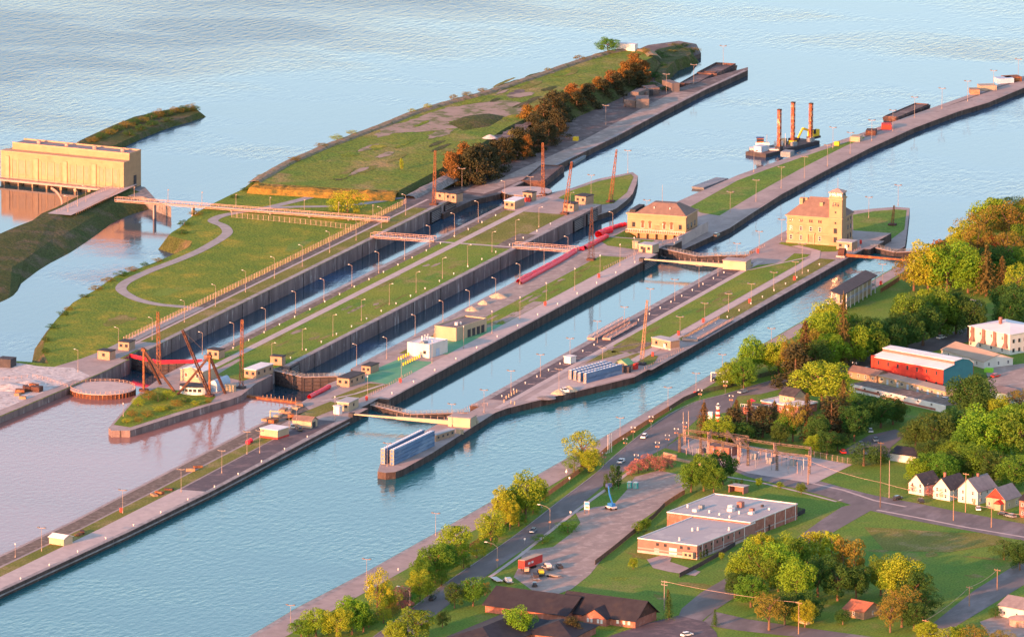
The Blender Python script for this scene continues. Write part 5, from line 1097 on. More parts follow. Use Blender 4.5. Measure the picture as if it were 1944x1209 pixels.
# fences
def fence(name, label, pts, h, m, bay=3.0, kind='wire', z=0.0, gap=.34):
    t = thing(name, label, 'fence', (pts[0][0], pts[0][1], z)); o = Vector((pts[0][0], pts[0][1], 0)); P = [Vector((p[0], p[1], 0)) - o for p in pts]
    cum = 0; bays = []
    for i in range(len(P) - 1):
        n = max(1, round((P[i + 1] - P[i]).length / (bay * 4)))
        for j in range(n): bays.append((P[i].lerp(P[i + 1], j / n), P[i].lerp(P[i + 1], (j + 1) / n)))
    for a, c in bays:
        b = MB(); L = (c - a).length
        for j in range(4): q = a.lerp(c, j / 4); b.box(q.x - .07, q.x + .07, q.y - .07, q.y + .07, 0, h + .1)
        stuff(b.build('post', m, t))
        p = MB()
        for zz in (.15, h): p.bar(a + Vector((0, 0, zz)), c + Vector((0, 0, zz)), .05)
        if kind == 'wire':
            k = int(L / .6)
            for j in range(k): q = a.lerp(c, (j + .5) / k); p.box(q.x - .02, q.x + .02, q.y - .02, q.y + .02, .1, h)
        else:
            k = int(L / gap)
            for j in range(k): q = a.lerp(c, (j + .5) / k); p.box(q.x - .09, q.x + .09, q.y - .05, q.y + .05, .1, h + .05 * math.sin(j * 2.3))
        stuff(p.build('panel', m, t))
    return t
fence('chain_link_fence', 'orange-lit chain-link fence along the north wall and grass bank', [(76, 138.6), (200, 138), (330, 138), (400, 139)], 2.4, 'fence_wire')
fence('chain_link_fence', 'chain-link fence across the grass below the service bridge', [(p.x, p.y) for p in GP('440,413 520,420 600,428 675,437')], 2.2, 'fence_wire')
FN = GP('690,1190 760,1138 852,1068 907,1032 972,986 1016,959 1073,918 1125,880 1164,846 1233,803 1270,780')
fence('picket_fence', 'long brown fence between the canal walk and the avenue', [(p.x, p.y) for p in FN], 1.9, 'fence_wood', kind='slat')
FN = GP('1270,780 1298,762 1331,748 1383,736 1434,720 1511,700 1580,683 1660,660')
fence('picket_fence', 'dark fence between the park trees and the avenue', [(p.x, p.y) for p in FN], 1.8, 'fence_dark', kind='slat')
fence('lot_fence', 'dark fence along the gravel lot below the brick school', [(p.x, p.y) for p in GP('1130,1072 1165,1045 1200,1016 1240,985 1262,962')], 1.8, 'fence_dark', kind='slat')
fence('lot_fence', 'brown fence along the upper gravel lot', [(p.x, p.y) for p in GP('1262,962 1280,950 1300,938')], 1.8, 'fence_wood', kind='slat')
fence('yard_fence', 'black railing fence in front of the brick school', [(p.x, p.y) for p in GP('1290,1096 1325,1078 1360,1058 1396,1036')], 1.7, 'dark_steel', kind='slat')
fence('yard_fence', 'black railing fence right of the brick school', [(p.x, p.y) for p in GP('1450,1010 1490,992 1528,974 1512,970')], 1.7, 'dark_steel', kind='slat')
fence('yard_fence', 'wire fence behind the substation', [(p.x, p.y) for p in GP('1535,866 1580,874 1618,882')], 2.2, 'fence_wire')
fence('park_fence', 'red-brown fence beside the viewing platform', [(p.x, p.y) for p in GP('1672,556 1690,545 1708,533')], 1.9, 'fence_wood', kind='slat')

railing('quay_railing', 'pink railing along the pale quay beside the round platform', GP('62,716 90,722 128,735'), 'pink_steel')
railing('quay_railing', 'wire railing at the far left of the pale quay', GP('-5,722 30,720 52,717'), 'pink_steel')
t = thing('davit', 'white L-shaped davit beside the timber pallets', 'davit', G(513, 797)); MB().box(-.2, .2, -.2, .2, 0, 3.4).box(-.2, .2, -4.6, .2, 3.4, 3.75).build('arm', 'cream', t); MB().box(-.6, .6, -.6, .6, 0, .3).build('base', 'concrete', t)
for i, (x, y) in enumerate(((476, 840), (471, 843))): b = MB(); b.cyl((0, 0, 0), (0, 0, .4), .5, .95, 12); b.cyl((0, 0, .4), (0, 0, 1.1), .95, .95, 12); b.cyl((0, 0, 1.1), (0, 0, 1.7), .95, .4, 12); tag(b.build('red_buoy', 'red_tarp', None, G(x, y)), ['right', 'left'][i] + ' of two red buoys lying on the pier', 'buoy')
CRT = [(961, 757), (966, 754), (971, 751), (976, 748), (981, 745), (957, 764), (970, 766), (977, 768), (894, 796), (900, 797), (905, 798)]
for i, (x, y) in enumerate(sorted(CRT)): tag(MB().cyl((0, 0, 0), (0, 0, 1.2), .22, .2, 8).cyl((0, 0, 1.2), (0, 0, 1.35), .26, .1, 8).build('guard_post', 'cream', None, G(x, y)), f'{ordn(i)} from the left of the pale guard posts on the wide apron', 'post', 'guard posts on the apron')
# ================================================================== TOWN
def house(L, N, Rr, h, rise, wall, roof, label, axis='x', name='house', cat='house', ww=2, ws=2, wk='sash', dr=None, gab=None, chim=None, z=0.0, floors=1):
    p, a, lx, ly = frame3(L, N, Rr, z); t = thing(name, label, cat, p, a)
    walls(t, lx, ly, h, wall); r = gable_roof(t, lx, ly, h, rise, roof, axis, .4, gab or wall)
    if chim: MB().box(chim[0] * lx, chim[0] * lx + .8, chim[1] * ly, chim[1] * ly + .8, h, h + rise + 1.1).build('chimney', 'brick', r)
    for f in range(floors):
        z0 = .9 + f * (h / floors)
        for i in range(ww): window(t, 'W', ly * (i + .5) / ww, z0, 1.0, 1.4, lx, ly, wk)
        for i in range(ws): window(t, 'S', lx * (i + .5) / ws, z0, 1.0, 1.4, lx, ly, wk)
    if dr is not None: door(t, *dr)
    return t, lx, ly
# brick school: one building, two blocks
p, a, lx, ly = frame3((1215, 1046), (1323, 1062), (1395, 1021)); 
t = thing('brick_school', 'long flat-roofed brick building with grey roof units in the foreground', 'building', p, a)
MB().box(0, lx + 6, 0, ly, -.3, 5.0).build('wall', 'brick_light', t); MB().box(-.12, lx, -.12, ly + .1, .0, .9).build('plinth', 'concrete_pale', t); MB().box(-.1, .0, 0, ly, 1.5, 2.0).box(0, lx, -.1, 0, 1.5, 1.9).build('brick_band', 'concrete', t)
r = flat_roof(t, lx + 6, ly, 5.0, 'grey_roof', .12, .3, .4, 'white')
p2, a2, lx2, ly2 = frame3((1272, 999), (1424, 1021), (1495, 983)); d = Matrix.Rotation(-a, 3, 'Z') @ (p2 - p)
x0, y0 = d.x, d.y
MB().box(x0, x0 + lx2, y0, y0 + ly2, -.3, 5.6).build('wall', 'brick', t); MB().box(x0, x0 + lx2, y0 - .1, y0, 1.4, 1.8).build('brick_band', 'concrete', t)
r2 = MB().box(x0 + .2, x0 + lx2 - .2, y0 + .2, y0 + ly2 - .2, 5.5, 5.66).build('roof', 'grey_roof', t)
q = MB(); q.box(x0 - .12, x0 + lx2 + .12, y0 - .12, y0 + .2, 5.6, 6.0); q.box(x0 - .12, x0 + lx2 + .12, y0 + ly2 - .2, y0 + ly2 + .12, 5.6, 6.0); q.box(x0 - .12, x0 + .2, y0 + .2, y0 + ly2 - .2, 5.6, 6.0); q.box(x0 + lx2 - .2, x0 + lx2 + .12, y0 + .2, y0 + ly2 - .2, 5.6, 6.0); q.build('parapet', 'white', r2)
for i, (u, v, w, hh, m) in enumerate(((.3, .75, 2.0, 1.5, 'grey_steel'), (.16, .74, 2.2, 1.0, 'white'), (.42, .46, 2.2, 1.8, 'white'), (.55, .42, 2.4, 2.2, 'brick_light'), (.35, .42, 2.6, 1.2, 'white'), (.4, .2, 1.8, 1.7, 'brick_light'), (.34, .17, 2.2, .9, 'white'), (.2, .6, .7, 1.0, 'white'), (.15, .45, .7, .9, 'white'), (.1, .3, .7, .9, 'white'), (.7, .25, 1.0, .9, 'dark_steel'), (.62, .12, .8, .8, 'white'), (.3, .3, .7, 1.2, 'white'), (.3, .92, .7, 1.2, 'white'))):
    MB().box(x0 + u * lx2, x0 + u * lx2 + w, y0 + v * ly2, y0 + v * ly2 + w * .8, 5.6, 5.6 + hh).build('roof_unit', m, r2)
for (u, v) in ((.55, .55), (.6, .5), (.12, .4), (.75, .1)): MB().cyl((u * lx, v * ly, 5), (u * lx, v * ly, 6.3), .4, .3, 8).build('roof_vent', 'white', r)
for u in (16.2, 13.0, 6.4, 3.4): window(t, 'W', u, 3.3, 1.2, 1.1, lx, ly, 'dark')
door(t, 'W', 9.8, 3.0, 3.2, 'white'); door(t, 'W', 16.5, 1.8, 1.7, 'grey_roof', .7)
MB().box(-2.2, -.4, .5, 4.8, .6, 2.9).build('porch', 'cream', t); MB().box(-2.25, -2.2, 1.2, 2.2, 1.4, 2.3).box(-2.25, -2.2, 2.9, 3.9, 1.4, 2.3).build('porch_window', 'glass', t)
for i in range(8): window(t, 'S', 2.5 + i * lx / 9, 3.2, .9, 1.1, lx, ly, 'dark')
for i in range(5): MB().box(4 + i * 8, 4.25 + i * 8, -.16, 0, 0, 5).build('downpipe', 'white', t)
for i in range(5): MB().box(x0 + 3 + i * 8, x0 + 3.25 + i * 8, y0 - .18, y0, 0, 5.6).build('downpipe', 'white', t)
MB().box(x0 + 14, x0 + 15.4, y0 - .12, y0 + .05, 0, 2.3).build('door', 'dark_rust', t)
# red and teal hall with white monitor roof
p, a, lx, ly = frame3((1656, 713), (1790, 738), (1843, 724)); lx = max(lx, 15)
t = thing('red_hall', 'big red and teal hall with white stepped roof', 'building', p, a)
pr = [(0, 7.6), (lx * .36, 8.7), (lx * .36, 10.0), (lx * .62, 10.4), (lx * .86, 9.4), (lx, 7.6)]
MB().box(0, .25, 0, ly, -.3, 7.6).box(lx - .25, lx, 0, ly, -.3, 7.6).build('wall', 'red_siding', t)
for y, nm in ((0, 'end_wall'), (ly - .25, 'end_wall')):
    b = MB(); b.face([(x, y, z) for x, z in [(0, -.3), (lx, -.3)] + pr[::-1]]); b.face([(x, y + .2, z) for x, z in ([(0, -.3), (lx, -.3)] + pr[::-1])[::-1]]); b.build(nm, 'teal' if y == 0 else 'brick', t)
r = MB(); T = .2
for i in range(5):
    (xa, za), (xb, zb) = pr[i], pr[i + 1]
    if abs(xa - xb) < .01: continue
    r.hexa([(xa, -.3, za), (xb, -.3, zb), (xb, ly + .3, zb), (xa, ly + .3, za), (xa, -.3, za + T), (xb, -.3, zb + T), (xb, ly + .3, zb + T), (xa, ly + .3, za + T)])
r = r.build('roof', 'white_roof', t); MB().box(lx * .36, lx * .37, 0, ly, 8.7, 10.0).build('clerestory', 'brick_light', r)
for i in range(7): window(t, 'W', 3.4 + i * ly / 7.4, 5.0, .9, 1.7, lx, ly, 'dark'); window(t, 'W', 3.4 + i * ly / 7.4, .6, .9, 1.9, lx, ly, 'dark')
door(t, 'W', ly * .86, 2.2, 2.4, 'brick'); MB().box(-.2, 1.0, ly - 1.2, ly + .2, 0, 8.2).build('corner_pier', 'red_siding', t)
# motel
p, a, lx, ly = frame3((1664, 724), (1795, 757), (1806, 752)); t = thing('motel_row', 'long low motel row with pale flat roof in front of the red hall', 'building', p, a)
walls(t, lx, ly, 2.9, 'cream'); flat_roof(t, lx, ly, 2.9, 'tan_roof', .9, .25)
for i in range(7): window(t, 'W', 2 + i * ly / 7, 1.0, 1.8, 1.2, lx, ly, 'sash'); door(t, 'W', 4.4 + i * ly / 7 if 4.4 + i * ly / 7 < ly - 1 else ly - 1, 1.0, 2.1, 'pale_blue')
house((1612, 716), (1664, 727), (1676, 720), 2.8, 1.6, 'booth_brick', 'brown_roof', 'brown-roofed motel office left of the motel row', 'y', 'motel_office', 'building', 4, 2)
A, B = G(1614, 742), G(1795, 784); t = thing('courtyard_wall', 'long white courtyard wall with a dark red band below the motel', 'wall', A, math.atan2((B - A).y, (B - A).x)); L = (B - A).length
MB().box(0, L, -.2, .2, -.2, 3.0).build('wall', 'white', t); MB().box(3, L * .32, -.3, -.2, 1.0, 1.9).box(L * .32, L * .9, -.3, -.2, .2, 1.0).build('red_band', 'brick', t); MB().box(0, L, .2, 9, 2.7, 2.95).build('roof', 'dirt', t)
for k in range(6): MB().box(L * (.15 + k * .14), L * (.15 + k * .14) + .9, -.28, -.2, 1.9, 2.5).build('vent', 'dark_steel', t)
# white apartment block
p, a, lx, ly = frame3((1848, 656), (1917, 674), (1962, 656)); t = thing('apartment_block', 'white apartment block with white hip roof and brick buttresses at right', 'building', p, a)
walls(t, lx, ly, 8.4, 'white_wall'); r = hip_roof(t, lx, ly, 8.4, 1.8, 'white_roof', .5); MB().box(lx * .35, lx * .35 + 1, ly * .55, ly * .55 + 1, 8.4, 12.4).build('chimney', 'brick', r)
for i in range(4):
    y = ly * (.06 + .27 * i); b = MB().box(-.5, 0, y, y + 1.6, 3.6, 8.4); b.hexa([(-1.3, y - .5, 2.6), (0, y - .5, 2.6), (0, y + 2.1, 2.6), (-1.3, y + 2.1, 2.6), (-.5, y, 4.6), (0, y, 4.6), (0, y + 1.6, 4.6), (-.5, y + 1.6, 4.6)]); b.build('buttress', 'brown_roof', t)
    window(t, 'W', min(y + 2.9, ly - 1), .8, 1.3, 1.4, lx, ly, 'sash'); window(t, 'W', min(y + 2.9, ly - 1), 5.6, 1.1, 1.3, lx, ly, 'sash')
for i in range(6):
    for z in (.9, 4.6): window(t, 'S', 2 + i * lx / 6.5, z, 1.1, 1.5, lx, ly, 'dark')
house((1792, 676), (1868, 700), (1913, 690), 2.8, 2.4, 'white_wall', 'tan_roof', 'low building with wide tan roof below the apartment block', 'y', 'tan_roof_building', 'building', 3, 3)
p, a, lx, ly = frame3((1881, 757), (1962, 774), (1990, 764)); t = thing('teal_shed', 'low teal shed with grey roof at the right edge', 'building', p, a); walls(t, lx, ly, 3.4, 'teal_light'); gable_roof(t, lx, ly, 3.4, 1.2, 'asphalt', 'y', .3, 'teal_light')
for k in range(3): window(t, 'W', 4 + k * 5, .8, 2.4, 1.5, lx, ly, 'sash')
# brick restaurant
p, a, lx, ly = frame3((1450, 776), (1512, 789), (1536, 777)); t = thing('brick_restaurant', 'red brick restaurant with white upper storey and black gable', 'building', p, a)
walls(t, lx, ly, 3.2, 'brick'); flat_roof(t, lx, ly, 3.2, 'white_roof', .3, .3, .5, 'white'); MB().box(4, 11, 4.5, 12, 3.2, 6.0).build('upper_storey', 'cream', t)
o = MB(); o.hexa([(3.6, 4.1, 6), (7.5, 4.1, 8.6), (7.5, 12.4, 8.6), (3.6, 12.4, 6), (3.6, 4.1, 6.2), (7.5, 4.1, 8.8), (7.5, 12.4, 8.8), (3.6, 12.4, 6.2)]); o.hexa([(11.4, 4.1, 6), (7.5, 4.1, 8.6), (7.5, 12.4, 8.6), (11.4, 12.4, 6), (11.4, 4.1, 6.2), (7.5, 4.1, 8.8), (7.5, 12.4, 8.8), (11.4, 12.4, 6.2)]); o.build('gable_roof', 'black_roof', t); MB().face([(4.0, 4.52, 6), (11, 4.52, 6), (7.5, 4.52, 8.6)]) if False else None
g = MB(); g.face([(4, 4.55, 5.9), (11, 4.55, 5.9), (7.5, 4.55, 8.5)]); g.face([(4, 11.9, 5.9), (11, 11.9, 5.9), (7.5, 11.9, 8.5)]); g.build('gable', 'cream', t)
MB().box(-3.5, 5, -4.0, 3.5, 0, 4.6).build('brick_wing', 'brick', t); MB().box(-3.9, 5.4, -4.4, 3.9, 4.6, 4.9).build('wing_roof', 'white_roof', t)
MB().cyl((-3.62, 1.5, 2.6), (-3.5, 1.5, 2.6), .7, n=14).build('round_window', 'white', t)
for u in (3, 6, 9): window(t, 'W', u + 2, 1.0, 1.1, 1.4, lx, ly, 'sash')
window(t, 'W', 7.6, 4.2, .9, 1.2, lx, ly, 'sash').location.x = 3.97; window(t, 'W', 9.4, 4.2, .9, 1.2, lx, ly, 'sash').location.x = 3.97
A = G(1406, 786); t = thing('roof_terrace', 'red terrace with white railing and stair left of the restaurant', 'terrace', A, R(-18)); MB().box(0, 9, -9, 0, -.1, 3.0).build('platform', 'brick', t); MB().box(.2, 8.8, -8.8, -.2, 3.0, 3.1).build('deck', 'dirt', t)
b = MB()
for i in range(10): b.box(0, .12, -9 + i, -8.85 + i, 3, 4.1); b.box(i, i + .12, -9, -8.9, 3, 4.1)
b.box(-.03, .15, -9, 0, 4.05, 4.2); b.box(0, 9, -9.03, -8.85, 4.05, 4.2); b.build('railing', 'white', t)
MB().hexa([(-5, -7.5, 0), (0, -7.5, 0), (0, -6, 0), (-5, -6, 0), (-5, -7.5, .2), (0, -7.5, 3), (0, -6, 3), (-5, -6, .2)]).build('stair', 'brick', t); c = MB(); c.cyl((3, -3, 5.2), (3, -3, 6), 1.8, .1, 10); c.cyl((3, -3, 3), (3, -3, 5.4), .06, n=5); c.build('parasol', 'red_tarp', t)
# lighthouse model
p = G(1363, 799); t = thing('model_lighthouse', 'small red and white striped lighthouse beside the avenue', 'lighthouse', p)
for k in range(6): MB().cyl((0, 0, k * .95), (0, 0, k * .95 + .95), 1.15 - .09 * k, 1.06 - .09 * k, 14).build('band', 'white' if k % 2 else 'red_paint', t)
MB().cyl((0, 0, 5.7), (0, 0, 5.9), .95, .95, 14).build('gallery', 'white', t); MB().cyl((0, 0, 5.9), (0, 0, 6.6), .45, .45, 10).build('lantern', 'glass', t); MB().cyl((0, 0, 6.6), (0, 0, 7.2), .6, .05, 10).build('cap', 'white', t)
crate(1352, 795, 0, 1.4, 1.8, 2.6, 'white', 'small red and white kiosk left of the lighthouse', 0, 'kiosk', 'kiosk')
# viewing platform with black roof by the southern lock
z = 7.0; c4 = [G(1575, 553, z), G(1643, 514, z), G(1666, 524, z), G(1600, 562, z)]
o = c4[0]; t = thing('viewing_stand', 'two-storey open viewing stand with long black roof by the southern lock', 'building', (o.x, o.y, 0)); Q = [(p.x - o.x, p.y - o.y) for p in c4]
MB().prism(Q, z, z + .35).build('roof', 'black_roof', t)
def sh(f, k): cxx = sum(q[0] for q in Q) / 4; cyy = sum(q[1] for q in Q) / 4; return [(cxx + (x - cxx) * f, cyy + (y - cyy) * k) for x, y in Q]
MB().prism(sh(.96, .85), 3.2, 3.5).build('deck', 'concrete_pale', t); MB().prism(sh(.9, .5), 0, 3.2).build('ground_storey', 'cream', t); MB().prism(sh(.9, .45), 3.5, 6.8).build('back_wall', 'yellow_steel', t)
S = sh(.95, .84)
for k in range(9):
    f = k / 8
    for (a0, a1) in ((S[0], S[1]), (S[3], S[2])): x, y = a0[0] + (a1[0] - a0[0]) * f, a0[1] + (a1[1] - a0[1]) * f; MB().box(x - .15, x + .15, y - .15, y + .15, 0, z).build('post', 'white', t)
b = MB(); b.bar((*S[3], 4.5), (*S[2], 4.5), .12); b.bar((*S[3], 4.0), (*S[2], 4.0), .1); b.bar((*S[2], 4.5), (*S[1], 4.5), .12); b.build('railing', 'pale_blue', t)
house((1826, 590), (1846, 594), (1856, 588), 3.4, 1.2, 'white_wall', 'grey_roof', 'small white park building with grey roof among the trees', 'y', 'park_building', 'building', 2, 1)
# houses of the far right street
house((1728, 935), (1754, 941), (1772, 931), 4.0, 3.6, 'white_wall', 'house_roof', 'leftmost of four gabled houses, partly behind a blossoming shrub', 'x', ww=2, ws=2, floors=2)
house((1774, 945), (1803, 951), (1824, 939), 4.4, 3.8, 'white_wall', 'house_roof', 'second of four gabled houses, narrow white front', 'x', ww=2, ws=2, floors=2, chim=(.4, .7))
house((1822, 951), (1856, 958), (1876, 945), 5.0, 4.2, 'white_wall', 'slate_roof', 'third of four gabled houses, largest with white front and brick chimney', 'x', ww=2, ws=3, floors=2, chim=(.5, .45), dr=('W', 1.6, 1.0, 2.1, 'wood'))
t, lx, ly = house((1874, 962), (1908, 968), (1928, 957), 3.8, 4.0, 'cream', 'slate_roof', 'rightmost of four gabled houses, with a red gable', 'x', ww=3, ws=2, gab='red_siding')
MB().box(-2.4, 0, .6, 3.4, 0, 2.4).build('porch', 'cream', t)
MB().hexa([(-2.7, .3, 2.4), (0, .3, 2.4), (0, 3.7, 2.4), (-2.7, 3.7, 2.4), (-2.7, 1.9, 3.8), (0, 1.9, 3.8), (0, 2.1, 3.8), (-2.7, 2.1, 3.8)]).build('porch_roof', 'red_siding', t)
house((1938, 980), (1972, 988), (1985, 980), 6.5, 2.0, 'brick', 'dark_roof', 'brick building cut by the right edge of the photo', 'y', 'brick_building', 'building', 3, 1, floors=2)
house((1692, 873), (1738, 881), (1757, 871), 3.0, 1.8, 'white', 'dark_roof', 'long white garage with dark roof on the grass', 'y', 'garage', 'garage', 0, 1)
house((1899, 1168), (1965, 1182), (1990, 1168), 4.0, 2.6, 'white_wall', 'slate_roof', 'white house with grey roof in the lower right corner', 'y', ww=3, ws=1)
house((1604, 1168), (1640, 1176), (1662, 1164), 2.8, 2.4, 'wood', 'orange_roof', 'small cottage with orange roof half hidden by trees', 'y', 'cottage', 'house', 1, 1)
house((1518, 1181), (1532, 1185), (1537, 1181), 2.4, .9, 'tan_roof', 'black_roof', 'small tan shed by the back lane', 'y', 'shed', 'shed', 0, 0)
p = G(1938, 1186); t = thing('round_kiosk', 'round salmon kiosk at the lower right edge', 'kiosk', p); MB().cyl((0, 0, 0), (0, 0, 2.6), 4, 4, 18).build('wall', 'pink_steel', t); MB().cyl((0, 0, 2.6), (0, 0, 3.4), 4.5, 1, 18).build('roof', 'pink_steel', t); MB().box(-4.1, -3.8, -.5, .5, 0, 2).build('door', 'wood', t)
# timber lodge with dark roofs at the bottom
def wing(L, N, Rr, h, rise, label, first=None, axis='y'):
    p, a, lx, ly = frame3(L, N, Rr)
    if first is None: first = thing('timber_lodge', label, 'building', p, a)
    q = Matrix.Rotation(-first.rotation_euler.z, 3, 'Z') @ (p - first.location)
    sub = MB().box(0, lx, 0, ly, -.3, h).build('wing', 'brick', first, q, a - first.rotation_euler.z)
    (gable_roof(sub, lx, ly, h, rise, 'dark_roof', axis, .9, 'dark_rust') if axis == 'y' else hip_roof(sub, lx, ly, h, rise * .75, 'dark_roof', .9)); return first, sub, lx, ly
lodge, s1, lx, ly = wing((1062, 1172), (1206, 1192), (1234, 1174), 3.0, 5.2, 'sprawling timber lodge with dark hipped and gabled roofs at the bottom')
for (y, w) in ((14.5, 9.0),):
    MB().box(-3.0, 2, y - w / 2, y + w / 2, -.2, 3.0).build('front_gable_wall', 'brick', s1)
    b = MB(); b.face([(-3.01, y - w / 2, 3.0), (-3.01, y + w / 2, 3.0), (-3.01, y, 5.6)]); b.build('front_gable', 'brick', s1)
    b = MB()
    for sgn in (-1, 1): b.hexa([(-3.8, y + sgn * (w / 2 + .7), 2.6), (7, y + sgn * (w / 2 + .7), 2.6), (7, y, 5.8), (-3.8, y, 5.8), (-3.8, y + sgn * (w / 2 + .7), 2.8), (7, y + sgn * (w / 2 + .7), 2.8), (7, y, 6.0), (-3.8, y, 6.0)])
    b.build('front_gable_roof', 'dark_roof', s1)
for u in (2, 4, 6.5): MB().box(-.1, .02, u, u + 1.0, .9, 2.3).build('window', 'white', s1)
for u in (11.8, 13.2, 15.8, 17.2): MB().box(-3.12, -3.0, u - .4, u + .4, .9, 2.3).build('window', 'white', s1)
wing((925, 1160), (1075, 1182), (1104, 1160), 3.0, 4.6, '', lodge)
wing((845, 1228), (940, 1246), (1000, 1190), 3.2, 5.2, '', lodge, 'x')
wing((1000, 1215), (1085, 1226), (1110, 1200), 3.0, 4.6, '', lodge, 'x')
# shelter behind the school
p, a, lx, ly = frame3((1384, 934), (1411, 938), (1417, 934)); t = thing('brick_shelter', 'small open brick shelter behind the school', 'shelter', p, a)
MB().box(lx - .3, lx, 0, ly, 0, 2.6).box(0, lx - .3, 0, .3, 0, 2.6).box(0, lx - .3, ly - .3, ly, 0, 2.6).build('wall', 'brick_light', t); flat_roof(t, lx, ly, 2.6, 'grey_roof', .3, .25)
# ------------------------------------------------------------------ substation
O = G(1300, 862); t = thing('substation', 'outdoor electrical substation with rusty lattice gantries on a pale yard', 'substation', O)
def loc(px, py): q = G(px, py) - O; return Vector((q.x, q.y, 0))
fr = [[(1290, 858), (1330, 866), (1372, 874)], [(1345, 868), (1402, 880), (1420, 884)], [(1420, 884), (1475, 893), (1536, 900)], [(1405, 866), (1470, 876), (1538, 884)], [(1350, 850), (1380, 852), (1420, 858)], [(1300, 845), (1345, 850), (1400, 860)]]
for k, line in enumerate(fr):
    P = [loc(*q) for q in line]; h = 7.2 if k < 4 else 6.2
    for q in P: lattice(MB(), q, q + Vector((0, 0, h)), .7, .55, 6, .12).build('gantry_post', 'pink_steel' if k % 2 else 'dirt', t)
    for i in range(len(P) - 1): lattice(MB(), P[i] + Vector((0, 0, h - .3)), P[i + 1] + Vector((0, 0, h - .3)), .7, .7, 12, .08).build('gantry_beam', 'dirt', t)
for a, c in (((1420, 884), (1405, 866)), ((1475, 893), (1470, 876)), ((1536, 900), (1538, 884)), ((1345, 868), (1350, 850)), ((1402, 880), (1380, 852))):
    lattice(MB(), loc(*a) + Vector((0, 0, 6.9)), loc(*c) + Vector((0, 0, 6.9)), .6, .6, 10, .08).build('gantry_beam', 'dirt', t)
r5 = random.Random(3)
for k in range(34):
    px = r5.uniform(1300, 1530); py = 846 + (px - 1300) * .16 + r5.uniform(-2, 22); q = loc(px, py); h = r5.uniform(1.6, 3.6)
    b = MB(); b.cyl(q, q + Vector((0, 0, h)), .14, .1, 6)
    for j in range(3): b.cyl(q + Vector((.3 * j - .3, 0, h)), q + Vector((.3 * j - .3, 0, h + .9)), .16, .1, 6)
    b.build('insulator', ('white', 'grey_steel', 'pink_steel')[k % 3], t)
for k, (px, py) in enumerate(((1425, 872), (1455, 880), (1500, 884), (1322, 862), (1335, 860))): q = loc(px, py); MB().box(q.x, q.x + 2, q.y - 2.2, q.y, 0, 2.4).build('transformer', 'grey_steel', t)
p, a, lx, ly = frame3((1343, 862), (1384, 868), (1394, 862)); b2 = thing('substation_hut', 'red brick hut inside the substation', 'hut', p, a); walls(b2, lx, ly, 3.4, 'brick'); flat_roof(b2, lx, ly, 3.4, 'brown_roof', .2, .3); window(b2, 'W', 2, 1.2, 1, 1.2, lx, ly, 'dark')
tag(MB().prism([(p.x, p.y) for p in GP('1259,868 1284,874 1286,873 1261,867')], 0, 2.0).prism([(p.x, p.y) for p in GP('1284,874 1330,884 1332,883 1286,873')], 0, .9).build('boundary_wall', 'booth_brick'), 'low tan wall at the street corner of the substation', 'wall')
# ------------------------------------------------------------------ utility poles and wires
def upole(base, top, label, arms=1, m='wood'):
    p = G(*base); h = (base[1] - top[1]) / (PPM(p) * .98); t = thing('utility_pole', label, 'utility pole', p, R(-20)); MB().cyl((0, 0, 0), (0, 0, h), .19, .12, 7).build('post', m, t)
    for k in range(arms): MB().box(-.1, .1, -1.4, 1.4, h - .6 - k * 1.1, h - .4 - k * 1.1).box(-.06, .06, -1.3, -1.2, h - .4 - k, h - .1 - k).box(-.06, .06, 1.2, 1.3, h - .4 - k, h - .1 - k).build('crossarm', m, t)
    return p + Vector((0, 0, h - .3))
U = [upole((1671, 963), (1673, 838), 'very tall dark utility pole at the corner of the big lawn', 1, 'bark'), upole((1688, 945), (1690, 873), 'pale bare pole right of the very tall dark one', 0, 'lamp_post'), upole((1810, 988), (1812, 940), 'utility pole on the lawn edge opposite the second house', 1), upole((1833, 972), (1838, 897), 'tall pole in front of the largest gabled house', 1), upole((1882, 1001), (1884, 962), 'utility pole on the lawn edge opposite the red-gabled house', 1), upole((1534, 919), (1536, 862), 'utility pole at the right corner of the substation', 1), upole((1418, 830), (1418, 782), 'pink-lit pole among the conifers behind the substation', 0, 'pink_steel'), upole((1516, 1203), (1516, 1141), 'utility pole by the back lane and tan shed', 1), upole((1261, 1158), (1261, 1101), 'utility pole with crossarms on the lawn beside the lodge', 2, 'lamp_post'), upole((1893, 1120), (1894, 1079), 'utility pole beside the corner street, upper of two', 1), upole((1840, 1150), (1841, 1112), 'utility pole beside the corner street, lower of two', 1), upole((1757, 1209), (1758, 1175), 'utility pole top right of the bottom shrubs', 1), upole((1297, 830), (1297, 782), 'bare grey pole at the street corner', 0, 'lamp_post'), upole((1307, 826), (1307, 780), 'second bare grey pole at the street corner, with a lamp', 0, 'lamp_post')]
def wire(label, pts, sag=.8):
    b = MB()
    for i in range(len(pts) - 1):
        a, c = Vector(pts[i]), Vector(pts[i + 1]); prev = a
        for j in range(1, 9): f = j / 8; q = a.lerp(c, f) - Vector((0, 0, sag * 4 * f * (1 - f))); b.bar(prev, q, .09); prev = q
    return tag(b.build('overhead_cable', 'pink_steel'), label, 'cable')
wire('pink-lit overhead cable from the substation past the tall pole to the houses', [G(1440, 884) + Vector((0, 0, 6.8)), U[5] - Vector((0, 0, 2)), U[0] - Vector((0, 0, 15)), U[2], U[4], G(1960, 1012) + Vector((0, 0, 7))])
wire('overhead cable beside the corner street', [U[9], U[10], U[11]]); wire('overhead cable from the lodge pole across the lane', [U[8], U[7]])
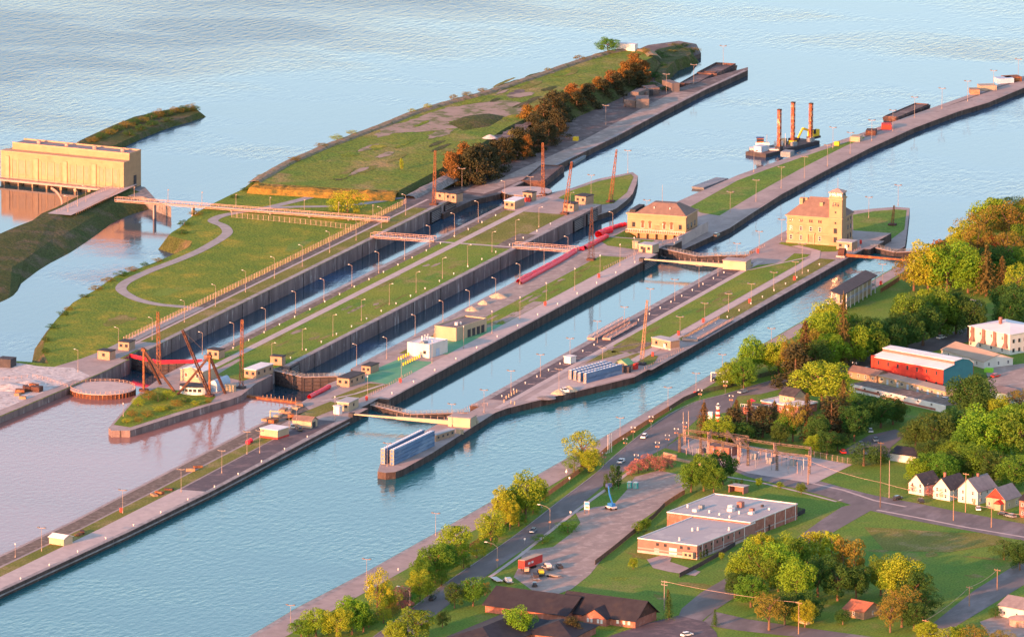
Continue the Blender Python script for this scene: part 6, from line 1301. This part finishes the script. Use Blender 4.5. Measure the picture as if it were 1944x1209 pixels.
# ------------------------------------------------------------------ avenue furniture
def gooseneck(base, label, h=8.6):
    p = G(*base); t = thing('street_light', label, 'street light', p, 0, 'gooseneck street lights'); MB().cyl((0, 0, 0), (0, 0, h - 1), .14, .1, 7).build('post', 'lamp_post', t)
    b = MB(); b.bar((0, 0, h - 1), (0, 1.6, h), .1); b.bar((0, 1.6, h), (0, 4.0, h + .5), .09); b.build('arm', 'lamp_post', t); MB().box(-.2, .2, 3.8, 4.9, h + .4, h + .65).build('lamp_head', 'lamp_head', t); MB().box(-.35, .35, -.4, .4, 2.6, 3.2).build('basket', 'sign_orange', t)
gooseneck((1044, 1005), 'gooseneck street light by the gravel lot'); gooseneck((944, 1077), 'gooseneck street light left of the red trailer'); gooseneck((778, 1162), 'gooseneck street light nearest the bottom, by round trees')
TG = None
for i, (x, y) in enumerate(sorted([(1236, 815), (1202, 835), (1187, 857), (1147, 884), (1248, 864), (1267, 850), (1284, 838), (1300, 826), (1208, 888), (1329, 764), (1377, 748), (1493, 714), (1407, 735), (1622, 712), (1388, 775), (1724, 652)])):
    t = thing('globe_lamp', f'{ordn(i)} from the left of the avenue lamps with orange flower baskets', 'street lamp', G(x, y), 0, 'avenue globe lamps')
    MB().cyl((0, 0, 0), (0, 0, 5.4), .1, .07, 6).box(-.05, .05, -.8, .8, 5.2, 5.3).build('post', 'dark_lamp', t)
    for s in (-1, 1):
        MB().cyl((0, .75 * s, 4.7), (0, .75 * s, 5.25), .22, .2, 8).build('globe', 'white', t); MB().cyl((0, .5 * s, 3.1), (0, .5 * s, 3.6), .2, .38, 8).build('flower_basket', 'sign_orange', t)
for i, x in enumerate((1154, 1157.5, 1161)): tag(MB().cyl((0, 0, 0), (0, 0, 7), .12, .08, 7).cyl((0, 0, 7), (0, 0, 7.2), .16, .1, 7).build('flagpole', 'white', None, G(x, 860 - i)), ['left', 'middle', 'right'][i] + ' of three bare white flagpoles by the canal fence', 'flagpole', 'flagpoles by the canal')
for i, x in enumerate((1741, 1745.5, 1750)): tag(MB().cyl((0, 0, 0), (0, 0, 6.6), .12, .08, 7).cyl((0, 0, 6.6), (0, 0, 6.8), .16, .1, 7).build('flagpole', 'white', None, G(x, 646 - i)), ['left', 'middle', 'right'][i] + ' of three flagpoles under the park trees', 'flagpole', 'flagpoles by the park')
t = thing('billboard', 'small blue and white signboard by the gravel lot', 'sign', G(1114, 975)); MB().box(-.1, .1, -.9, -.75, 0, 2).box(-.1, .1, .75, .9, 0, 2).build('leg', 'wood', t); MB().box(-.12, .12, -1.0, 1.0, 1.6, 4.6).build('board', 'sign_white', t); MB().box(-.15, -.12, -.9, .9, 3.2, 4.5).build('blue_panel', 'sign_blue', t); MB().box(-.15, -.12, -.8, .5, 2.1, 2.8).build('orange_panel', 'sign_orange', t)
for i, (x, y) in enumerate(((1081, 917), (1126, 893), (1083, 982), (996, 1033), (1028, 972), (1075, 905))): t = thing('road_sign', f'{ordn(i)} small pale road sign along the avenue verge', 'sign', G(x, y), 0, 'avenue road signs'); MB().cyl((0, 0, 0), (0, 0, 2.2), .05, n=5).build('post', 'grey_steel', t); MB().box(-.05, .05, -.3, .3, 1.7, 2.4).build('plate', 'sign_white', t)
for i, (x, y) in enumerate(((1198, 927), (1210, 928))): t = thing('portable_toilet', ['left', 'right'][i] + ' turquoise portable toilet on the gravel lot', 'toilet', G(x, y)); MB().box(0, 1.3, 0, 1.6, 0, 2.3).build('cabin', 'turquoise', t); MB().hexa([(-.05, -.05, 2.3), (1.35, -.05, 2.3), (1.35, 1.65, 2.3), (-.05, 1.65, 2.3), (.3, .3, 2.6), (1, .3, 2.6), (1, 1.3, 2.6), (.3, 1.3, 2.6)]).build('roof', 'white', t); MB().box(-.04, 0, .3, 1.3, .2, 2.0).build('door', 'teal_light', t)
# ------------------------------------------------------------------ vehicles
def car(px, py, hd, m, label, kind='car', z=.08, sc=1.0):
    """hd: heading in degrees from +x"""
    p = G(px, py, 0); t = thing('pickup_truck' if kind == 'truck' else 'parked_car', label, 'truck' if kind == 'truck' else 'car', (p.x, p.y, z), R(hd)); L, w = (5.4, 1.95) if kind == 'truck' else (4.6, 1.85)
    t.scale = (sc,) * 3; l2 = L / 2; w2 = w / 2
    b = MB(); b.hexa([(-l2, -w2, .35), (l2, -w2, .35), (l2, w2, .35), (-l2, w2, .35), (-l2 + .05, -w2 + .04, .95), (l2 - .12, -w2 + .06, .82), (l2 - .12, w2 - .06, .82), (-l2 + .05, w2 - .04, .95)]); b.build('body', m, t)
    x0, x1 = (-.2, 1.2) if kind == 'truck' else (-1.75, .75)
    c = MB(); c.hexa([(x0 - .25, -w2 + .12, .9), (x1 + .55, -w2 + .12, .85), (x1 + .55, w2 - .12, .85), (x0 - .25, w2 - .12, .9), (x0 + .25, -w2 + .28, 1.5), (x1 - .2, -w2 + .28, 1.5), (x1 - .2, w2 - .28, 1.5), (x0 + .25, w2 - .28, 1.5)]); cb = c.build('cabin', 'glass', t)
    MB().box(x0 + .22, x1 - .17, -w2 + .26, w2 - .26, 1.49, 1.56).build('cabin_roof', m, cb)
    if kind == 'truck': MB().box(-l2 + .1, -.5, -w2 + .05, -w2 + .15, .9, 1.2).box(-l2 + .1, -.5, w2 - .15, w2 - .05, .9, 1.2).box(-l2 + .1, -l2 + .2, -w2 + .15, w2 - .15, .9, 1.2).build('cargo_bed', m, t)
    for sx in (-1, 1):
        for sy in (-1, 1): wv = MB().cyl((0, -.11, 0), (0, .11, 0), .34, .34, 12).build('wheel', 'tyre', t, (sx * L * .31, sy * (w2 - .1), .34)); MB().cyl((0, -.12, 0), (0, .12, 0), .18, .18, 8).build('rim', 'car_silver', wv)
    MB().box(l2 - .12, l2 + .02, -w2 + .15, -w2 + .5, .6, .78).box(l2 - .12, l2 + .02, w2 - .5, w2 - .15, .6, .78).build('headlight', 'lamp_head', t)
    return t
car(1179, 878, 185, 'car_white', 'white pickup driving on the avenue near the pink blossom', 'truck'); car(1223, 831, 185, 'car_white', 'white car on the avenue beside the flower-basket lamps'); car(1410, 746, 160, 'car_silver', 'silver car on the avenue above the terrace'); car(1476, 735, -20, 'car_dark', 'dark car on the avenue left of the golden tree')
car(821, 1138, 5, 'car_dark', 'dark car on the avenue near the bottom'); car(1787, 643, -18, 'car_white', 'white car on the avenue below the dark park trees'); car(1645, 704, -18, 'car_white', 'white car parked left of the red hall'); car(1600, 860, 30, 'car_red', 'red car beside the wire fence in the yard')
car(1634, 845, 25, 'car_silver', 'silver car parked in the yard behind the bushes, nearer'); car(1662, 837, 25, 'car_silver', 'grey car parked in the yard behind the bushes, farther'); car(1652, 820, 25, 'car_white', 'white car half hidden at the back of the parking yard'); car(1740, 752, 70, 'car_dark', 'dark car in the motel courtyard'); car(1792, 761, 70, 'car_white', 'white car at the right end of the motel')
car(1704, 948, -20, 'car_dark', 'dark car parked on the street left of the houses'); car(1748, 953, 30, 'car_dark', 'dark car in front of the leftmost gabled house'); car(1857, 968, 20, 'car_white', 'white van in front of the largest gabled house'); car(1904, 978, 60, 'car_dark', 'dark car at the red-gabled house'); car(1919, 982, 60, 'car_silver', 'silver car at the red-gabled house, rightmost')
car(1890, 716, -20, 'car_red', 'dark red car near the lime-green bin'); car(1930, 668, -20, 'car_red', 'red car right of the apartment block'); car(1358, 722, 170, 'car_dark', 'dark van parked under the white frame on the canal walk', 'truck'); car(570, 817, 20, 'car_dark', 'dark car beside the yellow shed on the pier'); car(556, 812, 20, 'car_silver', 'grey car beside the yellow shed on the pier, left one')
car(1062, 1077, 30, 'car_dark', 'dark pickup on the gravel lot behind the trailers', 'truck'); car(1040, 1080, 60, 'car_silver', 'grey pickup on the gravel lot beside the red trailer', 'truck'); car(1015, 1112, 20, 'car_dark', 'dark car at the lodge end of the gravel lot'); car(1304, 1207, -30, 'car_white', 'white car at the bottom edge of the lodge car park'); car(1545, 722, -18, 'car_dark', 'dark car on the avenue right of the golden tree'); car(1700, 668, -18, 'car_silver', 'silver car on the avenue under the park trees'); car(1012, 1010, 185, 'car_silver', 'silver car on the avenue beside the first gooseneck light'); car(1360, 434, 0, 'car_dark', 'dark car on the long pier beyond the pump house', z=ZT + .1) ; car(1072, 744, 40, 'car_white', 'white and red pickup by the sand heaps', 'truck')
t = thing('white_frame', 'white goalpost frame over the canal walk', 'frame', G(1371, 726)); MB().box(-.15, .15, -.15, .15, 0, 3.6).box(-.15, .15, 4.4, 4.7, 0, 3.6).box(-.15, .15, -.15, 4.7, 3.6, 3.9).build('posts', 'white', t)
crate(1883, 708, 0, 2.2, 3.2, 1.6, 'lime', 'lime-green skip beside the tan-roofed building', 0, 'skip', 'skip')
p, a, lx, ly = frame3((981, 1082), (996, 1085), (1020, 1071)); t = thing('red_trailer', 'red box trailer with pale roof on the gravel lot', 'trailer', p, a); MB().box(0, max(lx, 10), 0, 2.7, 1.1, 4.0).build('box', 'red_paint', t); MB().box(0, max(lx, 10), 0, 2.7, 4.0, 4.12).build('roof', 'tan_roof', t)
MB().box(2.4, 4.0, -.02, 0, 2.2, 3.0).box(4.8, 6.2, -.02, 0, 2.2, 3.0).build('marking', 'white', t)
for x in (6.5, 7.8): MB().cyl((x, -.05, .5), (x, 2.75, .5), .5, .5, 12).build('wheel', 'tyre', t)
MB().box(1.2, 1.5, .3, .6, 0, 1.1).box(1.2, 1.5, 2.1, 2.4, 0, 1.1).build('landing_leg', 'dark_steel', t)
def flatbed(px, py, hd, l, m, load, label):
    t = thing('flatbed_trailer', label, 'trailer', (*G(px, py)[:2], .08), R(hd)); MB().box(0, l, 0, 2.3, .6, .8).build('deck', m, t)
    for x in (l * .55, l * .75): MB().cyl((x, -.05, .4), (x, 2.35, .4), .4, .4, 10).build('wheel', 'tyre', t)
    MB().bar((0, 1.15, .7), (-1.6, 1.15, .6), .15).build('drawbar', 'dark_steel', t)
    if load: MB().box(l * .15, l * .6, .3, 2.0, .8, 1.9).box(l * .65, l * .9, .5, 1.8, .8, 1.4).build('load', load, t)
flatbed(955, 1106, 40, 7, 'white', None, 'white flatbed trailer at the left of the gravel lot'); flatbed(975, 1109, 35, 6.5, 'grey_steel', 'white', 'grey trailer with a white load beside the lodge roof'); flatbed(1006, 1090, 20, 6, 'dark_steel', 'cream', 'dark trailer with pale boxes by the red trailer'); flatbed(1035, 1095, 25, 7.5, 'dark_steel', 'yellow', 'dark trailer with a yellow load')
flatbed(1025, 1103, 25, 9, 'grey_steel', 'dark_steel', 'long trailer with dark machinery at the lodge end of the lot'); flatbed(1066, 1096, 75, 6, 'tan_roof', None, 'small tan flatbed at the edge of the lawn'); flatbed(1050, 1083, 30, 8, 'dark_steel', 'white', 'dark trailer with white drums on the gravel lot')
t = thing('boom_lift', 'blue articulated boom lift on the gravel lot', 'boom lift', (*G(1160, 967)[:2], .08), R(60))
MB().box(-2, 2, -1.2, 1.2, .7, 1.3).build('chassis', 'white', t)
for x in (-1.4, 1.4):
    for y in (-1.2, 1.2): MB().cyl((x, y - .2, .55), (x, y + .2, .55), .55, .55, 12).build('wheel', 'tyre', t)
MB().box(-1.5, 1.0, -.9, .9, 1.3, 2.4).build('turret', 'boom_blue', t); MB().bar((-.8, 0, 2.2), (2.2, -1, 5.4), .45).build('lower_boom', 'boom_blue', t); MB().bar((2.2, -1, 5.4), (3.6, -1.6, 8.6), .36).build('upper_boom', 'boom_blue', t); MB().box(3.2, 4.6, -3.2, -1.2, 7.6, 8.8).build('basket', 'navy', t)
# ================================================================== TREES
def leafcloud(seed, kind):
    r = random.Random(seed); b = MB()
    def leaf(p, s, out):
        d = Vector((r.gauss(0, 1), r.gauss(0, 1), r.gauss(0, .8))).normalized() * .75 + out * .8; d.normalize()
        x = d.cross(Vector((r.random() - .5, r.random() - .5, 1))).normalized() * s; y = d.cross(x).normalized() * s * .75
        b.face([p - x - y * .3, p + y * -1, p + x + y * .2, p + y])
    lobes = []
    if kind in ('round', 'airy', 'shrub'):
        n = {'round': r.randint(24, 40), 'airy': 24, 'shrub': 20}[kind]; zc, zr = {'round': (.52, .46), 'airy': (.56, .42), 'shrub': (.42, .46)}[kind]
        for i in range(n):
            t = math.acos(1 - 1.9 * (i + .5) / n); ph = i * 2.399 + r.uniform(-.4, .4); k = r.uniform(.45, .90)
            lobes.append((Vector((math.sin(t) * math.cos(ph) * .5 * k, math.sin(t) * math.sin(ph) * .5 * k, zc + math.cos(t) * zr * k * r.uniform(.85, 1.12))), r.uniform(.09, .20) * (.85 if kind == 'airy' else 1)))
        per = {'round': 240, 'airy': 140, 'shrub': 150}[kind]; ls = .0168 if kind != 'airy' else .0148
        for c, rad in lobes:
            for j in range(per):
                o = Vector((r.gauss(0, 1), r.gauss(0, 1), r.gauss(0, 1) + .25)).normalized(); q = c + Vector((o.x * rad, o.y * rad, o.z * rad * .8)) * r.uniform(.7, 1.12)
                if q.z > .02: leaf(q, ls * r.uniform(.6, 1.35), o)
    elif kind == 'conifer':
        for k in range(17):
            z = .06 + .9 * k / 17; rad = .5 * (1 - z) ** .85 * r.uniform(.8, 1.1) + .015; nb = max(5, int(13 * (1 - z)) + 3)
            for j in range(nb):
                ph = 2 * math.pi * j / nb + r.uniform(-.3, .3); L = rad * r.uniform(.75, 1.15)
                for s in range(7):
                    f = (s + .6) / 7; q = Vector((math.cos(ph) * L * f, math.sin(ph) * L * f, z - .06 * f * f + r.uniform(-.012, .012) + .03)); leaf(q, .026 * (1.25 - .5 * f) * r.uniform(.7, 1.3), Vector((math.cos(ph), math.sin(ph), .6)))
    elif kind == 'tall':
        for i in range(16):
            z = .12 + .80 * (i + .5) / 16; w = math.sin(math.pi * min(1, (z - .02) / 1.02)) ** .6
            for q in range(2): ph = r.uniform(0, 6.28); lobes.append((Vector((math.cos(ph) * .27 * w, math.sin(ph) * .27 * w, z)), r.uniform(.09, .16)))
        for c, rad in lobes:
            for j in range(52):
                o = Vector((r.gauss(0, 1), r.gauss(0, 1), r.gauss(0, 1))).normalized(); leaf(c + Vector((o.x * rad * 1.3, o.y * rad * 1.3, o.z * rad * .55)), .030 * r.uniform(.6, 1.3), o)
    elif kind == 'bare':
        for i in range(44):
            z = r.uniform(.05, .97); w = (1 - z) ** .6 * .5; ph = r.uniform(0, 6.28); c = Vector((math.cos(ph) * w * r.uniform(.3, .9), math.sin(ph) * w * r.uniform(.3, .9), z))
            for j in range(70): o = Vector((r.gauss(0, 1), r.gauss(0, 1), r.gauss(0, 1))).normalized(); leaf(c + Vector((o.x * .15, o.y * .15, o.z * .08)) * r.uniform(.5, 1.25), .026 * r.uniform(.6, 1.3), o)
    return b.mesh('crown', 'leaf_mid')
def trunkmesh(seed, kind):
    r = random.Random(seed); b = MB(); top = .95 if kind in ('conifer', 'bare', 'tall') else .62
    b.cyl((0, 0, -.03), (0, 0, top), .035 if kind != 'conifer' else .03, .010, 7)
    if kind in ('round', 'airy'):
        for k in range(7): ph = k * 2.4; z = .22 + .05 * k; b.cyl((0, 0, z), (math.cos(ph) * .27, math.sin(ph) * .27, z + .28), .018, .006, 5)
    elif kind != 'shrub':
        for k in range(8): ph = k * 2.4; z = .2 + .08 * k; b.cyl((0, 0, z), (math.cos(ph) * .2 * (1 - z), math.sin(ph) * .2 * (1 - z), z + .04), .010, .004, 4)
    return b.mesh('trunk', 'bark')
TREE = {k: [(leafcloud(100 * i + j, k), trunkmesh(j, k)) for j in range(nv)] for i, (k, nv) in enumerate((('round', 9), ('airy', 4), ('shrub', 5), ('conifer', 4), ('tall', 3), ('bare', 4)))}
KIND = {'M': ('round', 'leaf_bright', 'bright green tree'), 'G': ('round', 'leaf_mid', 'green tree'), 'D': ('round', 'leaf_dark', 'dark green tree'), 'Y': ('round', 'leaf_gold', 'golden-lit tree'), 'O': ('airy', 'leaf_olive', 'thin olive-brown tree'),
        'A': ('airy', 'leaf_gold', 'airy golden tree'), 'C': ('conifer', 'leaf_conifer', 'brownish conifer'), 'K': ('bare', 'leaf_plum', 'dark purplish conifer'), 'R': ('bare', 'leaf_rust', 'rust-red larch'), 'E': ('conifer', 'leaf_dark', 'dark green spruce'),
        'P': ('tall', 'leaf_gold', 'upright yellow poplar'), 'T': ('tall', 'leaf_dark', 'dark columnar evergreen'), 'S': ('shrub', 'leaf_mid', 'green shrub'), 'B': ('shrub', 'leaf_dark', 'dark shrub'), 'F': ('shrub', 'leaf_pink', 'pink blossoming shrub'), 'Q': ('round', 'leaf_red', 'red-leaved tree'), 'U': ('shrub', 'leaf_olive', 'olive scrub bush'), 'Z': ('shrub', 'leaf_gold', 'golden bush'), 'N': ('tall', 'leaf_olive', 'tall olive poplar')}
cnt = {}
def tree(px, py, h, w, k, z=0.0):
    shp, lm, nm = KIND[k]; p = G(px, py, z); s = PPM(p); H = h / (s * .98); Wd = w / (s * .97); i = cnt.get(shp, 0); cnt[shp] = i + 1
    cr, tr = TREE[shp][i % len(TREE[shp])]
    t = bpy.data.objects.new({'shrub': 'shrub', 'conifer': 'conifer_tree', 'bare': 'conifer_tree'}.get(shp, 'leafy_tree'), None); col.objects.link(t); t.location = p; t.rotation_euler = (0, 0, rnd.uniform(0, 6.28)); t.empty_display_size = .5
    for nme, me in (('trunk', tr), ('crown', cr)):
        o = bpy.data.objects.new(nme, me); col.objects.link(o); o.parent = t; o.scale = (Wd * (1.5 if shp == 'bare' else 1.16), Wd * (1.5 if shp == 'bare' else 1.16), H * rnd.uniform(.94, 1.06))
        if nme == 'crown': o.material_slots[0].link = 'OBJECT'; o.material_slots[0].material = MATS[lm]
    return t, nm
def grove(where, group, s, z=0.0):
    L = []
    for q in s.split(): a = q.split(','); L.append((float(a[0]), float(a[1]), float(a[2]), float(a[3]), a[4]))
    L.sort(); seen = {}
    f = 1.14 if 'park' in group or group in ('house garden trees', 'substation trees') else 1.0
    for (x, y, h, w, k) in L:
        v = rnd.uniform(.82, 1.2) if 'belt' in group else f
        t, nm = tree(x, y, h * v, w * v, k, z); i = seen.get(k, 0); seen[k] = i + 1; tot = sum(1 for e in L if e[4] == k)
        lab = f'{ordn(i)} {nm} from the left {where}' if tot > 1 else f'only {nm} {where}'
        tag(t, lab, 'shrub' if t.name.startswith('shrub') else 'tree', group)
grove('in the row along the canal fence', 'canal fence trees', '585,1206,30,34,S 625,1204,34,36,S 700,1190,36,40,S 745,1170,30,34,U 780,1150,34,36,S 812,1132,30,34,S 838,1112,34,36,S 880,1078,30,34,S 905,1058,34,38,Z 920,1046,32,34,S 945,1018,30,36,S 985,998,30,36,S 655,1196,36,40,Z 770,1160,30,30,F 1012,974,30,34,S 728,1182,36,36,Z 572,1212,40,40,G 600,1210,62,52,M 640,1212,60,50,Y 668,1204,78,56,M 690,1200,60,46,G 716,1176,112,52,A 735,1165,60,42,Y 762,1152,52,40,F 797,1142,62,44,Y 800,1120,60,48,G 825,1105,82,62,G 864,1072,82,60,M 845,1090,60,44,G 932,1036,70,48,Y 955,1000,82,50,Y 975,990,70,46,M 998,990,100,62,M 1022,964,56,38,M 968,1005,60,36,Y 1104,892,88,66,A 1118,896,48,44,Y 1090,897,42,36,S')
grove('between the avenue and the lodge', 'lodge front trees', '752,1222,46,42,M 790,1216,66,62,G 863,1154,52,38,D 898,1150,60,46,G 985,1214,62,58,M 840,1190,32,24,D 1085,1212,40,36,K 921,1130,30,24,U 1030,1030,20,40,S 1078,1010,24,44,S')
grove('around the gravel lot', 'gravel lot trees', '1151,934,38,13,T 1163,931,50,15,T 1174,928,46,14,T 1212,898,36,32,F 1230,893,38,34,F 1252,893,36,32,F 1198,902,24,24,F 1268,888,30,28,F 1312,934,62,46,G 1336,932,72,52,G 1372,920,68,52,D 1355,935,52,40,G 1212,1012,28,22,S 1226,1008,26,20,G 1202,1080,24,18,M 1370,1062,16,10,M')
grove('by the street behind the brick school', 'school street trees', '1441,925,20,14,M 1481,927,14,13,M 1521,938,24,20,G 1388,932,22,7,T 1398,930,20,7,T 1408,928,20,7,T 1430,1030,20,22,S')
SB = []
for i in range(12): SB.append(f'{1330 + i * 6.2:.0f},{1062 - i * 3.6:.0f},{16 - (i % 3)},6,T')
grove('in the clipped row along the school wall', 'school wall shrubs', ' '.join(SB))
grove('in the grove below the brick school', 'school grove', '1405,1122,70,52,M 1428,1105,86,62,M 1455,1082,72,58,Y 1450,1128,80,64,G 1486,1082,72,60,M 1478,1122,92,66,M 1510,1098,86,62,G 1512,1150,92,66,M 1535,1078,72,40,P 1556,1080,74,38,P 1578,1086,78,42,P 1600,1092,74,40,N 1622,1098,74,42,N 1552,1132,80,66,D 1590,1140,80,66,D 1625,1138,70,54,D 1530,1178,66,56,D 1425,1152,66,58,G 1460,1196,80,70,O 1490,1186,66,52,D 1528,1190,52,40,Y 1395,1135,52,40,D')
grove('in the clump beside the orange-roofed cottage', 'cottage clump', '1672,1130,78,56,G 1712,1142,90,72,Y 1694,1136,70,50,M 1738,1150,72,58,D 1712,1190,82,70,O 1752,1172,62,56,D 1690,1200,66,56,O 1735,1196,58,50,D 1600,1185,28,30,D 1760,1218,44,50,Y 1800,1222,40,52,Z 1850,1222,44,56,U 1900,1224,36,46,U 1820,1212,26,30,M 1890,1172,28,26,B')
grove('standing alone on the lawns by the car park', 'lawn conifers', '1270,1176,58,26,E 1357,1188,36,18,E 1268,1150,34,16,C')
grove('on the right of the big lawn', 'big lawn shrubs', '1906,1062,44,46,B 1925,1064,32,34,B 1936,1082,60,44,D 1672,882,22,20,B')
grove('around the houses on the right street', 'house garden trees', '1742,918,48,42,M 1790,922,58,54,G 1764,912,50,46,G 1736,936,20,24,F 1768,944,24,20,F 1815,914,52,50,D 1846,912,62,60,G 1886,920,62,56,D 1925,930,62,56,G 1872,880,92,80,M 1905,872,96,76,M 1938,884,100,74,G 1840,882,74,60,G 1935,800,62,50,O 1900,812,56,48,Y 1878,800,50,44,D 1845,802,92,76,D 1812,842,62,62,D 1772,852,62,66,D 1738,850,46,48,D 1726,868,26,24,B 1640,884,46,62,B 1668,880,36,42,B 1786,880,46,46,D 1808,892,50,44,G 1762,882,40,40,D 1852,845,64,60,G 1905,845,60,60,D 1938,830,60,54,G 1790,948,24,12,U')
grove('between the substation and the motel', 'substation trees', '1336,832,66,46,C 1365,844,46,50,M 1392,832,52,44,K 1398,800,40,34,C 1422,824,60,48,C 1448,830,52,44,K 1470,820,58,44,C 1492,838,46,38,G 1505,838,74,46,O 1532,836,84,44,C 1552,850,56,42,D 1545,862,34,30,M 1600,822,92,54,C 1578,832,66,48,K 1622,838,60,50,D 1560,772,80,86,Y 1590,770,56,46,C 1642,812,54,60,D 1672,812,56,56,D 1695,806,46,46,D 1618,800,50,46,G 1702,800,34,32,G 1570,862,40,38,D 1590,856,36,34,D 1410,842,36,34,D 1380,836,34,32,D 1480,846,36,30,D')
grove('in the park beside the avenue', 'park front trees', '1388,734,44,38,M 1412,738,48,40,G 1426,712,66,48,M 1405,724,44,36,M 1374,736,26,26,S 1478,712,66,50,Y 1460,704,44,34,Y 1500,722,72,46,O 1528,716,100,58,C 1510,735,70,50,K 1548,718,66,52,D 1576,706,64,52,M 1560,690,92,72,M 1600,702,132,42,C 1622,696,72,60,M 1655,690,66,60,G 1690,682,66,56,D 1722,668,70,60,D 1640,684,76,56,D 1668,670,62,46,D 1592,672,72,60,M 1572,650,72,60,Y 1540,700,70,54,O 1620,670,66,50,G 1706,664,60,50,D')
grove('in the park behind, near the park building', 'park back trees', '1730,652,88,64,G 1752,656,80,62,D 1784,640,84,68,G 1815,634,80,62,D 1838,640,72,56,D 1718,640,66,48,D 1765,628,80,54,M 1800,632,72,60,D')
grove('in the park at the upper right', 'upper right park trees', '1735,552,72,58,O 1762,556,86,62,Y 1798,556,92,76,M 1838,556,76,62,M 1784,540,72,52,R 1758,524,36,28,Q 1872,562,92,54,C 1902,560,64,44,C 1932,582,76,60,A 1908,600,58,48,D 1935,622,78,66,D 1915,632,60,52,D 1858,478,76,62,O 1880,462,82,70,M 1832,496,66,52,Y 1915,470,82,70,O 1935,460,66,52,Y 1912,424,46,60,D 1890,432,36,40,D 1938,424,44,40,O 1884,502,50,46,Q 1854,508,70,54,O 1912,518,80,66,O 1932,530,60,56,G 1838,522,52,46,O 1888,536,60,56,D 1940,500,66,50,G 1820,518,60,48,Y 1862,550,52,48,D 1900,540,46,44,G')
grove('in the dense belt beside the mound', 'mound conifer belt', '856,353,60,36,R 872,350,62,40,K 892,350,68,44,K 912,346,66,44,K 930,338,58,40,K 880,338,60,36,R 905,330,60,40,K 940,325,50,36,K 955,310,48,36,K 963,306,44,26,R 1000,302,44,24,R 985,300,52,38,K 1005,290,52,38,K 1022,285,52,38,K 1042,276,50,40,K 1058,262,50,38,K 1010,262,52,40,K 1032,252,54,40,K 975,280,44,36,U 1000,248,46,34,R 1025,238,44,34,R 1050,240,52,40,K 1068,228,50,38,K 1060,216,42,32,R 1086,212,46,36,R 1095,215,44,36,K 1110,202,46,36,R 1118,205,44,36,K 1135,190,46,34,R 1145,192,44,36,K 1160,178,46,34,R 1170,182,44,36,K 1185,165,46,36,R 1194,170,46,36,K 1206,158,48,38,R 1220,152,42,34,R 1215,165,36,34,K', ZT)
grove('on the spoil mound and its shore', 'mound trees', '762,323,24,9,P 1154,100,30,38,G 811,207,12,16,Z 782,214,10,14,Z 861,190,12,16,U 886,185,12,20,U 915,176,10,18,U 1040,136,9,12,U 1100,114,10,24,U 668,256,10,22,Z 640,266,12,28,Z 610,280,10,22,U 560,306,10,24,U 1225,102,14,16,U', 2.6)
grove('on the north bank below the mound', 'north bank trees', '660,405,52,62,Z 640,402,36,38,Z 520,330,10,22,B 500,340,12,22,B 484,352,12,20,B 466,364,10,18,B 445,378,10,18,B 372,410,12,26,U 350,430,14,26,B 345,446,12,24,B 232,526,14,26,B 250,516,12,22,U 205,536,12,24,U 182,552,12,26,U 160,566,10,20,B 120,600,12,22,B 100,625,14,22,B 88,650,14,20,B 86,672,14,18,B 130,590,10,18,U 300,498,10,20,U 275,506,10,18,B', -.5)
grove('on the far tip of the north bank', 'far tip shrubs', '1248,112,18,26,B 1262,118,16,24,B 1275,108,16,26,U 1290,100,16,26,B 1305,104,14,24,B 1318,100,12,20,U 1258,134,16,24,B 1245,150,16,24,B 1238,168,14,26,B 1262,172,10,24,B 1282,92,12,22,U 1300,90,10,20,B', ZT)
grove('on the low spit behind the powerhouse', 'spit shrubs', '176,270,12,24,U 192,264,14,26,B 208,256,14,26,U 224,250,16,26,B 240,244,16,26,U 256,238,16,26,B 272,234,16,26,U 288,228,16,24,B 302,224,18,26,U 318,222,16,24,B 334,216,16,24,U 348,214,16,24,B 362,212,18,24,U 371,212,14,18,B 246,258,14,26,B 268,248,14,26,B 290,240,14,24,B 318,232,12,22,B', ZL + 1.6)
grove('among the derricks on the overgrown point', 'overgrown point bushes', '262,770,20,24,Z 282,758,22,28,U 300,762,20,28,B 250,790,14,22,U 318,758,22,26,Z 335,770,14,24,U 305,780,12,24,Z 280,790,14,26,U 352,764,12,22,B 372,768,10,18,Z 262,800,10,20,U 240,802,10,18,Z 320,778,10,16,B 395,764,8,14,U')
